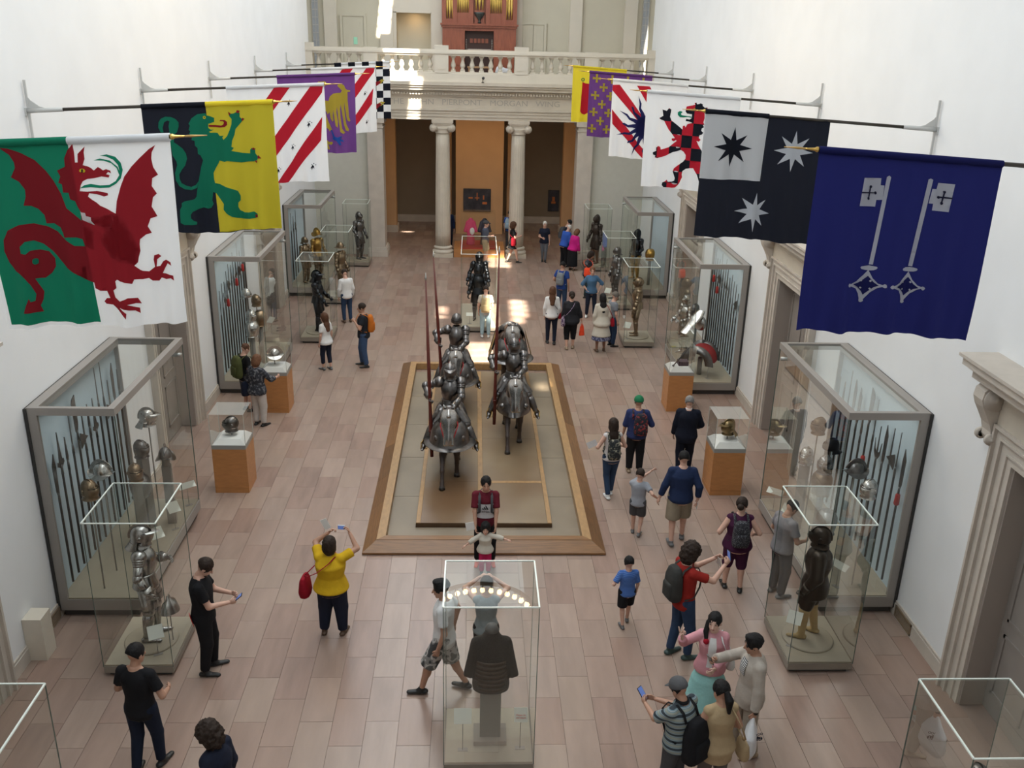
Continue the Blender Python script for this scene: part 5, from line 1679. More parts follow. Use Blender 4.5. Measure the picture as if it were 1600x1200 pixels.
def shoulder_bag(J, label, m, s=-1, size=(0.10, 0.045, 0.10), z=0.02, cross=True, out=0.0, fwd=0.0, strapmat=None, cat='bag', ocr=None):
    """bag hanging at the hip on side S with a strap to the opposite (CROSS) or same shoulder."""
    h = J['h']
    o = worn(J, 'shoulder_bag', label, cat)
    c = J['pelvis'] + J['rt'] * (s * (0.125 * h * J['w'] + 0.02 + out)) + Vector((0, fwd * h, z * h))
    B = Blob(0.02)
    q = size
    B.loft(c, Matrix.Identity(3), [(-q[2] * h, q[1] * h * 0.9, q[0] * h * 0.85, 0), (-q[2] * 0.5 * h, q[1] * h * 1.1, q[0] * h, 0), (q[2] * 0.6 * h, q[1] * h * 0.8, q[0] * h * 0.95, 0), (q[2] * h, q[1] * h * 0.4, q[0] * h * 0.8, 0)], power=2.6)
    B.build('bag_body', 0.016, m, o)
    sh = J[('r' if s < 0 else 'l') + 'sh'] if cross else J[('l' if s < 0 else 'r') + 'sh']
    tp = sh + J['up'] * 0.040 * h - J['rt'] * ((1 if sh == J['rsh'] else -1) * 0.03 * h)
    dp = 0.085 * h * J['w'] + 0.012
    top = c + Vector((0, 0, q[2] * h))
    for e in (-1, 1):
        mid = (tp + top) * 0.5 + J['fw'] * (e * dp * 1.05)
        MB().tube([tp, tp.lerp(mid, 0.35) + J['fw'] * e * dp * 0.45, mid, mid.lerp(top, 0.6) + J['fw'] * e * dp * 0.25, top], 0.011, 6, 0, 0.5).build('strap', strapmat or m, o)
    return o

def held(J, name, label, cat, pos, size, m, rot=(0, 0, 0), screen=None):
    """small flat thing in a hand (phone, leaflet); POS in the wearer's frame, metres."""
    o = worn(J, name, label, cat)
    Mx = Matrix.Translation(pos) @ Matrix.Rotation(rot[2], 4, 'Z') @ Matrix.Rotation(rot[0], 4, 'X') @ Matrix.Rotation(rot[1], 4, 'Y')
    a, b_, c = (q / 2 for q in size)
    MB().box((-a, -b_, -c), (a, b_, c), 0, Mx).build('case' if screen is not None else 'sheet', m, o)
    if screen is not None:
        MB().box((-a * 0.92, -b_ - 0.0012, -c * 0.94), (a * 0.92, -b_ + 0.0005, c * 0.94), 0, Mx).build('screen', screen, o)
    return o

def mid_hand(J, n, k=0.07):
    return J[n + 'wr'] + J[n + 'hd'] * k
# ================================================================== armour
def steel(n, c, rough=0.28):
    return mat('steel_' + n, c, rough, 1.0, var=0.25, vscale=14, bump=0.04, bscale=60)
ST = dict(bright=steel('bright', (0.62, 0.60, 0.57), 0.24), dark=steel('dark', (0.20, 0.19, 0.185), 0.29), bronze=steel('bronze', (0.26, 0.19, 0.10), 0.3), black=steel('black', (0.045, 0.048, 0.055), 0.32), brown=steel('brown', (0.30, 0.22, 0.145), 0.3), gold=steel('gold', (0.55, 0.33, 0.09), 0.3), grey=steel('grey', (0.42, 0.405, 0.39), 0.26))
M_VOID = mat('visor_slit', (0.005, 0.005, 0.005), 0.9)
M_LEATHER = mat('brown_leather', (0.09, 0.05, 0.03), 0.6, var=0.2)
M_REDCLOTH = mat('red_velvet', (0.35, 0.02, 0.02), 0.8)

def arc_rings(rows, a0, a1, n=16):
    """rows (z, rx, ry front, y offset, beak); angle 0 faces +y."""
    out = []
    for z, rx, ry, yo, bk in rows:
        ring = []
        for i in range(n + 1):
            a = R(a0 + (a1 - a0) * i / n)
            r = 1 + bk * max(0, math.cos(a)) ** 6
            ring.append(Vector((rx * math.sin(a), yo + ry * r * math.cos(a), z)))
        out.append(ring)
    return out
def helmet(parent, Mx, kind, m, name='helmet'):
    """helmet about the head centre, facing +y in the frame MX."""
    b = MB()
    sk = [(0.0, 0.150), (0.03, 0.147), (0.065, 0.135), (0.095, 0.105), (0.112, 0.06), (0.118, 0.0), (0.118, -0.05)]
    if kind in ('kettle', 'morion'):
        sk = [(0.0, 0.165), (0.03, 0.160), (0.07, 0.140), (0.10, 0.10), (0.118, 0.04), (0.122, 0.0)]
    b.lathe(sk[::-1], 22, 0, (0, -0.008, 0), (0, 0, 1), sx=0.93, sy=1.12, ref=(0, 1, 0), caps=False)
    h = b.xf(Mx).build(name, m, parent)
    c = MB()
    hc = {'close': 0.020, 'burgonet': 0.035, 'sallet': 0.008, 'kettle': 0.012, 'morion': 0.075, 'armet': 0.014}[kind]
    pts = [(0.128 * math.sin(R(a)) - 0.008, 0.152 * math.cos(R(a))) for a in range(-100, 75, 12)]
    pts2 = [((0.128 + hc) * math.sin(R(a)) - 0.008, (0.152 + hc * math.cos(R(a)) ** 0.5 if math.cos(R(a)) > 0 else 0.152) * math.cos(R(a))) for a in range(-100, 75, 12)]
    poly = pts + pts2[::-1]
    P2 = Matrix(((0, 0, 1, 0), (1, 0, 0, 0), (0, 1, 0, 0), (0, 0, 0, 1)))
    c.prism(poly, -0.006, 0.006, 0, Mx @ P2)
    c.build('comb', m, h)
    if kind in ('close', 'armet', 'burgonet'):
        bk = {'close': 0.28, 'armet': 0.18, 'burgonet': 0.12}[kind]
        v = MB().rings(arc_rings([(0.062, 0.117, 0.134, 0, 0.0), (0.035, 0.121, 0.142, 0, bk * 0.6), (0.0, 0.121, 0.145, 0, bk), (-0.05, 0.118, 0.14, 0, bk * 0.5), (-0.085, 0.108, 0.125, 0, 0)], -82, 82), closed=False, caps=False)
        v.xf(Mx).build('visor', m, h)
        s_ = MB().rings(arc_rings([(0.060, 0.121, 0.148, 0, bk * 0.25), (0.050, 0.122, 0.150, 0, bk * 0.35)], -52, 52), closed=False, caps=False)
        s_.xf(Mx).build('sight', M_VOID, h)
        g = MB().rings(arc_rings([(-0.07, 0.112, 0.13, 0, 0), (-0.115, 0.100, 0.112, -0.005, 0), (-0.145, 0.118, 0.128, -0.005, 0)], -180, 180, 24), closed=False, caps=False)
        g.xf(Mx).build('neck_plate', m, h)
        for s in (-1, 1):
            MB().lathe([(0.026, 0), (0.022, 0.012), (0.006, 0.016)], 12, 0, (s * 0.113, -0.005, 0.01), (s, 0, 0)).xf(Mx).build('pivot', m, h)
    if kind == 'burgonet':
        MB().rings(arc_rings([(0.075, 0.112, 0.132, 0, 0.1), (0.070, 0.118, 0.155, 0, 0.2), (0.058, 0.120, 0.185, 0, 0.3)], -60, 60), closed=False, caps=False).xf(Mx).build('peak', m, h)
        t = MB()
        for k in range(4):
            t.rings(arc_rings([(-0.04 - 0.03 * k, 0.115 + 0.010 * k, 0.135 + 0.02 * k, 0, 0), (-0.075 - 0.03 * k, 0.125 + 0.012 * k, 0.15 + 0.025 * k, 0, 0)], 105, 255, 14), closed=False, caps=False)
        t.xf(Mx).build('neck_guard', m, h)
    if kind in ('kettle', 'morion'):
        w_ = 0.055 if kind == 'morion' else 0.07
        MB().rings([[Vector(((0.113 + f * w_) * math.sin(a), -0.008 + (0.136 + f * w_ * (1.5 if kind == 'morion' else 1)) * math.cos(a), 0.005 - 0.02 * f + (0.05 * f * math.cos(2 * a) if kind == 'morion' else 0))) for a in (2 * PI * k / 28 for k in range(28))] for f in (0, 0.5, 1)], caps=False).xf(Mx).build('brim', m, h)
    if kind == 'sallet':
        MB().rings(arc_rings([(-0.04, 0.116, 0.135, 0, 0), (-0.075, 0.122, 0.155, 0, 0), (-0.10, 0.128, 0.20, -0.01, 0.15)], 75, 285, 18), closed=False, caps=False).xf(Mx).build('tail', m, h)
        MB().rings(arc_rings([(0.03, 0.121, 0.145, 0, 0.05), (0.02, 0.121, 0.147, 0, 0.05)], -55, 55), closed=False, caps=False).xf(Mx).build('sight', M_VOID, h)
        MB().rings(arc_rings([(0.05, 0.119, 0.138, 0, 0), (0.0, 0.122, 0.145, 0, 0.08), (-0.03, 0.12, 0.142, 0, 0.05)], -75, 75), closed=False, caps=False).xf(Mx).build('visor', m, h)
    return h

def lames(a, b, r0, r1, n, step=0.004, seg=14, flat=1.0, ref=None):
    """limb plate of N overlapping rings."""
    pts, rad = [], []
    a, b = Vector(a), Vector(b)
    for i in range(n):
        for t, e in ((i / n, step), ((i + 0.96) / n, 0)):
            pts.append(a.lerp(b, t))
            rad.append(r0 + (r1 - r0) * t + e)
    return MB().tube(pts, rad, seg, 0, flat, ref)
def cuirass(parent, J, m, peak=0.14, t0=0.075, t1=0.302):
    h, T = J['h'], J['T']
    rs = []
    for t, hw, hd, yo in ((t0, 0.082, 0.062, 0.004), (t0 + 0.03, 0.085, 0.072, 0.006), (0.16, 0.098, 0.085, 0.010), (0.21, 0.104, 0.086, 0.010), (0.255, 0.098, 0.076, 0.004), (0.285, 0.078, 0.062, 0), (t1, 0.056, 0.05, -0.002)):
        ring = []
        for k in range(28):
            a = 2 * PI * k / 28
            f = 1 + peak * max(0, math.sin(a)) ** 10 + (0.04 if math.sin(a) > 0 else 0)
            ring.append(J['pelvis'] + T @ Vector((hw * h * math.cos(a), yo * h + hd * h * f * math.sin(a), t * h)))
        rs.append(ring)
    b = MB().rings(rs)
    o = sharp(b.build('breastplate', m, parent), 40)
    r = MB()
    r.rings([[J['pelvis'] + T @ Vector(((0.084 * h + e) * math.cos(a), 0.004 * h + (0.068 * h + e) * math.sin(a), (t0 + z) * h)) for a in (2 * PI * k / 28 for k in range(28))] for e, z in ((0, -0.004), (0.014, -0.002), (0.014, 0.006), (0, 0.010))], caps=False)
    r.build('waist_band', m, o)
    return o
def armour(label, x, y, face, h=1.72, m='bright', kind='close', pose=None, z=0.0, mounted=False, skirt=True, group='suits of armour', cat='armour', bulk=1.15, boots=None, m2=None, name='suit_of_armour'):
    M1 = ST[m] if isinstance(m, str) else m
    M2 = (ST[m2] if isinstance(m2, str) else m2) or M1
    J = skeleton(h, **(pose or {}))
    root = thing(name, label, cat, (x, y, z), R(face - 90), group)
    J['root'] = root
    cuirass(root, J, M1)
    MB().lathe([(0.062 * h, -0.012 * h), (0.05 * h, 0.006 * h), (0.042 * h, 0.03 * h)], 20, 0, J['neck'] - J['up'] * 0.012 * h, J['up'], sx=1.05).build('gorget', M1, root)
    Hm = Matrix.Translation(J['head'] + J['hu'] * 0.004) @ J['H'].to_4x4() @ Matrix.Scale(h / 1.72, 4)
    if kind:
        helmet(root, Hm, kind, M1)
    for n, s in (('l', -1), ('r', 1)):
        sh, el, wr = J[n + 'sh'], J[n + 'el'], J[n + 'wr']
        p = MB()
        out = (J['rt'] * s * 0.8 + J['up'] * 0.6).normalized()
        ad = (el - sh).normalized()
        p.ball(sh + out * 0.004 * h, (0.046 * h * bulk, 0.052 * h * bulk, 0.046 * h * bulk), 0, 14, 8)
        q = p.build('pauldron', M1, root)
        for k in range(3):
            t = 0.10 + 0.11 * k
            lames(sh.lerp(el, t), sh.lerp(el, t + 0.13), (0.045 - 0.004 * k) * h * bulk, (0.042 - 0.004 * k) * h * bulk, 1, 0.003).build('lame', M1, q)
        lames(sh.lerp(el, 0.3), el, 0.033 * h * bulk, 0.028 * h * bulk, 2).build('upper_arm_plate', M1, root)
        MB().ball(el, (0.036 * h * bulk,) * 3, 0, 12, 7).build('elbow_plate', M1, root)
        lames(el, wr, 0.030 * h * bulk, 0.023 * h * bulk, 1).build('forearm_plate', M1, root)
        g = lames(el.lerp(wr, 0.68), wr + J[n + 'hd'] * 0.01, 0.038 * h * bulk, 0.025 * h * bulk, 2)
        hand_mesh(g, wr, J[n + 'hd'], (-s, 0.3, 0), s, h / 1.75 * 1.15, 62 if mounted else 40)
        g.build('gauntlet', M1, root)
    if skirt:
        f = MB()
        for k in range(4):
            t0, t1 = 0.078 - 0.026 * k, 0.078 - 0.026 * (k + 1) - 0.006
            ring = lambda t, e: [J['pelvis'] + J['T'] @ Vector(((0.086 + e) * h * math.cos(a), (0.072 + e) * h * math.sin(a), t * h)) for a in (2 * PI * i / 26 for i in range(26))]
            f.rings([ring(t0, 0.006 * k), ring(t1, 0.006 * k + 0.010)], caps=False)
        f.build('fauld', M1, root)
        for n, s in (('l', -1), ('r', 1)):
            hip, kn = J[n + 'hip'], J[n + 'kn']
            d = (kn - hip).normalized()
            t = MB()
            side = J['rt'] * s
            nrm = (J['fw'] - d * d.dot(J['fw'])).normalized() if abs(d.dot(J['fw'])) < 0.95 else J['up']
            for k in range(4):
                rs = []
                for u in (0.02 + 0.10 * k, 0.02 + 0.10 * (k + 1) + 0.02):
                    o_ = hip + d * (u * 0.45 * h)
                    rs.append([o_ + (nrm * math.cos(R(a)) + side * math.sin(R(a))) * ((0.072 + 0.003 * k) * h) for a in range(-58, 92, 15)])
                t.rings(rs, closed=False, caps=False)
            t.build('tasset', M2, root)
    for n, s in (('l', -1), ('r', 1)):
        hip, kn, an = J[n + 'hip'], J[n + 'kn'], J[n + 'an']
        lames(hip.lerp(kn, 0.1), kn, 0.053 * h * bulk, 0.039 * h * bulk, 3).build('thigh_plate', M2, root)
        if not boots:
            k_ = MB().ball(kn, (0.041 * h * bulk, 0.043 * h * bulk, 0.047 * h * bulk), 0, 12, 8)
            k_.build('knee_plate', M2, root)
            MB().tube([kn.lerp(an, t) for t in (0.05, 0.3, 0.6, 0.9, 1.0)], [r * h * bulk for r in (0.034, 0.038, 0.031, 0.024, 0.026)], 14).build('greave', M2, root)
        fwd = Vector((s * 0.15, 1, 0)).normalized()
        base = Vector((an.x, an.y, an.z - 0.026 * h))
        B = Blob(0.01)
        B.cone(base - fwd * 0.02 * h, base + fwd * 0.105 * h + Vector((0, 0, -0.006 * h)), 0.026 * h, 0.015 * h, 0.75, (0, 0, 1))
        B.cone(an, base + fwd * 0.02 * h, 0.025 * h, 0.027 * h)
        B.cut_half(base - Vector((0, 0, 0.018 * h)), (0, 0, -1))
        if boots:
            B.chain([kn.lerp(an, 0.08), kn.lerp(an, 0.45), an], [0.043 * h, 0.037 * h, 0.028 * h])
            bo = B.build('boot', 0.013, boots, root)
            lames(kn.lerp(an, -0.04), kn.lerp(an, 0.16), 0.050 * h, 0.045 * h, 1).build('boot_cuff', boots, bo)
        else:
            B.build('sabaton', 0.012, M2, root)
    return J

def card(label, x, y, z, w=0.16, d=0.12, rot=0, tilt=38, stand=None):
    """white label card, tilted up on a thin rod."""
    o = thing('label_card', label, 'label card', (x, y, z), R(rot), 'object labels in the cases')
    zc = stand or 0.02
    Mx = Matrix.Translation((0, 0, zc + d / 2 * math.sin(R(tilt)))) @ Matrix.Rotation(R(tilt), 4, 'X')
    MB().box((-w / 2, -d / 2, -0.002), (w / 2, d / 2, 0.002), 0, Mx).build('card', mat('card_cream', (0.66, 0.66, 0.58), 0.7), o)
    b = MB()
    for k in range(4):
        b.box((-w * 0.42, d * (0.30 - 0.18 * k), 0.0021), (w * (0.42 - 0.2 * (k % 2)), d * (0.34 - 0.18 * k), 0.0026), 0, Mx)
    if stand:
        MB().tube([(0, 0, 0), (0, 0, zc)], 0.005, 6).build('rod', M_FRAME, o)
        MB().box((-0.06, -0.03, 0), (0.06, 0.03, 0.006)).build('foot', M_FRAME, o)
    return o

DZ = 0.215
# ---- armours in the freestanding cases
armour('steel field armour with lobster tailed helmet standing in the left case', -4.72, 11.08, 8, 1.74, 'grey', 'burgonet', dict(lh=(-0.10, 0.17, 0.66), rh=(0.16, 0.07, 0.50), lf=(-0.06, 0.05), rf=(0.07, -0.01)), DZ)
def spare_piece():
    o = thing('armour_piece', 'spare steel face guard on a rod beside the left case armour', 'armour piece', (-4.38, 11.0, 0.185))
    MB().tube([(0, 0, 0), (0, 0, 0.55)], 0.008, 6).build('rod', M_FRAME, o)
    MB().rings(arc_rings([(0.80, 0.03, 0.03, 0, 0), (0.72, 0.05, 0.05, 0, 0), (0.68, 0.13, 0.11, 0, 0), (0.60, 0.17, 0.13, 0, 0.1), (0.50, 0.20, 0.15, 0, 0.2)], -120, 120), closed=False, caps=False).xf(Matrix.Translation((0, 0, 0.12)) @ Matrix.Rotation(R(-100), 4, 'Z') @ Matrix.Scale(0.8, 4)).build('plate', ST['grey'], o)
spare_piece()
card('label card low on the deck of the left knight case', -4.50, 10.72, 0.185, 0.2, 0.2, 25, 35, 0.3)
TANBOOT = mat('tan_suede', (0.50, 0.36, 0.17), 0.8, var=0.15, vscale=8)
DUFF = mat('steel_russet_black', (0.055, 0.045, 0.038), 0.34, 1.0, var=0.2, vscale=10)
JB = armour('dark steel cuirassier figure in tan leather boots turned away from the wall', 4.66, 11.05, 155, 1.74, DUFF, 'close', dict(lh=(-0.14, 0.08, 0.50), rh=(0.14, 0.06, 0.50), lf=(-0.06, 0.06), rf=(0.07, -0.03)), DZ, boots=TANBOOT)
def buff_body(J):
    B = Blob(0.03)
    h = J['h']
    B.loft(J['pelvis'], J['T'], [(-0.12 * h, 0.125 * h, 0.11 * h, 0), (-0.02 * h, 0.125 * h, 0.11 * h, 0), (0.07 * h, 0.10 * h, 0.085 * h, 0), (0.17 * h, 0.118 * h, 0.11 * h, 0), (0.25 * h, 0.115 * h, 0.10 * h, 0), (0.31 * h, 0.06 * h, 0.055 * h, 0)])
    for n in 'lr':
        B.chain([J[n + 'sh'], J[n + 'el'], J[n + 'wr']], [0.06 * h, 0.052 * h, 0.036 * h])
    for n in 'lr':
        B.cone(J[n + 'hip'], J[n + 'kn'], 0.082 * h, 0.052 * h, cut=True)
    B.build('laminated_body', 0.02, DUFF, J['root'])
    MB().rings([[J['pelvis'] + Vector(((0.09 * h + e) * math.cos(a), (0.078 * h + e) * math.sin(a), z)) for a in (2 * PI * k / 24 for k in range(24))] for e, z in ((0.0, 0.11), (0.012, 0.11), (0.012, 0.14), (0, 0.14))], caps=False).build('belt', mat('belt_pale', (0.5, 0.47, 0.4), 0.5, var=0.6, vscale=30), J['root'])
buff_body(JB)
card('square label card on a rod in front of the tan booted figure', 4.33, 10.85, 0.185, 0.2, 0.2, -30, 35, 0.42)
armour('brown steel armour seen in profile in the right middle case', 4.46, 25.28, 172, 1.66, 'brown', 'close', dict(lh=(-0.13, 0.06, 0.48)), DZ)
armour('black armour with white trim and close helmet in the second right case', 4.40, 29.1, 195, 1.70, 'dark', 'sallet', dict(lh=(-0.17, 0.06, 0.46), rh=(0.17, 0.06, 0.46)), DZ)
LAM = mat('lacquer_brown', (0.055, 0.038, 0.03), 0.4, 0.4, var=0.3, vscale=30)
armour('brown lamellar figure standing in the case by the right pier', 4.37, 34.25, 215, 1.78, LAM, 'close', dict(lh=(-0.19, 0.05, 0.46), rh=(0.17, 0.08, 0.50)), DZ, boots=mat('boot_brown', (0.14, 0.075, 0.045), 0.6))
armour('black armour with bent arm in the left middle case', -4.62, 25.4, -8, 1.70, 'black', 'burgonet', dict(rh=(0.12, 0.16, 0.52), lh=(-0.12, 0.17, 0.55)), DZ)
armour('slender armour under a wide brimmed helmet in the left case', -4.50, 29.35, -25, 1.66, 'brown', 'kettle', dict(lh=(-0.12, 0.08, 0.50)), DZ, m2='brown')
armour('dark steel armour in the case beside the left pier', -4.5, 34.38, -35, 1.72, 'dark', 'close', dict(lh=(-0.15, 0.08, 0.50), rh=(0.15, 0.10, 0.52)), DZ)
armour('shining black armour nearer the camera in the long sunlit case', -0.08, 26.75, -90, 1.66, 'black', 'close', dict(lh=(-0.17, 0.05, 0.46), rh=(0.18, 0.05, 0.46)), 0.185)
armour('black armour farther back in the long sunlit case', -0.05, 27.95, -90, 1.78, 'black', 'close', dict(lh=(-0.17, 0.08, 0.48), rh=(0.2, 0.05, 0.50)), 0.185)
card('label card in the long sunlit case', -0.33, 26.3, 0.185, 0.2, 0.12, 0, 40, 0.25)
armour('armour with dark round helmet just inside the lower right corner case', 4.70, 6.86, -90, 1.52, 'dark', 'close', None, DZ)

# ---- mail shirt on its post
def mail_shirt():
    o = thing('mail_shirt', 'short sleeved dark mail and plate shirt on a grey post', 'mail shirt', (0.02, 9.08, 0.19))
    MB().box((-0.20, -0.16, 0), (0.20, 0.16, 0.06)).build('post_foot', M_PLINTH, o)
    MB().box((-0.125, -0.08, 0.06), (0.125, 0.08, 0.85)).build('post', mat('post_grey', (0.22, 0.205, 0.18), 0.6), o)
    Mail = mat('mail_rings', (0.055, 0.047, 0.040), 0.5, 0.7, var=0.5, vscale=120, bump=0.9, bscale=160)
    B = Blob(0.035)
    B.loft((0, 0, 0), Matrix.Identity(3), [(0.72, 0.215, 0.13, 0), (0.80, 0.225, 0.14, 0), (1.0, 0.205, 0.13, 0), (1.22, 0.205, 0.13, 0), (1.36, 0.185, 0.115, 0), (1.46, 0.12, 0.09, 0), (1.54, 0.075, 0.07, 0)])
    for s in (-1, 1):
        B.cone((s * 0.16, 0, 1.37), (s * 0.27, -0.02, 0.92), 0.085, 0.062, 0.9, (0, 1, 0), cut=True)
    B.build('mail', 0.016, Mail, o)
    MB().lathe([(0.075, 1.50), (0.08, 1.57), (0.06, 1.62), (0.02, 1.64)], 20, 0, (0, 0, 0), (0, 0, 1), sy=0.85).build('neck_block', mat('neck_grey', (0.09, 0.085, 0.08), 0.6), o)
    for k in range(7):
        z = 0.76 + 0.06 * k
        MB().rings([[Vector(((0.205 + e) * math.cos(a), (0.132 + e) * math.sin(a), z + dz)) for a in (PI + 0.35 + (PI - 0.7) * i / 13 for i in range(14))] for e, dz in ((0.0, 0), (0.010, 0.004), (0.010, 0.05), (0.0, 0.055))], closed=False, caps=False).build('plate_row', mat('plate_brown', (0.075, 0.055, 0.042), 0.4, 0.8, var=0.3, vscale=40), o)
mail_shirt()
card('printed label card at the left in the mail shirt case', -0.31, 8.86, 0.185, 0.21, 0.18, 0, 62, 0.42)
o = card('small label card with red lettering at the right in the mail shirt case', 0.38, 8.88, 0.185, 0.16, 0.17, 0, 62, 0.42)
for k, tx in enumerate(('Please do', 'not touch')):
    t = text_mesh(tx, 0.03, 0.001, mat('red_ink', (0.55, 0.03, 0.02), 0.6), o, 'lettering')
    t.location = (0, -0.006 + 0.008 * 0, 0.42 + 0.075 - 0.03 * k)
    t.location.y = -0.018 + -0.012 * k
    t.rotation_euler = (R(62), 0, 0)
# ================================================================== horses, mounted armours, lances
M_HORSE = mat('dark_bay_horse', (0.05, 0.030, 0.022), 0.5, var=0.35, vscale=6, bump=0.1, bscale=50)
M_HOOF = mat('hoof', (0.03, 0.024, 0.02), 0.5)
M_HORSEST = ST['dark']
M_LANCE = mat('dark_red_lance', (0.13, 0.022, 0.014), 0.4, var=0.2, vscale=10)
def horse(label, x, y, sc, lead, style='round', rider=True):
    """armoured horse facing the camera; LEAD says which fore leg reaches out."""
    root = thing('horse', label, 'horse', (x, y, 0.104), R(180), 'armoured horses')
    V = lambda *p: Vector(p) * sc
    B = Blob(0.07)
    B.cone(V(0, 0.42, 1.16), V(0, -0.1, 1.13), 0.30 * sc, 0.32 * sc)
    B.cone(V(0, -0.1, 1.13), V(0, -0.62, 1.18), 0.32 * sc, 0.30 * sc)
    B.cone(V(0, 0.48, 1.25), V(0, 0.74, 1.62), 0.22 * sc, 0.15 * sc)
    B.cone(V(0, 0.74, 1.62), V(0, 0.90, 1.80), 0.15 * sc, 0.12 * sc)
    B.cone(V(0, 0.93, 1.82), V(0, 1.12, 1.54), 0.14 * sc, 0.12 * sc)
    B.cone(V(0, 1.12, 1.54), V(0, 1.27, 1.28), 0.105 * sc, 0.09 * sc)
    for s in (-1, 1):
        B.cone(V(s * 0.06, 0.88, 1.90), V(s * 0.075, 0.90, 2.02), 0.035 * sc, 0.012 * sc)
        if s == lead:
            pts = [V(s * 0.16, 0.42, 1.05), V(s * 0.16, 0.66, 0.66), V(s * 0.16, 0.93, 0.38), V(s * 0.16, 1.06, 0.13), V(s * 0.16, 1.12, 0.06)]
        else:
            pts = [V(s * 0.16, 0.42, 1.05), V(s * 0.17, 0.46, 0.62), V(s * 0.17, 0.40, 0.33), V(s * 0.17, 0.38, 0.13), V(s * 0.17, 0.41, 0.06)]
        B.chain(pts, [0.14 * sc, 0.075 * sc, 0.05 * sc, 0.05 * sc, 0.055 * sc], k=0.03)
        q = 0.18 if s != lead else -0.1
        B.chain([V(s * 0.16, -0.62, 1.15), V(s * 0.18, -0.50 + q, 0.82), V(s * 0.17, -0.80 + q, 0.55), V(s * 0.17, -0.74 + q, 0.16), V(s * 0.17, -0.70 + q, 0.06)], [0.22 * sc, 0.13 * sc, 0.065 * sc, 0.05 * sc, 0.055 * sc], k=0.03)
    B.chain([V(0, -0.92, 1.25), V(0, -1.05, 1.0), V(0, -1.06, 0.55)], [0.05 * sc, 0.08 * sc, 0.04 * sc])
    B.cut_half((0, 0, 0.035), (0, 0, -1))
    B.build('horse_body', 0.024, M_HORSE, root)
    for s in (-1, 1):
        for yy in ((1.12 if s == lead else 0.41), (-0.70 + (0.18 if s != lead else -0.1))):
            MB().lathe([(0.075 * sc, 0), (0.062 * sc, 0.085 * sc)], 12, 0, V(s * (0.16 if yy == 1.12 else 0.17), yy, 0), (0, 0, 1), sy=1.15).build('hoof', M_HOOF, root)
    m = M_HORSEST
    # peytral
    if style == 'round':
        rows = [(1.44, 0.28, 0.26, 0.40, 0), (1.34, 0.37, 0.36, 0.40, 0), (1.16, 0.44, 0.45, 0.38, 0.02), (1.0, 0.46, 0.49, 0.36, 0.02), (0.93, 0.48, 0.52, 0.36, 0.02), (0.90, 0.60, 0.64, 0.36, 0.0), (0.885, 0.61, 0.65, 0.36, 0.0), (0.87, 0.59, 0.63, 0.36, 0.0)]
    else:
        rows = [(1.44, 0.24, 0.26, 0.40, 0), (1.34, 0.33, 0.36, 0.40, 0.05), (1.16, 0.39, 0.42, 0.38, 0.1), (1.02, 0.41, 0.45, 0.38, 0.18), (0.92, 0.44, 0.50, 0.36, 0.28), (0.90, 0.43, 0.49, 0.36, 0.28)]
    rows = [tuple(v * sc if i < 4 else v for i, v in enumerate(r)) for r in rows]
    pe = sharp(MB().rings(arc_rings(rows, -112, 112, 26), closed=False, caps=False).build('breast_guard', m, root), 50)
    for s in (-1, 1):
        MB().ball(V(s * 0.29, 0.66, 1.10), (0.085 * sc, 0.075 * sc, 0.085 * sc), 0, 14, 8).build('boss', m, pe)
    # neck guard lames and face guard
    cr = MB()
    for i in range(8):
        t = i / 8
        a, e = V(0, 0.42, 1.38).lerp(V(0, 0.86, 1.86), t), V(0, 0.42, 1.38).lerp(V(0, 0.86, 1.86), t + 0.135)
        cr.tube([a, e], [(0.24 - 0.10 * t) * sc + 0.006, (0.24 - 0.10 * (t + 0.13)) * sc], 16, 0, 1.0)
    sharp(cr.build('neck_guard', m, root), 30)
    P0, P1 = V(0, 1.0, 1.95), V(0, 1.36, 1.24)
    nrm = Vector((0, 0.87, 0.46))
    d = (P1 - P0).normalized()
    rs = []
    for t, w_, o_ in ((0.0, 0.13, 0.03), (0.12, 0.19, 0.06), (0.32, 0.19, 0.075), (0.45, 0.15, 0.07), (0.75, 0.115, 0.06), (1.0, 0.125, 0.05), (1.04, 0.09, 0.03)):
        c = P0.lerp(P1, t) - nrm * 0.03 * sc
        rs.append([c + Vector((math.sin(R(a)) * w_ * sc, 0, 0)) + nrm * ((o_ + 0.035 * math.exp(-(a / 18) ** 2)) * sc * 1.0 + math.cos(R(a)) * w_ * 0.55 * sc) for a in range(-100, 101, 12)])
    sf = sharp(MB().rings(rs, closed=False, caps=False).build('face_guard', ST['grey'], root), 50)
    MB().lathe([(0.055 * sc, 0), (0.05 * sc, 0.02 * sc), (0.015 * sc, 0.035 * sc), (0.006 * sc, 0.12 * sc)], 12, 0, P0.lerp(P1, 0.22) + nrm * 0.15 * sc, nrm).build('rondel', ST['grey'], sf)
    for s in (-1, 1):
        MB().ball(P0.lerp(P1, 0.33) + Vector((s * 0.115 * sc, 0, 0)) + nrm * 0.06 * sc, (0.04 * sc, 0.05 * sc, 0.05 * sc), 0, 10, 6).build('eye_guard', ST['grey'], sf)
        MB().lathe([(0.045 * sc, 0), (0.04 * sc, 0.06 * sc), (0.012 * sc, 0.14 * sc)], 10, 0, V(s * 0.085, 0.93, 1.92), (s * 0.3, 0.1, 1)).build('ear_guard', ST['grey'], sf)
        pts = [P1 + Vector((s * 0.08 * sc, 0, 0.05)), V(s * 0.20, 0.85, 1.50), V(s * 0.16, 0.35, 1.55), V(s * 0.03, 0.12, 1.62)]
        MB().tube(pts, 0.012, 6, 0, 0.5).build('rein', M_REDCLOTH if style == 'round' else M_LEATHER, root)
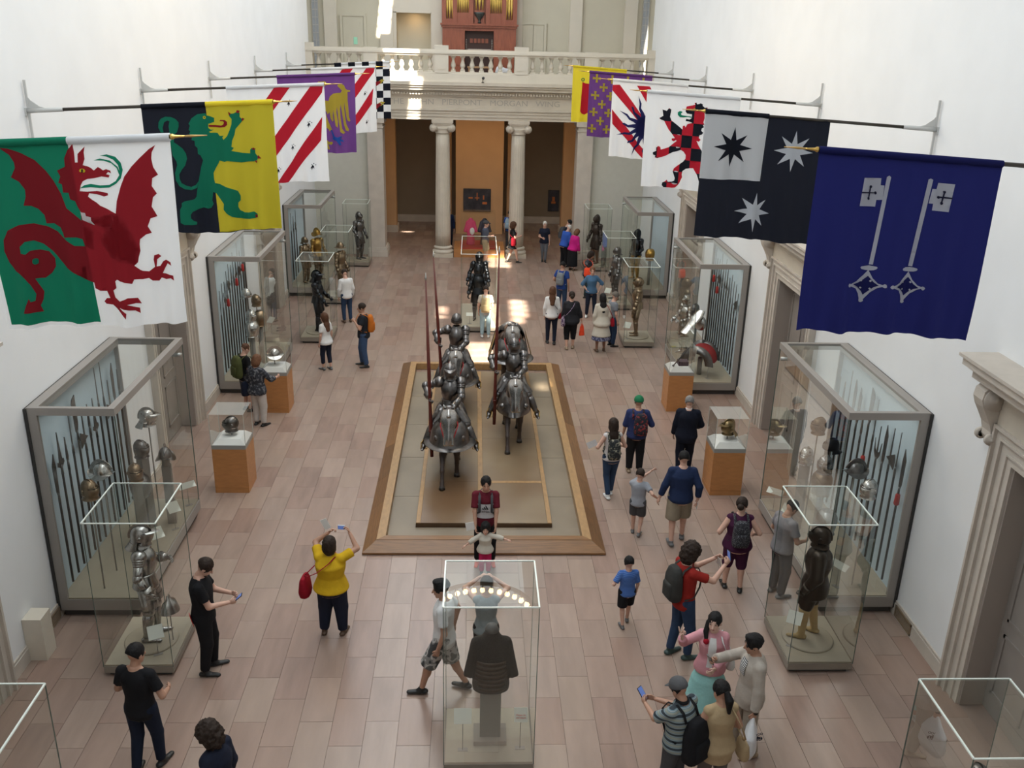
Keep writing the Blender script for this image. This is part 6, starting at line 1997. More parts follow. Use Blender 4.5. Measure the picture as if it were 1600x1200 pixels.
    # crupper over the haunches
    rows = [(1.52, 0.10, 0.30, -0.50, 0), (1.50, 0.22, 0.42, -0.50, 0), (1.42, 0.34, 0.50, -0.50, 0), (1.25, 0.41, 0.56, -0.48, 0), (1.02, 0.46, 0.60, -0.46, 0), (0.86, 0.50, 0.63, -0.46, 0)]
    rows = [tuple(v * sc if i < 4 else v for i, v in enumerate(r)) for r in rows]
    MB().rings(arc_rings(rows, 70, 290, 26), closed=False, caps=False).build('hind_guard', m, root)
    for s in (-1, 1):
        fl = MB()
        fl.rings([[V(s * 0.36, 0.15, 1.16), V(s * 0.38, -0.35, 1.16)], [V(s * 0.43, 0.17, 0.92), V(s * 0.44, -0.37, 0.92)], [V(s * 0.46, 0.17, 0.78), V(s * 0.47, -0.37, 0.78)]], closed=False, caps=False, smooth=False)
        fl.build('flank_guard', m, root)
    # saddle
    S = Blob(0.05)
    S.cone(V(0, 0.18, 1.46), V(0, -0.30, 1.46), 0.17 * sc, 0.18 * sc)
    for s in (-1, 1):
        S.cone(V(s * 0.24, 0.02, 1.36), V(s * 0.37, 0.02, 1.02), 0.12 * sc, 0.09 * sc, 0.5, (1, 0, 0))
    sd = S.build('saddle', 0.025, M_LEATHER, root)
    for yy, hh, w_ in ((0.26, 0.20, 0.24), (-0.36, 0.26, 0.30)):
        MB().rings([[V(math.sin(R(a)) * w_ * f, yy + dy, 1.42 + hh * math.cos(R(a)) * f) for a in range(-85, 86, 10)] for f, dy in ((0.6, 0), (1.0, 0), (1.02, 0.03), (0.6, 0.03))], closed=False, caps=False).build('saddle_plate', m, sd)
    return root
def mount(label, hl, x, y, sc, lead, style, m, kind, lance_label, tip, seat=1.33):
    horse(hl, x, y, sc, lead, style)
    h = 1.80
    J = armour(label, x, y + 0.10 * sc, -90, h, m, kind, dict(seat=seat / h, lf=(-0.30, 0.12, 0.30), rf=(0.30, 0.12, 0.30), kpole=(1, 0.8, 0.3), rh=(0.225, 0.08, 0.86), lh=(-0.03, 0.20, 0.80), lpole=(-1, -0.3, 0), rpole=(1, -0.3, -0.3), pitch=4, sw=1.12), 0.10, mounted=True, group='mounted armours', bulk=1.3)
    for n, s in (('l', -1), ('r', 1)):
        an = J[n + 'an']
        st = MB()
        st.tube([an + Vector((-0.055, 0.04, 0.03)), an + Vector((-0.06, 0.05, -0.09)), an + Vector((0.06, 0.05, -0.09)), an + Vector((0.055, 0.04, 0.03)), an + Vector((0, 0.02, 0.10)), an + Vector((-0.055, 0.04, 0.03))], 0.010, 6)
        st.build('stirrup', ST['gold'], J['root'])
    hp = J['rwr'] + J['rhd'] * 0.08
    wx, wy, wz = x - hp.x, y + 0.10 * sc - hp.y, hp.z + 0.10
    o = thing('lance', lance_label, 'lance', (wx, wy, 0), 0, 'red lances')
    z0 = 0.42
    tx = tip[0]
    P = lambda z: (tx * (z - wz) / (tip[1] - wz), 0, z)
    MB().tube([P(z0), P(z0 + 0.5), P(wz - 0.15), P(wz + 0.15), P(wz + 0.5), P(tip[1] - 0.12)], [0.034, 0.042, 0.032, 0.030, 0.036, 0.014], 12).build('shaft', M_LANCE, o)
    MB().lathe([(0.015, 0), (0.022, 0.03), (0.003, 0.15)], 8, 0, P(tip[1] - 0.12), (0, 0, 1)).build('tip', ST['bright'], o)
    MB().lathe([(0.046, -0.02), (0.05, 0.0), (0.046, 0.02)], 12, 0, P(z0 + 0.55), (0, 0, 1)).build('collar', M_LANCE, o)
    return J
mount('dark steel knight in pointed helmet riding nearest the camera', 'armoured horse with wide round breast guard at the front left of the platform', -0.66, 16.72, 0.82, 1, 'round', 'dark', 'burgonet', 'dark red lance of the nearest knight', (-0.06, 4.1))
mount('dark steel knight in round helmet riding behind on the left', 'armoured horse half hidden behind the nearest knight', -0.60, 20.1, 0.82, -1, 'round', 'dark', 'sallet', 'dark red lance of the left rear knight', (-0.13, 3.75))
mount('blackened knight with visored helmet riding at the right', 'armoured horse with pointed breast guard on the right of the platform', 0.64, 18.35, 0.82, 1, 'pointed', 'dark', 'armet', 'dark red lance of the knight on the right', (0.03, 4.25))
hr = horse('riderless armoured horse behind the knight on the right', 0.70, 21.55, 0.90, -1, 'round', False)
def caparison():
    o = thing('horse_cloth', 'black and gold cloth draped over the rearmost horse', 'cloth', (0.70, 21.55, 0.10), R(180))
    sc = 0.90
    for s in (-1, 1):
        for k, (m, e) in enumerate(((BC['black'], 0.0), (M_GILT2, 0.012))):
            b = MB()
            w0, w1 = (0.0, 1.0) if k == 0 else (0.12, 0.55)
            rs = []
            for z in (1.40, 1.25, 1.0, 0.72):
                rs.append([Vector((s * ((0.40 + (1.40 - z) * 0.28) * sc + e), (0.10 - 0.75 * (w0 + (w1 - w0) * t / 8)) * sc, z * sc + 0.02 * math.sin(t * 2))) for t in range(9)])
            b.rings(rs, closed=False, caps=False)
            b.build('cloth_panel' if k == 0 else 'gold_band', m, o)
caparison()

# ================================================================== polearms, helmets and labels in the wall cases
M_SHAFT = mat('dark_ash_shaft', (0.045, 0.032, 0.024), 0.5, var=0.3, vscale=8, stretch=(1, 1, 0.2))
M_BLADE = ST['dark']
def blade_poly(kind):
    return {'spear': [(-0.012, 0), (-0.035, 0.10), (-0.006, 0.42), (0.006, 0.42), (0.035, 0.10), (0.012, 0)],
            'pike': [(-0.009, 0), (-0.012, 0.08), (-0.003, 0.62), (0.003, 0.62), (0.012, 0.08), (0.009, 0)],
            'halberd': [(-0.014, 0), (-0.014, 0.05), (-0.15, 0.0), (-0.17, 0.16), (-0.14, 0.25), (-0.016, 0.18), (-0.016, 0.28), (-0.004, 0.62), (0.004, 0.62), (0.016, 0.28), (0.016, 0.16), (0.12, 0.10), (0.016, 0.08), (0.014, 0)],
            'glaive': [(-0.014, 0), (-0.05, 0.10), (-0.055, 0.50), (0.02, 0.66), (0.045, 0.45), (0.028, 0.06), (0.014, 0)],
            'partisan': [(-0.014, 0), (-0.11, 0.06), (-0.09, 0.12), (-0.055, 0.10), (-0.03, 0.25), (-0.004, 0.56), (0.004, 0.56), (0.03, 0.25), (0.055, 0.10), (0.09, 0.12), (0.11, 0.06), (0.014, 0)],
            'cleaver': [(-0.014, 0), (-0.05, 0.06), (-0.07, 0.50), (-0.03, 0.56), (0.07, 0.60), (0.06, 0.15), (0.014, 0)],
            'trident': [(-0.012, 0), (-0.10, 0.12), (-0.12, 0.34), (-0.085, 0.18), (-0.018, 0.14), (-0.004, 0.58), (0.004, 0.58), (0.018, 0.14), (0.085, 0.18), (0.12, 0.34), (0.10, 0.12), (0.012, 0)]}[kind]
POLE_ME, HEAD_ME = {}, {}
Pzx = Matrix(((0, 0, 1, 0), (1, 0, 0, 0), (0, 1, 0, 0), (0, 0, 0, 1)))
for k in ('spear', 'pike', 'halberd', 'glaive', 'partisan', 'cleaver', 'trident'):
    b = MB().prism(blade_poly(k), -0.006, 0.006, 0, Pzx)
    b.lathe([(0.020, -0.10), (0.017, 0.0), (0.012, 0.05)], 10)
    HEAD_ME[k] = b.mesh('blade', M_BLADE)
SHAFT_ME = MB().lathe([(0.017, 0), (0.018, 0.5), (0.016, 1.0)], 10).mesh('shaft', M_SHAFT)
TASSEL = MB().lathe([(0.015, 0.20), (0.035, 0.17), (0.042, 0.02), (0.03, 0.0)], 12).mesh('tassel', mat('red_tassel', (0.42, 0.025, 0.02), 0.8))
WORDS = {'spear': 'leaf bladed spear', 'pike': 'long pike', 'halberd': 'halberd with axe blade', 'glaive': 'curved glaive', 'partisan': 'winged partisan', 'cleaver': 'broad bladed cleaver glaive', 'trident': 'forked polearm'}
ORD = ('first', 'second', 'third', 'fourth', 'fifth', 'sixth', 'seventh', 'eighth', 'ninth', 'tenth', 'eleventh', 'twelfth', 'thirteenth', 'fourteenth')
def polearm(label, x, y, z0, L, kind, s, tassel=None, group=None):
    o = thing('polearm', label, 'polearm', (x, y, z0), 0, group)
    a = link('shaft', SHAFT_ME, o)
    a.scale = (1, 1, L)
    h = link('blade', HEAD_ME[kind], o)
    h.location = (0, 0, L)
    if tassel:
        t = link('tassel', TASSEL, o)
        t.location = (0, 0, L + tassel)
def rack(key, s, y0, y1, kinds, lens, where, tassels={}, x=None, zt=3.3):
    n = len(kinds)
    for i, k in enumerate(kinds):
        yy = y0 + (y1 - y0) * (i + 0.5) / n
        L = lens[i]
        polearm('%s, %s along the rack in the %s' % (WORDS[k], ORD[i], where), s * (WX - 0.16), yy, min(0.45 + 0.02 * (i % 3), zt - 0.7 - L), L, k, s, tassels.get(i), 'polearms in the %s' % where)
rack('L1', -1, 12.0, 14.85, ['glaive', 'partisan', 'spear', 'pike', 'cleaver', 'halberd', 'spear', 'partisan', 'pike', 'pike', 'halberd', 'glaive', 'spear'], [1.42, 1.75, 1.7, 1.9, 2.0, 1.7, 1.9, 1.75, 2.1, 2.15, 1.75, 1.9, 2.0], 'nearest left wall case')
rack('R1', 1, 12.05, 14.95, ['glaive', 'pike', 'halberd', 'glaive', 'trident', 'pike', 'cleaver', 'spear', 'glaive', 'glaive', 'pike', 'spear', 'halberd'], [1.55, 1.75, 1.7, 1.65, 1.6, 1.9, 2.05, 1.7, 1.8, 1.9, 2.0, 1.9, 1.75], 'nearest right wall case', {6: -0.75, 0: -0.25})
rack('L2', -1, 21.1, 23.9, ['pike', 'pike', 'trident', 'pike', 'halberd', 'spear', 'pike', 'partisan', 'pike', 'halberd', 'pike', 'spear'], [1.4, 1.5, 1.5, 1.7, 1.8, 1.9, 2.0, 1.9, 2.1, 1.9, 2.1, 2.0], 'second left wall case', {3: -0.25, 7: -0.2, 10: -0.2})
rack('R2', 1, 21.3, 24.1, ['pike', 'halberd', 'pike', 'pike', 'spear', 'partisan', 'pike', 'spear', 'pike', 'halberd', 'spear', 'pike', 'pike'], [1.45, 1.6, 1.6, 1.75, 1.8, 1.8, 2.0, 1.9, 2.0, 1.85, 2.0, 2.05, 2.0], 'second right wall case', {9: -0.3, 11: -0.3}, zt=3.2)
rack('L3', -1, 29.95, 31.2, ['pike', 'spear', 'halberd'], [1.6, 1.6, 1.5], 'farthest left wall case', zt=2.9)

M_STAND = mat('grey_mount', (0.25, 0.235, 0.21), 0.6)
def helmet_display(label, x, y, z, kind, m, face, base, post=True, group='helmets on mounts'):
    """helmet on a rod or block that stands on the deck at height BASE."""
    o = thing('display_helmet', label, 'helmet', (x, y, base), R(face - 90), group)
    Mx = Matrix.Translation((0, 0, z - base))
    helmet(o, Mx @ Matrix.Scale(0.98, 4), kind, ST[m], 'skull')
    if post:
        w_ = 0.07
        MB().box((-w_, -w_, 0), (w_, w_, z - base - 0.16)).build('mount', M_STAND, o)
        MB().lathe([(0.07, -0.17), (0.06, -0.08), (0.09, 0.02)], 12, 0, (0, 0, z - base)).build('head_form', M_STAND, o)
    else:
        MB().tube([(0, 0, 0), (0, 0, z - base)], 0.012, 8).build('mount', M_STAND, o)
def breast(label, x, y, z, m, face, base):
    o = thing('display_cuirass', label, 'armour piece', (x, y, base), R(face - 90), 'cuirasses on mounts')
    J = skeleton(1.68)
    J['pelvis'] = Vector((0, 0, z - base - 0.3))
    cuirass(o, J, ST[m])
    MB().tube([(0, 0, 0), (0, 0, z - base - 0.2)], 0.05, 10).build('mount', M_STAND, o)
DK = 0.32
helmet_display('round brown steel helmet nearest in the left polearm case', -5.72, 12.12, 1.98, 'armet', 'brown', -30, DK, False)
helmet_display('combed steel helmet second in the left polearm case', -5.72, 12.62, 2.0, 'morion', 'bright', -10, DK, False)
helmet_display('dark closed helmet low in the left polearm case', -5.55, 13.40, 1.62, 'close', 'brown', -60, DK)
helmet_display('dark rounded helmet behind the closed one in the left polearm case', -5.62, 13.95, 1.78, 'armet', 'dark', -30, DK)
helmet_display('small pointed helmet on a block in the left polearm case', -5.32, 14.15, 1.55, 'morion', 'dark', -80, DK)
helmet_display('bright peaked helmet high in the left polearm case', -5.62, 14.4, 2.15, 'burgonet', 'bright', 0, DK, False)
breast('dark cuirass under the helmets in the left polearm case', -5.60, 13.65, 1.25, 'dark', -40, DK)
helmet_display('steel helmet lowest and nearest in the right polearm case', 5.72, 12.2, 2.0, 'armet', 'bright', 210, DK, False)
helmet_display('combed dark helmet second in the right polearm case', 5.72, 12.75, 2.02, 'morion', 'dark', 190, DK, False)
helmet_display('half black great helm on a block in the right polearm case', 5.40, 13.95, 1.72, 'close', 'bright', 230, DK)
helmet_display('brown rounded helmet high in the right polearm case', 5.68, 14.3, 2.12, 'armet', 'brown', 200, DK, False)
helmet_display('black helmet beside the bronze cuirass in the right polearm case', 5.70, 13.72, 2.0, 'sallet', 'black', 190, DK, False)
helmet_display('grey helmet over the bronze cuirass in the right polearm case', 5.42, 13.2, 1.92, 'armet', 'grey', 220, DK, False)
breast('bronze coloured cuirass in the right polearm case', 5.42, 13.2, 1.58, 'brown', 220, DK)
breast('grey cuirass low in the right polearm case', 5.40, 12.75, 1.12, 'grey', 220, DK)
helmet_display('bright helmet topmost in the second left wall case', -5.62, 21.55, 2.3, 'sallet', 'bright', -50, DK, False)
helmet_display('golden helmet in the second left wall case', -5.58, 22.3, 1.95, 'armet', 'brown', -40, DK, False)
helmet_display('bright helmet over the cuirass in the second left wall case', -5.55, 21.55, 1.78, 'armet', 'bright', -40, DK, False)
breast('bright cuirass in the second left wall case', -5.55, 21.55, 1.44, 'bright', -40, DK)
breast('golden brown cuirass in the second left wall case', -5.5, 22.25, 1.5, 'brown', -30, DK)
helmet_display('dark visored helmet half up the second right wall case', 5.50, 22.85, 1.70, 'armet', 'dark', 230, DK)
armour('polished half armour seated low in the second right wall case', 5.42, 23.4, 205, 1.60, 'bright', 'close', dict(lh=(-0.10, 0.18, 0.60), rh=(0.12, 0.17, 0.58)), 0.32)
def shaffron():
    o = thing('horse_face_guard', 'bright steel horse face guard mounted high in the right wall case', 'armour piece', (5.55, 22.0, DK), R(120))
    MB().tube([(0, 0, 0), (0, 0, 1.2)], 0.015, 8).build('rod', M_STAND, o)
    MB().rings([[Vector((math.sin(R(a)) * w_, 0.10 + 0.55 * t + math.cos(R(a)) * w_ * 0.5, 1.62 - 0.5 * t)) for a in range(-100, 101, 20)] for t, w_ in ((0, 0.10), (0.2, 0.16), (0.45, 0.15), (0.7, 0.11), (1.0, 0.12))], closed=False, caps=False).build('plate', ST['bright'], o)
    MB().ball((0, 0.15, 1.30), (0.22, 0.10, 0.20)).build('neck_plate', ST['grey'], o)
shaffron()
def war_saddle():
    o = thing('war_saddle', 'red and steel war saddle on a stand in the right wall case', 'saddle', (5.48, 21.75, DK), R(150))
    MB().tube([(0, 0, 0), (0, 0, 0.45)], 0.06, 10).build('stand', M_STAND, o)
    MB().rings([[Vector((0.36 * math.sin(R(a)), y_, 0.35 + 0.40 * math.cos(R(a)))) for a in range(-90, 91, 10)] for y_ in (-0.30, -0.1, 0.12, 0.30)], closed=False, caps=False).build('seat', M_REDCLOTH, o)
    for y_ in (-0.30, 0.30):
        MB().rings([[Vector((w_ * math.sin(R(a)), y_ + dy, 0.35 + (w_ + 0.06) * math.cos(R(a)))) for a in range(-90, 91, 10)] for w_, dy in ((0.22, 0), (0.42, 0), (0.43, 0.03), (0.22, 0.03))], closed=False, caps=False).build('saddle_plate', ST['dark'], o)
war_saddle()
armour('golden brown armour with tall helmet in the farthest left wall case', -5.45, 30.75, -40, 1.66, 'gold', 'morion', dict(lh=(-0.12, 0.12, 0.55)), 0.33, m2='brown')
armour('dark slim armour beside the golden one in the farthest left wall case', -5.8, 30.35, -30, 1.5, 'brown', 'sallet', dict(lh=(-0.1, 0.14, 0.58)), 0.33)
armour('dark armour with gilt skirt in the farthest right wall case', 5.42, 31.4, 215, 1.72, 'black', 'armet', dict(lh=(-0.12, 0.1, 0.52)), 0.33, m2='gold')
breast('small gilt cuirass on a mount in the farthest right wall case', 5.75, 30.65, 1.35, 'gold', 220, DK)
# helmets and sword on the pedestals
ZP = 1.07
helmet_display('dark globe shaped helmet on the near left pedestal', -4.75, 16.14, ZP + 0.22, 'armet', 'dark', 200, ZP, False, 'pedestal helmets')
helmet_display('steel combed helmet on the far left pedestal', -4.74, 20.1, ZP + 0.22, 'morion', 'bright', 200, ZP, False, 'pedestal helmets')
helmet_display('embossed bronze parade helmet on the right pedestal', 4.67, 16.1, ZP + 0.24, 'burgonet', 'bronze', 205, ZP, False, 'pedestal helmets')
def pedestal_sword():
    o = thing('sword', 'slender dark sword slanting up from the far right pedestal', 'sword', (4.62, 20.34, ZP))
    a, e = Vector((-0.17, -0.16, 0.03)), Vector((0.24, 0.0, 0.47))
    MB().tube([a, a.lerp(e, 0.3)], 0.014, 8).build('grip', M_LEATHER, o)
    MB().ball(a, 0.028).build('pommel', ST['dark'], o)
    MB().bar(a.lerp(e, 0.3), e, 0.008, 0.03).build('blade', ST['dark'], o)
    MB().bar(a.lerp(e, 0.3) + Vector((0, 0.1, 0)), a.lerp(e, 0.3) - Vector((0, 0.1, 0)), 0.014, 0.014).build('crossguard', ST['dark'], o)
    MB().box((-0.03, -0.10, 0.0), (0.20, 0.12, 0.10)).build('mount', mat('mottled_purple', (0.12, 0.075, 0.085), 0.8, var=0.5, vscale=30), o)
pedestal_sword()
# label cards on the case decks
for i, (x, y, rot, lab) in enumerate(((-5.22, 14.75, 40, 'long label strip at the far end of the left polearm case'), (-5.2, 13.9, 40, 'label card half way along the left polearm case'), (-5.2, 13.05, 40, 'label card nearest in the left polearm case'),
        (5.2, 14.6, -40, 'label strip at the far end of the right polearm case'), (5.2, 13.9, -40, 'label card half way along the right polearm case'), (5.25, 12.6, -40, 'large label card beside the tan booted figure'), (5.45, 12.15, -60, 'long label strip nearest in the right polearm case'),
        (-5.2, 22.0, 40, 'label card in the second left wall case'), (5.62, 21.45, -60, 'long label strip in the second right wall case'), (-4.35, 25.1, 30, 'small label in the black armour case'), (4.15, 25.0, -30, 'small label in the brown armour case'), (-4.25, 29.0, 30, 'label card in the wide brimmed helmet case'), (4.1, 28.75, -30, 'label card in the second right case'))):
    wall = abs(y - 13.4) < 1.9 or abs(y - 21.7) < 0.5
    card(lab, x, y, 0.32 if wall else 0.185, 0.30 if 'strip' in lab else 0.2, 0.12 if 'strip' in lab else 0.2, rot, 40, 0.35)

# ================================================================== far textile case, pictures, organ, chandelier
def far_case():
    c = thing('display_case', 'low orange based case with pink textiles between the columns', 'display case', (0.0, 36.6, 0), 0, 'freestanding glass cases')
    MB().box((-1.0, -0.85, 0), (0.98, 0.8, 0.30)).build('plinth', M_PED, c)
    MB().box((-0.75, -0.7, 0.30), (0.62, 0.7, 0.36)).build('deck', mat('red_deck', (0.45, 0.05, 0.04), 0.6), c)
    for nm, pts in (('front_pane', [(-0.75, -0.7, 0.36), (0.62, -0.7, 0.36), (0.62, -0.7, 1.6), (-0.75, -0.7, 1.6)]), ('rear_pane', [(-0.75, 0.7, 0.36), (0.62, 0.7, 0.36), (0.62, 0.7, 1.6), (-0.75, 0.7, 1.6)]), ('side_pane', [(-0.75, -0.7, 0.36), (-0.75, 0.7, 0.36), (-0.75, 0.7, 1.6), (-0.75, -0.7, 1.6)]), ('side_pane', [(0.62, -0.7, 0.36), (0.62, 0.7, 0.36), (0.62, 0.7, 1.6), (0.62, -0.7, 1.6)]), ('top_pane', [(-0.75, -0.7, 1.6), (0.62, -0.7, 1.6), (0.62, 0.7, 1.6), (-0.75, 0.7, 1.6)])):
        MB().add(pts, [(0, 1, 2, 3)]).build(nm, GLASS, c)
    for nm, x, m, lab in (('textile_tunic', -0.35, mat('pink_silk', (0.65, 0.06, 0.16), 0.6), 'pink silk tunic standing in the far textile case'), ('textile_tunic', 0.2, mat('dark_silk', (0.03, 0.03, 0.05), 0.6), 'dark tunic standing in the far textile case')):
        o = thing(nm, lab, 'tunic', (x, 36.5, 0.36), 0, 'textiles in the far case')
        B = Blob(0.04)
        B.loft((0, 0, 0), Matrix.Identity(3), [(0.0, 0.17, 0.12, 0), (0.5, 0.14, 0.10, 0), (0.9, 0.16, 0.09, 0), (1.05, 0.06, 0.05, 0)])
        for s in (-1, 1):
            B.cone((s * 0.13, 0, 0.88), (s * 0.22, 0, 0.5), 0.06, 0.07, cut=True)
        B.build('garment', 0.02, m, o)
        MB().ball((0.06, -0.13, 0.55), (0.10, 0.03, 0.15)).build('sash', WHITE_SILK, o)
WHITE_SILK = mat('white_silk', (0.75, 0.75, 0.72), 0.6)
far_case()
def picture(label, x0, x1, z0, z1, y, glow):
    o = thing('framed_picture', label, 'picture', ((x0 + x1) / 2, y, (z0 + z1) / 2), 0, 'dark pictures in the passage')
    w_, h = (x1 - x0) / 2, (z1 - z0) / 2
    MB().box((-w_, -0.03, -h), (w_, 0, h)).build('frame', mat('picture_frame', (0.02, 0.018, 0.02), 0.4), o)
    MB().box((-w_ + 0.02, -0.035, -h + 0.02), (w_ - 0.02, -0.029, h - 0.02)).build('canvas', mat('night_canvas', (0.02, 0.022, 0.035), 0.5, var=0.6, vscale=3, col2=(0.06, 0.06, 0.075)), o)
    for (a, b_, cc, d) in glow:
        MB().box((a - cc, -0.038, b_ - d), (a + cc, -0.0345, b_ + d)).build('painted_light', mat('ember_paint', (0.55, 0.17, 0.05), 0.6), o)
picture('dark night scene with small orange lights on the ochre wall', -0.69, 0.5, 0.98, 1.97, 40.33, [(0.0, 0.16, 0.02, 0.16), (-0.28, 0.10, 0.09, 0.03), (0.0, 0.10, 0.10, 0.02), (0.28, 0.12, 0.03, 0.09), (0.33, -0.12, 0.10, 0.05)])
picture('tall dark portrait poster at the right of the passage', 3.19, 3.70, 0.58, 1.55, 42.98, [(0.0, 0.08, 0.06, 0.10), (0.0, -0.08, 0.10, 0.05)])
def organ():
    o = thing('pipe_organ', 'red brown pipe organ with golden pipes on the balcony', 'organ', (-0.08, 38.2, GZ))
    W = mat('organ_mahogany', (0.30, 0.085, 0.045), 0.4, var=0.25, vscale=3, stretch=(6, 6, 1))
    WD = mat('organ_dark', (0.05, 0.02, 0.015), 0.5)
    PIPE = mat('organ_pipe_gold', (0.85, 0.60, 0.16), 0.35, 0.35)
    for x0_, x1_ in ((-1.42, -0.56), (0.56, 1.42)):
        MB().box((x0_, 0, 0), (x1_, 0.7, 1.95)).build('lower_case', W, o)
        for a, e in ((x0_ + 0.06, (x0_ + x1_) / 2 - 0.03), ((x0_ + x1_) / 2 + 0.03, x1_ - 0.06)):
            MB().box((a, -0.015, 0.5), (e, 0.02, 1.75)).build('case_panel', W, o)
    MB().box((-0.56, 0.35, 0), (0.56, 0.7, 1.95)).build('console_back', WD, o)
    MB().box((-0.56, 0.02, 1.76), (0.56, 0.36, 1.95)).build('lintel', W, o)
    for z, y_, h in ((0.95, 0.05, 0.05), (1.05, 0.12, 0.05)):
        MB().box((-0.46, y_, z), (0.46, y_ + 0.25, z + h)).build('keyboard', mat('ivory_keys', (0.6, 0.5, 0.42), 0.4, var=0.5, vscale=60, pattern='checker'), o)
    for i in range(5):
        MB().box((-0.36 + 0.15 * i, 0.30, 1.32), (-0.25 + 0.15 * i, 0.345, 1.48)).build('music_panel', W, o)
    for s in (-1, 1):
        for i in range(7):
            MB().lathe([(0.016, 0), (0.018, 0.03)], 8, 0, (s * 0.50, 0.30, 1.08 + 0.06 * i), (0, -1, 0)).build('stop_knob', M_PAPER_O, o)
    MB().box((-1.50, -0.10, 1.95), (1.50, 0.75, 2.02)).build('cornice', W, o)
    MB().box((-1.46, -0.05, 1.87), (1.46, 0.72, 1.95)).build('cornice_moulding', W, o)
    MB().box((-1.40, 0.25, 2.02), (1.40, 0.72, 5.2)).build('upper_case', W, o)
    for xc in (-1.42 + 0.06, -0.94, -0.32, 0.32, 0.94, 1.36):
        MB().box((xc - 0.08, 0.0, 2.02), (xc + 0.08, 0.3, 5.2)).build('upright', W, o)
    for (xc, w_, n, zb, v) in ((-1.14, 0.15, 3, 2.18, -1), (-0.63, 0.24, 7, 2.40, 1), (0.0, 0.19, 3, 2.50, 1), (0.63, 0.24, 7, 2.40, 1), (1.14, 0.15, 3, 2.18, -1)):
        MB().box((xc - w_, 0.05, 2.02), (xc + w_, 0.3, zb)).build('pipe_plinth', W, o)
        for i in range(n):
            x = xc - w_ + 2 * w_ * (i + 0.5) / n
            r = w_ / n * 0.92
            k = abs(i - (n - 1) / 2) / max(1, (n - 1) / 2)
            fz = 0.34 + (0.10 * k if v > 0 else 0.0) + (0.12 if n == 3 and i != 1 else 0)
            MB().lathe([(r * 0.25, 0), (r, fz), (r, 2.4)], 10, 0, (x, 0.12, zb)).build('pipe', PIPE, o)
    MB().lathe([(0.03, 0), (0.08, 0.02), (0.03, 0.08), (0.05, 0.14), (0.16, 0.28), (0.20, 0.36), (0.19, 0.40)], 16, 0, (0, -0.02, 2.03), (0, 0, 1), sy=0.5).build('urn', mat('bronze_urn', (0.06, 0.065, 0.06), 0.45, 0.6), o)
    b = thing('organ_bench', 'low wooden bench before the organ keyboard', 'bench', (-0.08, 37.85, GZ))
    MB().box((-0.45, -0.15, 0.42), (0.45, 0.15, 0.48)).build('seat', mat('bench_oak', (0.4, 0.24, 0.12), 0.5), b)
    for s in (-1, 1):
        MB().box((s * 0.38 - 0.03, -0.13, 0), (s * 0.38 + 0.03, 0.13, 0.42)).build('leg', mat('bench_oak'), b)
M_PAPER_O = mat('ivory_knob', (0.7, 0.66, 0.58), 0.4)
organ()
def white_cloth():
    B = Blob(0.04)
    B.ell((0, 0, 0.26), (0.16, 0.12, 0.26)); B.ell((0.17, 0, 0.24), (0.13, 0.10, 0.24)); B.ell((-0.16, 0, 0.28), (0.12, 0.1, 0.28))
    o = link('dust_sheet', B.mesh('dust_sheet', 0.03, mat('white_sheet', (0.8, 0.83, 0.88), 0.8)))
    o.location = (0.80, 36.5, GZ)
    tag(o, 'white crumpled sheet behind the balcony balusters', 'sheet')
white_cloth()
def balcony_lamp():
    o = thing('spotlight', 'small black spotlight on the balcony ledge', 'lamp', (0.05, 35.32, 6.56))
    MB().lathe([(0.05, 0), (0.05, 0.015), (0.012, 0.03), (0.012, 0.10)], 10).build('stem', M_BLACKEDGE, o)
    MB().lathe([(0.025, 0), (0.05, 0.07), (0.05, 0.11)], 12, 0, (0, 0.03, 0.13), (0.2, -0.9, 0.3)).build('lamp_head', M_BLACKEDGE, o)
balcony_lamp()
def chandelier():
    o = thing('chandelier', 'ring chandelier of small bowl lamps mirrored in the centre case top', 'chandelier', (0.05, 19.6, 10.0))
    MB().rings([[Vector(((1.38 + dr) * math.cos(a), (1.38 + dr) * math.sin(a), dz)) for a in (2 * PI * k / 60 for k in range(60))] for dr, dz in ((-0.04, 0), (0.04, 0), (0.04, 0.07), (-0.04, 0.07), (-0.04, 0))], caps=False).build('ring', mat('bronze_ring', (0.12, 0.09, 0.06), 0.5, 0.5), o)
    for k in range(38):
        a = 2 * PI * (k + 0.35) / 38
        p = Vector((1.38 * math.cos(a), 1.38 * math.sin(a), 0.07))
        l = MB().lathe([(0.02, 0.10), (0.055, 0.13), (0.07, 0.18), (0.055, 0.22)], 12, 0, p).build('lamp_bowl', mat('lamp_glow', (1.0, 0.72, 0.36), 0.5, emit=55), o)
        MB().tube([p, p + Vector((0, 0, 0.11))], 0.015, 6).build('lamp_stem', mat('bronze_ring'), l)
    for k in range(3):
        a = 2 * PI * k / 3
        MB().tube([(1.38 * math.cos(a), 1.38 * math.sin(a), 0.07), (0, 0, 2.2)], 0.012, 6).build('chain', mat('bronze_ring'), o)
    MB().tube([(0, 0, 2.2), (0, 0, 3.6)], 0.02, 8).build('stem', mat('bronze_ring'), o)
chandelier()
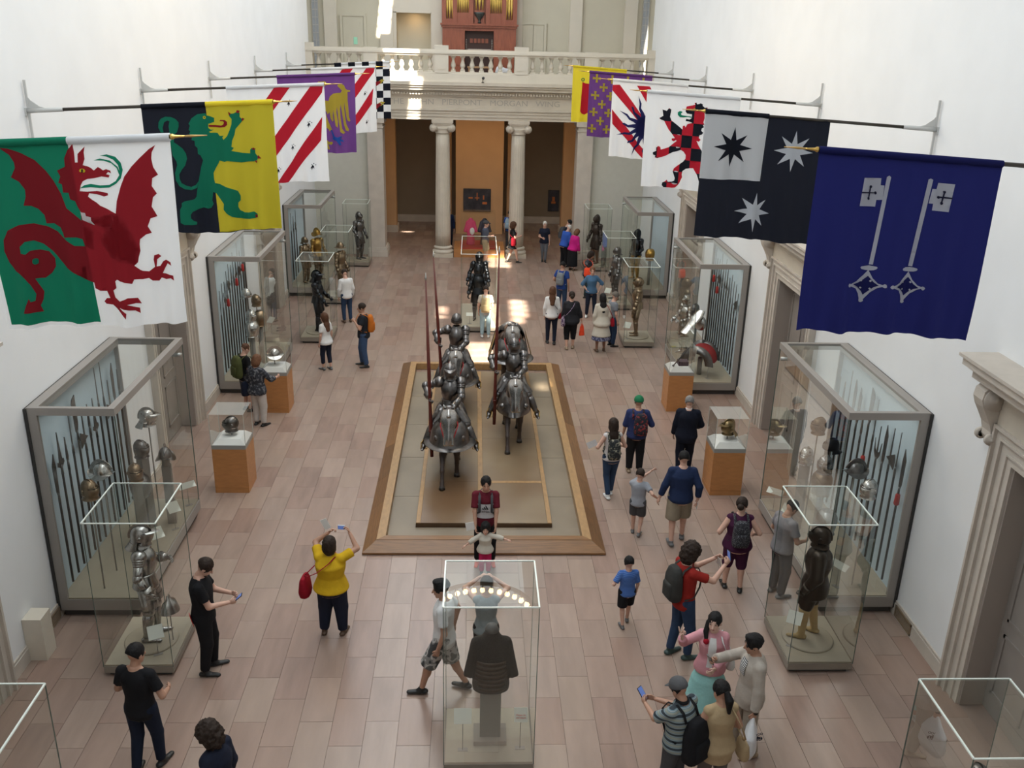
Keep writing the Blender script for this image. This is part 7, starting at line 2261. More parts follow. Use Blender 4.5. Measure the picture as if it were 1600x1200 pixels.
# ================================================================== visitors
F = fabric
BLACK = F('black', (0.012, 0.012, 0.014)); NAVY = F('navy', (0.014, 0.018, 0.035)); NAVY2 = F('navy_blue', (0.016, 0.028, 0.075)); JEANS = F('jeans', (0.03, 0.055, 0.11)); JEANSL = F('light_jeans', (0.33, 0.47, 0.53))
JEANSD = F('dark_jeans', (0.012, 0.018, 0.036)); WHITE = F('white', (0.72, 0.72, 0.71), 0.06); CREAM = F('cream', (0.56, 0.52, 0.44), 0.08); GREY = F('grey', (0.20, 0.215, 0.24)); GREYD = F('dark_grey', (0.07, 0.07, 0.075))
KHAKI = F('khaki', (0.28, 0.235, 0.17)); YELLOW = F('yellow', (0.62, 0.38, 0.015)); MAROON = F('maroon', (0.12, 0.012, 0.022)); RED = F('red', (0.30, 0.022, 0.016)); BLUE = F('blue', (0.02, 0.055, 0.23)); ROYAL = F('royal_blue', (0.035, 0.10, 0.42))
MAGENTA = F('magenta', (0.52, 0.015, 0.20)); PURPLE = F('plum', (0.055, 0.012, 0.04)); PINK = F('pink', (0.66, 0.32, 0.36)); MINT = F('mint', (0.30, 0.58, 0.56)); HOTPINK = F('hot_pink', (0.50, 0.02, 0.10)); BEIGE = F('beige_linen', (0.46, 0.41, 0.355)); TAN = F('tan', (0.42, 0.31, 0.18))
DENIM = F('denim_shirt', (0.07, 0.15, 0.26)); ORANGE = F('orange', (0.52, 0.15, 0.02)); OLIVE = F('olive', (0.075, 0.085, 0.03)); ORANGERED = F('orange_red', (0.85, 0.08, 0.03)); CRIM = F('crimson', (0.30, 0.008, 0.02)); PETROL = F('petrol', (0.03, 0.05, 0.055))
CAMO = mat('fabric_camo', (0.4, 0.4, 0.38), 0.85, var=1, vscale=9, ramp=[(0, (0.05, 0.05, 0.05)), (0.42, (0.22, 0.21, 0.20)), (0.5, (0.48, 0.46, 0.44)), (0.6, (0.14, 0.14, 0.13))], detail=1)
CAMOBAG = mat('fabric_floral_bag', (0.2, 0.2, 0.2), 0.85, var=1, vscale=16, ramp=[(0, (0.015, 0.018, 0.02)), (0.5, (0.06, 0.065, 0.055)), (0.58, (0.30, 0.27, 0.20))], detail=2)
FLORAL = mat('fabric_dark_floral', (0.1, 0.1, 0.1), 0.85, var=1, vscale=18, ramp=[(0, (0.02, 0.022, 0.03)), (0.5, (0.05, 0.055, 0.07)), (0.57, (0.16, 0.16, 0.17))], detail=2)
SPECK = mat('fabric_speckled', (0.05, 0.05, 0.06), 0.85, var=1, vscale=60, ramp=[(0, (0.018, 0.018, 0.024)), (0.58, (0.12, 0.12, 0.13))], detail=1)
GALAXY = mat('fabric_red_speckled', (0.05, 0.02, 0.03), 0.85, var=1, vscale=22, ramp=[(0, (0.012, 0.012, 0.02)), (0.57, (0.25, 0.03, 0.03))], detail=2)
PURPAT = mat('fabric_purple_print', (0.2, 0.1, 0.2), 0.85, var=1, vscale=26, ramp=[(0, (0.06, 0.03, 0.09)), (0.52, (0.35, 0.28, 0.34))], detail=1)
BLUEPAT = mat('fabric_blue_print', (0.1, 0.1, 0.2), 0.85, var=1, vscale=22, ramp=[(0, (0.05, 0.055, 0.12)), (0.52, (0.22, 0.23, 0.33))], detail=1)
def stripes(name, cols, scale):
    m = mat(name, cols[0], 0.85, var=1, vscale=scale, pattern='wave', ramp=[(i / len(cols), c) for i, c in enumerate(cols)])
    return m
STRIPE = stripes('fabric_polo_stripes', [(0.03, 0.04, 0.05), (0.16, 0.24, 0.28), (0.33, 0.36, 0.36), (0.13, 0.22, 0.26), (0.28, 0.30, 0.26)], 3.6)
STRIPEB = stripes('fabric_blue_stripes', [(0.035, 0.11, 0.36), (0.035, 0.11, 0.36), (0.10, 0.20, 0.48)], 14)
S_BLACK = mat('shoe_black', (0.012, 0.012, 0.012), 0.45); S_WHITE = mat('shoe_white', (0.7, 0.7, 0.68), 0.5); S_GREY = mat('shoe_grey', (0.12, 0.12, 0.12), 0.6); S_BROWN = mat('shoe_brown', (0.10, 0.055, 0.03), 0.5)
S_ORANGE = mat('shoe_orange', (0.75, 0.10, 0.03), 0.5); S_GREEN = mat('shoe_green', (0.03, 0.055, 0.05), 0.6); S_TAN = mat('shoe_tan', (0.33, 0.24, 0.16), 0.6)
M_PHONE = mat('phone_black', (0.01, 0.01, 0.012), 0.25); M_SCREEN = mat('phone_screen', (0.10, 0.16, 0.40), 0.1, emit=0.5); M_PAPER = mat('paper_white', (0.75, 0.75, 0.73), 0.7); M_STEELCAM = mat('camera_silver', (0.35, 0.36, 0.38), 0.3, 0.6)
tee = lambda m, **k: dict(mat=m, sleeve='short', **k)
lng = lambda m, **k: dict(mat=m, sleeve='long', **k)
bare = lambda m, **k: dict(mat=m, sleeve=None, **k)
pants = lambda m, **k: dict(kind='long', mat=m, **k)
N, MD, FR = 0.0165, 0.020, 0.026
def patch(J, name, m, a0, a1, t0, t1, off, n=8):
    """strip lying on the front of the torso between angles and heights; child of the wearer."""
    h = J['h']
    rows = J['torso'](off)
    A = np.array(rows)
    b = MB()
    vs = []
    for j in range(5):
        t = (t0 + (t1 - t0) * j / 4) * h
        hw, hd, yo = (float(np.interp(t, A[:, 0], A[:, i])) for i in (1, 2, 3))
        for i in range(n + 1):
            a = R(90 - (a0 + (a1 - a0) * i / n))
            vs.append(J['pelvis'] + J['T'] @ Vector((hw * math.cos(a), yo + hd * math.sin(a), t)))
    b.add(vs, [(j * (n + 1) + i, j * (n + 1) + i + 1, (j + 1) * (n + 1) + i + 1, (j + 1) * (n + 1) + i) for j in range(4) for i in range(n)], 0, True)
    return b.build(name, m, J['root'])
def cap(J, m, peak=None, back=False, name='cap'):
    h = J['hs']
    c, H = J['head'], J['H']
    B = Blob(0.006)
    B.ell(c + J['hu'] * 0.022 * h - J['hf'] * 0.002 * h, (0.053 * h, 0.062 * h, 0.055 * h), H)
    B.cut_half(c + J['hu'] * 0.010 * h, -J['hu'])
    o = link(name, B.mesh(name, 0.012, m), J['root'])
    s = -1 if back else 1
    b = MB()
    b.tube([c + J['hu'] * 0.022 * h + J['hf'] * (s * 0.045 * h), c + J['hu'] * 0.018 * h + J['hf'] * (s * 0.075 * h), c + J['hu'] * 0.008 * h + J['hf'] * (s * 0.098 * h)], [0.040 * h, 0.037 * h, 0.020 * h], 12, 0, 0.12, ref=J['hu'])
    b.build('peak', peak or m, o)

# ---- foreground
person('man in black T-shirt and dark jeans seen from behind beside the left knight case', -4.0, 8.78, 78, 1.76, hair='black', skin='tan', top=tee(BLACK, hem=-0.06), bottom=pants(JEANSD), shoes=S_BLACK,
       pose=dict(lh=(-0.10, 0.15, 0.60), rh=(0.12, 0.13, 0.58), pitch=8, turn=22, lf=(-0.06, -0.06, 0.05), rf=(0.05, 0.06)), res=N)
J = person('woman with curly dark hair in a black jacket cut off at the bottom edge', -2.82, 7.62, 158, 1.66, 'f', hair='dark', style='curly', top=lng(NAVY, name='jacket', off=0.022), bottom=pants(BLACK), shoes=S_BLACK, pose=dict(pitch=22, turn=-10, lh=(-0.13, 0.10, 0.56)), w=1.1, res=N, features=True)
patch(J, 'badge', M_PAPER, 14, 34, 0.235, 0.25, 0.034)
J = person('bearded man in black looking down at his phone beside the steel armour', -3.80, 10.62, 8, 1.79, hair='dark', skin='light', top=tee(BLACK, hem=-0.05), bottom=pants(BLACK, fit=1.1), shoes=S_BLACK,
       pose=dict(lh=(-0.035, 0.21, 0.645), rh=(0.05, 0.20, 0.62), pitch=30, lf=(-0.05, 0.03), rf=(0.07, -0.02)), res=N, lcurl=45, rcurl=45, features=True, w=1.08)
B_ = Blob(0.01); B_.ell(J['head'] - J['hu'] * 0.088 + J['hf'] * 0.045, (0.050, 0.042, 0.045), J['H']); B_.cut_half(J['head'] - J['hu'] * 0.055, J['hu']); B_.build('beard', 0.012, HAIR['dark'], J['root'])
held(J, 'phone', 'black phone held by the man beside the steel armour', 'phone', mid_hand(J, 'r', 0.09) + Vector((-0.02, 0.03, 0.03)), (0.075, 0.01, 0.15), M_PHONE, (R(-50), 0, 0), M_SCREEN)
held(J, 'leaflet', 'red leaflet tucked at the hip of the man in black', 'leaflet', Vector((0.14, -0.13, 0.92)), (0.11, 0.006, 0.16), F('red_card', (0.6, 0.02, 0.02)), (R(12), 0, R(15)))
J = person('woman in yellow T-shirt raising a camera in both hands', -2.22, 11.42, 82, 1.60, 'f', 'tan', 'dark', 'bob', tee(YELLOW, hem=-0.03, off=0.018), pants(NAVY, fit=1.3), S_BROWN,
       dict(lh=(-0.05, 0.17, 0.955), rh=(0.14, 0.17, 0.965), lpole=(-1, 0.1, -0.5), rpole=(1, 0.1, -0.5), pitch=-6, lf=(-0.085, 0), rf=(0.085, 0.01)), 1.42, N, 50, 50, (0.6, 0, 0.2), (-0.6, 0, 0.2))
held(J, 'compact_camera', 'small silver camera raised by the woman in yellow', 'camera', (J['lwr'] + J['rwr']) / 2 + Vector((0.02, 0.05, 0.06)), (0.10, 0.03, 0.06), M_STEELCAM, (0, 0, 0), M_SCREEN)
held(J, 'folded_map', 'white folded map beside the camera of the woman in yellow', 'map', J['lwr'] + Vector((-0.06, 0.05, 0.10)), (0.10, 0.004, 0.16), M_PAPER, (0, R(-25), 0))
shoulder_bag(J, 'red slouchy bag hanging from the shoulder of the woman in yellow', CRIM, -1, (0.085, 0.05, 0.10), -0.005, True, 0.06, -0.04)
J = person('man in white T-shirt and camouflage shorts striding left past the centre case', -0.52, 10.15, 172, 1.77, hair='black', style='quiff', skin='tan', top=tee(WHITE, hem=-0.07, off=0.02), bottom=dict(kind='shorts', mat=CAMO, fit=1.25, cut=1.06), shoes=S_BLACK,
       pose=dict(lf=(-0.05, 0.19, 0.05), rf=(0.05, -0.13, 0.055), lh=(-0.14, 0.05, 0.47), rh=(0.15, -0.02, 0.49), turn=-14, pitch=4), res=N, features=True)
person('woman in grey top with arms raised behind the mail shirt case', -0.02, 10.42, 90, 1.58, 'f', 'light', 'dark', 'short', bare(F('slate_grey', (0.25, 0.28, 0.29)), hem=-0.04), pants(BLACK, fit=0.9), S_BLACK,
       dict(lh=(-0.06, 0.17, 0.90), rh=(0.06, 0.17, 0.90), lpole=(-1, 0, -0.5), rpole=(1, 0, -0.5), pitch=5), 1.0, N, 60, 60)
J = person('man in maroon T-shirt standing behind the little girl at the platform', 0.0, 13.36, -90, 1.60, hair='black', skin='tan', top=tee(MAROON, hem=-0.06, off=0.018, slen=0.8), bottom=pants(BLACK, fit=1.1), shoes=S_ORANGE,
       pose=dict(lh=(-0.10, 0.17, 0.47), rh=(0.10, 0.17, 0.47), pitch=2, lpole=(-1, -0.4, 0), rpole=(1, -0.4, 0), lf=(-0.075, 0), rf=(0.075, 0), turn=-4), res=N, lcurl=40, rcurl=40, features=True, w=1.05)
patch(J, 'shirt_print', F('print_white', (0.62, 0.60, 0.61)), -50, 50, 0.045, 0.205, 0.030)
def three_stripe(J):
    h = J['h']
    base = J['pelvis'] + J['up'] * (0.150 * h) + J['fw'] * (0.066 * h * 1.05 + 0.046)
    Mx = Matrix((-J['rt'], J['up'], J['fw'])).transposed().to_4x4()
    b = MB()
    for i, (x, hh) in enumerate(((-0.052, 0.028), (-0.018, 0.052), (0.018, 0.078))):
        sh = 0.020
        for q in (b,):
            q.prism([(x, 0), (x + 0.024, 0), (x + 0.024 - hh * 0.42, hh), (x - hh * 0.42, hh)] if False else [(x, 0), (x + 0.03, 0), (x + 0.03 - hh * 0.5 + 0.0, hh * 0.86), (x - hh * 0.5 + 0.012, hh)], -0.004, 0.0, 0, Matrix.Translation(base) @ Mx)
    b.build('shirt_logo', BLACK, J['root'])
    o = text_mesh('adidas', 0.052, 0.002, BLACK, J['root'], 'shirt_lettering')
    o.matrix_local = Matrix.Translation(base - J['up'] * 0.048) @ Mx
three_stripe(J)
backpack(J, 'dark rucksack on the back of the man in maroon', GREYD, 0.85)
held(J, 'folded_map', 'white folded map in the hand of the man in maroon', 'map', mid_hand(J, 'r', 0.05) + Vector((0.09, 0.0, 0.06)), (0.14, 0.006, 0.14), M_PAPER, (0, R(10), 0))
J = person('little girl in cream blouse and pink trousers with arms stretched out', 0.0, 13.05, -90, 0.88, 'f', 'light', 'black', 'bob', lng(CREAM, hem=-0.06, off=0.02, slen=0.55, flare=0.02), pants(HOTPINK, fit=1.1), S_GREY,
       dict(lh=(-0.46, 0.06, 0.72), rh=(0.42, 0.10, 0.60), pitch=2), 1.12, 0.013, 15, 15, (0, 0, -1), (0, 0, -1), features=True)

# ---- right foreground group
J = person('woman in pink blazer and mint skirt making a victory sign', 2.80, 9.58, -104, 1.62, 'f', 'pale', 'black', 'short', lng(PINK, name='blazer', hem=-0.05, off=0.022, flare=0.015), dict(kind='skirt', mat=MINT, len=0.36, flare=0.075), S_WHITE,
       dict(rh=(0.235, 0.10, 0.80), lh=(-0.03, 0.15, 0.60), rpole=(1, -0.3, -1), turn=12, pitch=-2), 1.0, N, 40, 60, (0.5, -0.3, 0), None, features=True, rdir=(0.15, 0.1, 1))
patch(J, 'white_tee', WHITE, -17, 17, 0.03, 0.285, 0.032)
b = MB(); hd_ = J['rwr'] + Vector((0.02, 0.02, 0.09))
for sx in (-0.016, 0.016):
    b.tube([hd_ + Vector((sx * 0.6, 0, 0)), hd_ + Vector((sx * 1.5, 0, 0.045)), hd_ + Vector((sx * 2.1, 0, 0.085))], [0.0088, 0.0082, 0.0065], 6)
b.build('raised_fingers', SKIN['pale'], J['root'])
Q = Blob(0.012); c = J['head']; Q.chain([c - J['hu'] * 0.02 + J['hr'] * 0.07, c - J['hu'] * 0.13 + J['hr'] * 0.085 + J['hf'] * 0.05, c - J['hu'] * 0.25 + J['hr'] * 0.06 + J['hf'] * 0.10], [0.035, 0.032, 0.02]); Q.build('braid', 0.013, HAIR['black'], J['root'])
MB().ball(c - J['hu'] * 0.24 + J['hr'] * 0.06 + J['hf'] * 0.10, 0.038).build('hair_bobble', CRIM, J['root'])
for sx in (-1, 1):
    MB().lathe([(0.019, 0), (0.021, 0.004), (0.018, 0.008)], 12, 0, J['neck'] - J['up'] * 0.13 + J['fw'] * 0.125 + J['rt'] * (sx * 0.023), J['fw']).build('sunglasses_lens', M_PHONE, J['root'])
shoulder_bag(J, 'small white bag strap on the shoulder of the woman in pink', WHITE, -1, (0.05, 0.035, 0.06), 0.02, False, 0.03, -0.05)
J = person('man with glasses in beige linen suit holding out a phone', 3.20, 9.02, 186, 1.72, hair='black', style='quiff', skin='tan', top=lng(BEIGE, name='jacket', hem=-0.09, off=0.026, flare=0.02), bottom=pants(F('beige_trousers', (0.36, 0.31, 0.25)), fit=1.15), shoes=S_TAN,
       pose=dict(rh=(0.10, 0.27, 0.74), lh=(-0.17, 0.06, 0.44), pitch=6, turn=6, lf=(-0.07, -0.02), rf=(0.06, 0.08)), res=N, rcurl=60, lcurl=75, features=True)
patch(J, 'striped_tee', stripes('fabric_fine_stripes', [(0.6, 0.6, 0.58), (0.05, 0.05, 0.06)], 14), -20, 20, 0.17, 0.285, 0.036)
b = MB()
for sx in (-1, 1):
    b.lathe([(0.026, -0.003), (0.026, 0.003)], 12, 0, J['head'] + J['hf'] * 0.092 + J['hr'] * (sx * 0.031) + J['hu'] * 0.003, J['hf'], sy=0.75)
b.tube([J['head'] + J['hf'] * 0.08 - J['hr'] * 0.065 + J['hu'] * 0.01, J['head'] + J['hf'] * 0.094 + J['hu'] * 0.01, J['head'] + J['hf'] * 0.08 + J['hr'] * 0.065 + J['hu'] * 0.01], 0.004, 5)
b.build('glasses', M_PHONE, J['root'])
held(J, 'phone', 'black phone held out by the man in the beige suit', 'phone', mid_hand(J, 'r', 0.10), (0.075, 0.01, 0.15), M_PHONE, (R(-25), 0, R(20)), M_PHONE)
def plastic_bag(J):
    o = worn(J, 'plastic_bag', 'white printed plastic bag hanging from the hand of the man in beige', 'bag')
    c = mid_hand(J, 'l', 0.08)
    B = Blob(0.02)
    B.loft(c, Matrix.Rotation(R(-25), 3, 'Z'), [(-0.50, 0.15, 0.05, 0), (-0.40, 0.20, 0.085, 0), (-0.20, 0.18, 0.07, 0), (-0.08, 0.09, 0.035, 0), (0.02, 0.03, 0.015, 0)], power=2.4)
    bag = B.build('bag_body', 0.014, mat('white_plastic', (0.74, 0.75, 0.77), 0.35, var=0.1, vscale=8, bump=0.6, bscale=9), o)
    for txt, sz, dz, dx in (('GOOD', 0.045, -0.19, -0.05), ('ISLAND', 0.075, -0.28, 0.0)):
        t = text_mesh(txt, sz, 0.002, NAVY, o, 'print_lettering')
        t.location = c + Matrix.Rotation(R(-25), 3, 'Z') @ Vector((-0.02 - 0.082, dx, dz)) if False else c + Vector((-0.088, 0.01 + dx, dz))
        t.rotation_euler = (R(90), R(-12), R(-90))
    t = MB()
    for i in range(9):
        t.box((-0.002, -0.10 + i * 0.024, 0), (0.002, -0.10 + i * 0.024 + 0.018, 0.02 + 0.03 * ((i * 7) % 5) / 5))
    q = t.build('print_skyline', NAVY, o)
    q.location = c + Vector((-0.092, 0.0, -0.24))
plastic_bag(J)
MB().box((-0.05, -0.02, -0.03), (0.05, 0.02, 0.04)).build('watch', M_PHONE, J['root']).location = J['lwr'] - J['lhd'] * 0.02
J = person('man in striped polo shirt and grey cap looking at a phone screen', 2.12, 8.25, 128, 1.66, hair='black', skin='tan', top=tee(STRIPE, name='polo_shirt', hem=-0.06, off=0.02, slen=0.85), bottom=pants(GREYD), shoes=S_BLACK,
       pose=dict(lh=(-0.06, 0.26, 0.68), rh=(0.03, 0.25, 0.68), pitch=22), res=N, lcurl=50, rcurl=50, w=1.12)
cap(J, F('cap_grey', (0.10, 0.10, 0.105)))
MB().lathe([(0.068, -0.02), (0.075, 0.02), (0.070, 0.045)], 20, 0, J['neck'] - J['up'] * 0.01, J['up']).build('collar', BLACK, J['root'])
held(J, 'phone', 'phone with blue lit screen held by the man in striped polo', 'phone', (J['lwr'] + J['rwr']) / 2 + Vector((-0.02, 0.11, 0.05)), (0.078, 0.01, 0.16), M_PHONE, (R(-40), 0, R(10)), M_SCREEN)
backpack(J, 'black rucksack slung low on the man in striped polo', BLACK, 1.15, low=0.10, side=0.03)
J = person('woman with black ponytail and tan waistcoat at the bottom edge', 2.55, 8.20, 100, 1.66, 'f', 'tan', 'black', 'pony', bare(TAN, name='waistcoat', hem=-0.12, off=0.022), pants(F('taupe', (0.13, 0.11, 0.10))), S_BROWN, dict(pitch=12, turn=-15, lh=(-0.13, 0.14, 0.56), rh=(0.12, 0.12, 0.55)), 1.1, N)
shoulder_bag(J, 'tan leather bag at the side of the woman in the tan waistcoat', TAN, 1, (0.07, 0.035, 0.07), -0.06, False, 0.05, -0.03)
J = person('man in red T-shirt and jeans photographing with a phone', 2.72, 10.88, 18, 1.84, hair='dark', style='curly', skin='light', top=tee(RED, hem=-0.06), bottom=pants(JEANS), shoes=S_GREEN,
       pose=dict(lh=(-0.04, 0.27, 0.80), rh=(0.10, 0.27, 0.82), pitch=10, lf=(-0.05, -0.04), rf=(0.06, 0.05), rpole=(0.5, -0.2, -1), lpole=(-0.5, -0.2, -1)), res=N, lcurl=50, rcurl=50, features=True)
backpack(J, 'charcoal rucksack on the man in the red T-shirt', F('charcoal', (0.045, 0.045, 0.042)), 0.95)
held(J, 'phone', 'black phone raised by the man in the red T-shirt', 'phone', mid_hand(J, 'r', 0.11) + Vector((-0.03, 0.01, 0.04)), (0.075, 0.01, 0.15), M_PHONE, (R(10), 0, 0), M_SCREEN)
held(J, 'folded_map', 'white folded map in the hand of the man in red', 'map', mid_hand(J, 'l', 0.07) + Vector((0.0, 0.0, -0.08)), (0.09, 0.006, 0.18), M_PAPER, (R(20), R(15), 0))
person('small boy in striped blue T-shirt and black shorts walking away', 2.08, 11.62, 95, 1.13, hair='black', skin='light', top=tee(STRIPEB, hem=-0.05, off=0.016, slen=0.8), bottom=dict(kind='shorts', mat=BLACK, fit=1.2), shoes=S_GREY,
       pose=dict(lf=(-0.05, -0.07, 0.05), rf=(0.05, 0.08, 0.05), lh=(-0.13, 0.10, 0.66)), res=0.014)

# ---- right middle group
J = person('woman in plum sleeveless top and knee length trousers seen from behind', 3.95, 12.55, 84, 1.63, 'f', 'light', 'dark', 'bun', bare(PURPLE, hem=-0.05, off=0.018), dict(kind='capri', mat=PURPLE, cut=0.18, fit=1.1), S_BLACK,
       dict(lh=(-0.17, 0.10, 0.58), rh=(0.17, 0.10, 0.58), pitch=6, turn=20, lf=(-0.07, 0.05), rf=(0.07, -0.02)), 1.28, N)
backpack(J, 'speckled dark grey rucksack on the woman in plum', SPECK, 0.92)
person('man in grey T-shirt standing behind the tan booted figure case', 4.62, 12.42, 20, 1.69, hair='black', skin='tan', top=tee(F('mid_grey', (0.24, 0.23, 0.24)), hem=-0.04, off=0.02), bottom=pants(GREYD, fit=1.15), shoes=S_GREY, pose=dict(pitch=30, rh=(0.10, 0.16, 0.60), lh=(-0.12, 0.14, 0.58)), w=1.08, res=N)
J = person('boy in grey T-shirt pointing ahead while holding his father by the hand', 2.68, 14.3, 72, 1.26, hair='dark', skin='light', top=tee(F('heather', (0.31, 0.325, 0.36)), hem=-0.05, off=0.016), bottom=dict(kind='shorts', mat=GREYD, fit=1.15), shoes=S_GREY,
       pose=dict(lh=(0.20, 0.26, 0.96), rh=(0.27, -0.02, 0.62), lf=(-0.05, 0.05), rf=(0.05, -0.05, 0.06), turn=12, lpole=(-0.4, 0, -1)), res=MD, lpoint=True)
J = person('man in dark blue jumper and cargo shorts holding the hand of a boy', 3.36, 14.02, 88, 1.74, hair='black', skin='light', top=lng(NAVY2, hem=-0.05, off=0.02, slen=0.75), bottom=dict(kind='shorts', mat=KHAKI, fit=1.3, cut=1.02), shoes=S_GREY,
       pose=dict(lh=(-0.22, 0.02, 0.46), rh=(0.16, -0.02, 0.50), lf=(-0.07, -0.06, 0.05), rf=(0.06, 0.08, 0.05)), w=1.16, res=MD)
held(J, 'folded_map', 'pale folded map in the hand of the man in cargo shorts', 'map', mid_hand(J, 'r', 0.10), (0.006, 0.10, 0.16), M_PAPER, (R(20), 0, 0))
J = person('woman with floral rucksack and long dark hair carrying a leaflet', 2.40, 15.75, 96, 1.62, 'f', 'light', 'dark', 'long', bare(F('white_lace', (0.6, 0.56, 0.55)), hem=-0.03), pants(JEANS, fit=0.9), S_WHITE, dict(lf=(-0.03, -0.07, 0.05), rf=(0.03, 0.05), lh=(-0.14, 0.12, 0.60), rh=(0.12, 0.14, 0.60)), 0.95, MD)
backpack(J, 'camouflage flowered rucksack on the long haired woman', CAMOBAG, 0.85, low=0.03)
held(J, 'leaflet', 'grey leaflet carried by the woman with the floral rucksack', 'leaflet', J['lwr'] + Vector((-0.10, 0.04, 0.03)), (0.20, 0.006, 0.12), F('leaflet_grey', (0.4, 0.38, 0.37)), (R(-35), R(-20), 0))
J = person('man in green cap and blue shirt with a dark rucksack', 3.05, 16.8, 84, 1.64, hair='grey', skin='tan', top=lng(F('indigo', (0.028, 0.04, 0.12)), hem=-0.05, off=0.02, slen=0.2), bottom=pants(BLACK, fit=1.2), shoes=S_TAN, pose=dict(lh=(-0.16, 0.05, 0.48), rh=(0.13, 0.15, 0.60), pitch=5), w=1.12, res=MD)
cap(J, F('cap_green', (0.02, 0.17, 0.075)))
backpack(J, 'black rucksack with red specks on the man in the green cap', GALAXY, 0.95, side=0.035)
J = person('grey haired man in a dark navy suit seen from behind', 4.05, 16.75, 80, 1.68, hair='grey', skin='light', top=lng(F('suit_navy', (0.008, 0.010, 0.020)), name='suit_jacket', hem=-0.09, off=0.028, flare=0.015), bottom=pants(F('suit_navy', (0.008, 0.01, 0.02)), fit=1.15), shoes=S_BLACK, pose=dict(lh=(-0.15, 0.07, 0.48), rh=(0.13, 0.16, 0.56), lf=(-0.06, -0.05, 0.05), rf=(0.05, 0.05)), w=1.1, res=MD)
MB().lathe([(0.062, -0.01), (0.066, 0.03)], 20, 0, J['neck'], J['up']).build('shirt_collar', WHITE, J['root'])

# ---- right far group
J = person('woman in white blouse with a black strap across her back', 1.98, 25.05, 88, 1.68, 'f', 'light', 'brown', 'long', lng(WHITE, hem=-0.05), pants(NAVY, fit=0.92), S_BLACK, dict(lf=(-0.05, 0.02), rf=(0.06, -0.05, 0.05)), 1.0, FR)
shoulder_bag(J, 'red bag on a black strap carried by the woman in white', CRIM, 1, (0.06, 0.03, 0.06), -0.02, True, 0.0, 0.04, strapmat=BLACK)
J = person('woman in black outfit with a purple patterned bag', 2.48, 24.6, 90, 1.66, 'f', 'light', 'dark', 'bun', lng(F('black_print', (0.02, 0.02, 0.024)), hem=-0.07, off=0.022, slen=0.6, flare=0.02), dict(kind='capri', mat=BLACK, cut=0.5, fit=1.1), S_TAN, dict(rh=(0.20, 0.02, 0.46), lf=(-0.05, -0.04, 0.05), rf=(0.06, 0.04)), 1.25, FR)
shoulder_bag(J, 'purple patterned bag across the back of the woman in black', PURPAT, -1, (0.075, 0.035, 0.075), -0.01, True, -0.05, -0.09, strapmat=PURPAT)
o = worn(J, 'carrier_bag', 'bright orange red paper bag in the hand of the woman in black', 'bag')
B_ = Blob(0.008); B_.loft(mid_hand(J, 'r', 0.06), Matrix.Rotation(R(25), 3, 'Z'), [(-0.36, 0.085, 0.05, 0), (-0.12, 0.06, 0.025, 0), (0.0, 0.02, 0.012, 0)], power=3); B_.build('bag_body', 0.016, ORANGERED, o)
J = person('woman in denim shirt with hands on hips facing the camera', 3.48, 27.8, -92, 1.60, 'f', 'light', 'auburn', 'short', lng(DENIM, hem=-0.04, off=0.02, slen=0.3), pants(NAVY, fit=0.95), S_WHITE, dict(lh=(-0.115, 0.05, 0.545), rh=(0.115, 0.05, 0.545), lpole=(-1, -0.4, 0), rpole=(1, -0.4, 0), lf=(-0.05, 0.02), rf=(0.10, 0.02)), 1.0, FR, features=True)
J = person('woman carrying an orange bag behind the helmeted armour case', 3.55, 30.05, -20, 1.60, 'f', 'tan', 'dark', 'bob', tee(FLORAL, hem=-0.05), pants(PETROL), S_BLACK, dict(pitch=15, lean=6), 1.05, FR)
shoulder_bag(J, 'bright orange red bag behind the denim shirt woman', ORANGERED, 1, (0.085, 0.045, 0.09), 0.06, False, 0.02, 0.06)
J = person('woman with long black hair in a cream cardigan and blue skirt', 3.34, 24.38, 96, 1.66, 'f', 'brown', 'black', 'long', lng(CREAM, name='cardigan', hem=-0.06, off=0.026, drop=0.24, flare=0.05), dict(kind='skirt', mat=BLUEPAT, len=0.31, flare=0.05), S_BROWN, dict(lf=(-0.07, 0.0), rf=(0.06, 0.03), pitch=8), 1.08, FR)
shoulder_bag(J, 'dark red bag at the side of the cream cardigan woman', CRIM, 1, (0.065, 0.035, 0.07), 0.0, False, 0.04, -0.03)
J = person('man in a grey cap beside the cream cardigan woman', 3.70, 24.9, 20, 1.58, hair='grey', skin='light', top=tee(GREY), bottom=pants(JEANS), shoes=S_BLACK, pose=dict(pitch=12), res=FR)
cap(J, F('cap_tan', (0.16, 0.14, 0.12)))
J = person('man in blue shirt with a grey rucksack walking away', 2.56, 28.3, 62, 1.62, hair='black', skin='tan', top=tee(BLUE, hem=-0.06), bottom=pants(JEANS), shoes=S_GREY, pose=dict(lh=(-0.13, 0.1, 0.55)), res=FR, w=1.05)
backpack(J, 'light grey rucksack on the man in the blue shirt', F('bag_grey', (0.20, 0.22, 0.24)), 0.85)

# ---- far end
person('white haired woman in navy T-shirt and grey jeans walking towards the camera', 2.49, 35.2, -90, 1.58, 'f', 'light', 'white', 'short', tee(NAVY, hem=-0.06, flare=0.02), pants(F('grey_jeans', (0.13, 0.14, 0.16)), fit=0.9), S_BLACK, dict(rh=(0.06, 0.16, 0.62), lf=(-0.03, 0.04), rf=(0.03, -0.04)), 1.0, FR, features=True)
J = person('curly haired woman in a black dress with a red bag', 1.27, 35.0, 5, 1.58, 'f', 'light', 'brown', 'curly', tee(BLACK, hem=-0.06, off=0.016, drop=0.16, flare=0.02), None, S_BLACK, dict(lf=(-0.04, -0.13, 0.05), rf=(0.04, 0.12), rh=(0.08, 0.16, 0.66)), 1.0, FR)
shoulder_bag(J, 'red bag on the hip of the black dress woman', CRIM, 1, (0.06, 0.03, 0.10), 0.03, True, 0.0, 0.0)
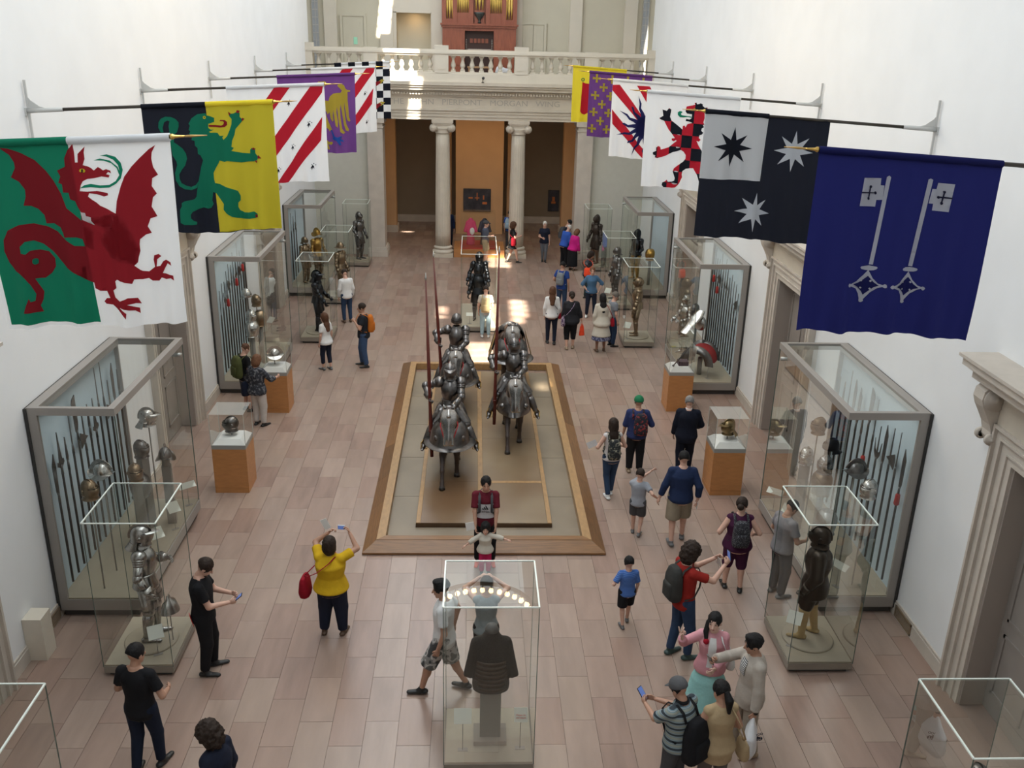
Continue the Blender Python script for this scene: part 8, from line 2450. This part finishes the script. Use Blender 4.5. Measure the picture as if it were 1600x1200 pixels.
J = person('young man in dark jacket with rucksack beside the right pier', 3.25, 34.95, 10, 1.72, hair='black', skin='light', top=lng(NAVY, name='jacket'), bottom=pants(BLACK), shoes=S_BLACK, pose=dict(pitch=20, lean=8), res=FR)
backpack(J, 'dark rucksack on the young man beside the right pier', GREYD, 0.9)
person('white haired man in royal blue shirt leaning forward', 3.18, 34.42, 35, 1.62, hair='white', skin='light', top=lng(ROYAL, hem=-0.05, off=0.02), bottom=pants(BLACK, fit=1.1), shoes=S_BLACK, pose=dict(lean=16, pitch=14), w=1.1, res=FR)
person('woman in magenta jumper and long black skirt', 3.46, 33.88, 40, 1.56, 'f', 'light', 'auburn', 'bob', lng(MAGENTA, hem=-0.05, off=0.022), dict(kind='skirt', mat=BLACK, len=0.42, flare=0.02), S_BROWN, dict(lean=14, pitch=14), 1.15, FR)
J = person('man in grey T-shirt and khaki shorts with folded arms in the sunlight', 0.22, 34.9, -15, 1.62, hair='dark', skin='light', top=tee(F('blue_grey', (0.10, 0.12, 0.17)), hem=-0.05), bottom=dict(kind='shorts', mat=F('pale_khaki', (0.42, 0.34, 0.22)), fit=1.2), shoes=S_GREY, pose=dict(lh=(0.05, 0.13, 0.66), rh=(-0.04, 0.14, 0.64)), res=FR)
cap(J, GREYD)
person('person in dark navy at the left of the far textile case', -1.25, 37.3, -70, 1.66, hair='dark', skin='light', top=lng(NAVY2), bottom=pants(NAVY), shoes=S_BLACK, res=FR)
J = person('visitor half hidden behind the right fluted column', 1.22, 37.3, 80, 1.58, hair='dark', skin='light', top=tee(ROYAL), bottom=pants(GREYD), shoes=S_BLACK, res=FR)
backpack(J, 'pale blue rucksack beside the right fluted column', F('ice_blue', (0.35, 0.50, 0.62)), 0.9, side=-0.03)

# ---- centre and left
J = person('visitor in pale jeans and cream top before the sunlit case', 0.13, 25.58, 88, 1.52, hair='dark', skin='light', top=tee(CREAM, hem=-0.03), bottom=pants(JEANSL), shoes=S_WHITE, pose=dict(pitch=10), res=FR)
backpack(J, 'tan rucksack on the visitor before the sunlit case', F('sand', (0.46, 0.36, 0.20)), 0.95, low=0.02)
J = person('man in dark T-shirt and jeans with an orange rucksack', -3.05, 23.0, 184, 1.72, hair='dark', skin='tan', top=tee(F('ink', (0.018, 0.02, 0.026)), hem=-0.06), bottom=pants(F('mid_jeans', (0.045, 0.08, 0.16)), fit=1.15), shoes=S_BLACK, pose=dict(lh=(-0.08, 0.13, 0.74), lpole=(-0.6, -0.4, -0.8), lf=(-0.07, -0.03), rf=(0.06, 0.04)), w=1.12, res=FR, features=True, lcurl=60)
backpack(J, 'orange rucksack on the man in the dark T-shirt', ORANGE, 0.9)
person('woman in white T-shirt and dark cropped trousers', -3.98, 22.7, 140, 1.52, 'f', 'light', 'brown', 'long', tee(WHITE, hem=-0.06, flare=0.02), dict(kind='capri', mat=NAVY, cut=0.7, fit=0.95), S_GREY, dict(turn=-20, lf=(-0.05, 0.04), rf=(0.05, -0.03)), 1.0, FR)
person('man in white shirt and jeans between the left cases', -4.0, 26.9, 118, 1.62, hair='dark', skin='light', top=lng(WHITE, hem=-0.06), bottom=pants(JEANS), shoes=S_BROWN, pose=dict(pitch=20, lean=5), res=FR)
J = person('balding man with an olive rucksack at the left wall case', -5.38, 19.9, 42, 1.62, hair='brown', style='crop', skin='light', top=tee(BLACK), bottom=dict(kind='shorts', mat=GREYD, fit=1.2), shoes=S_BLACK, pose=dict(pitch=20), w=1.05, res=MD)
backpack(J, 'olive green rucksack on the balding man', OLIVE, 1.08)
J = person('woman in dark patterned jacket and white trousers at the pedestal', -4.92, 19.05, 62, 1.64, 'f', 'light', 'auburn', 'bob', lng(FLORAL, name='jacket', hem=-0.06, off=0.022, slen=0.5), pants(F('off_white', (0.56, 0.52, 0.48)), fit=1.15), S_BLACK, dict(rh=(0.16, 0.22, 0.66), pitch=15), 1.15, MD)
shoulder_bag(J, 'dark handbag under the arm of the white trousers woman', NAVY, -1, (0.08, 0.05, 0.10), 0.0, False, 0.0, -0.04)
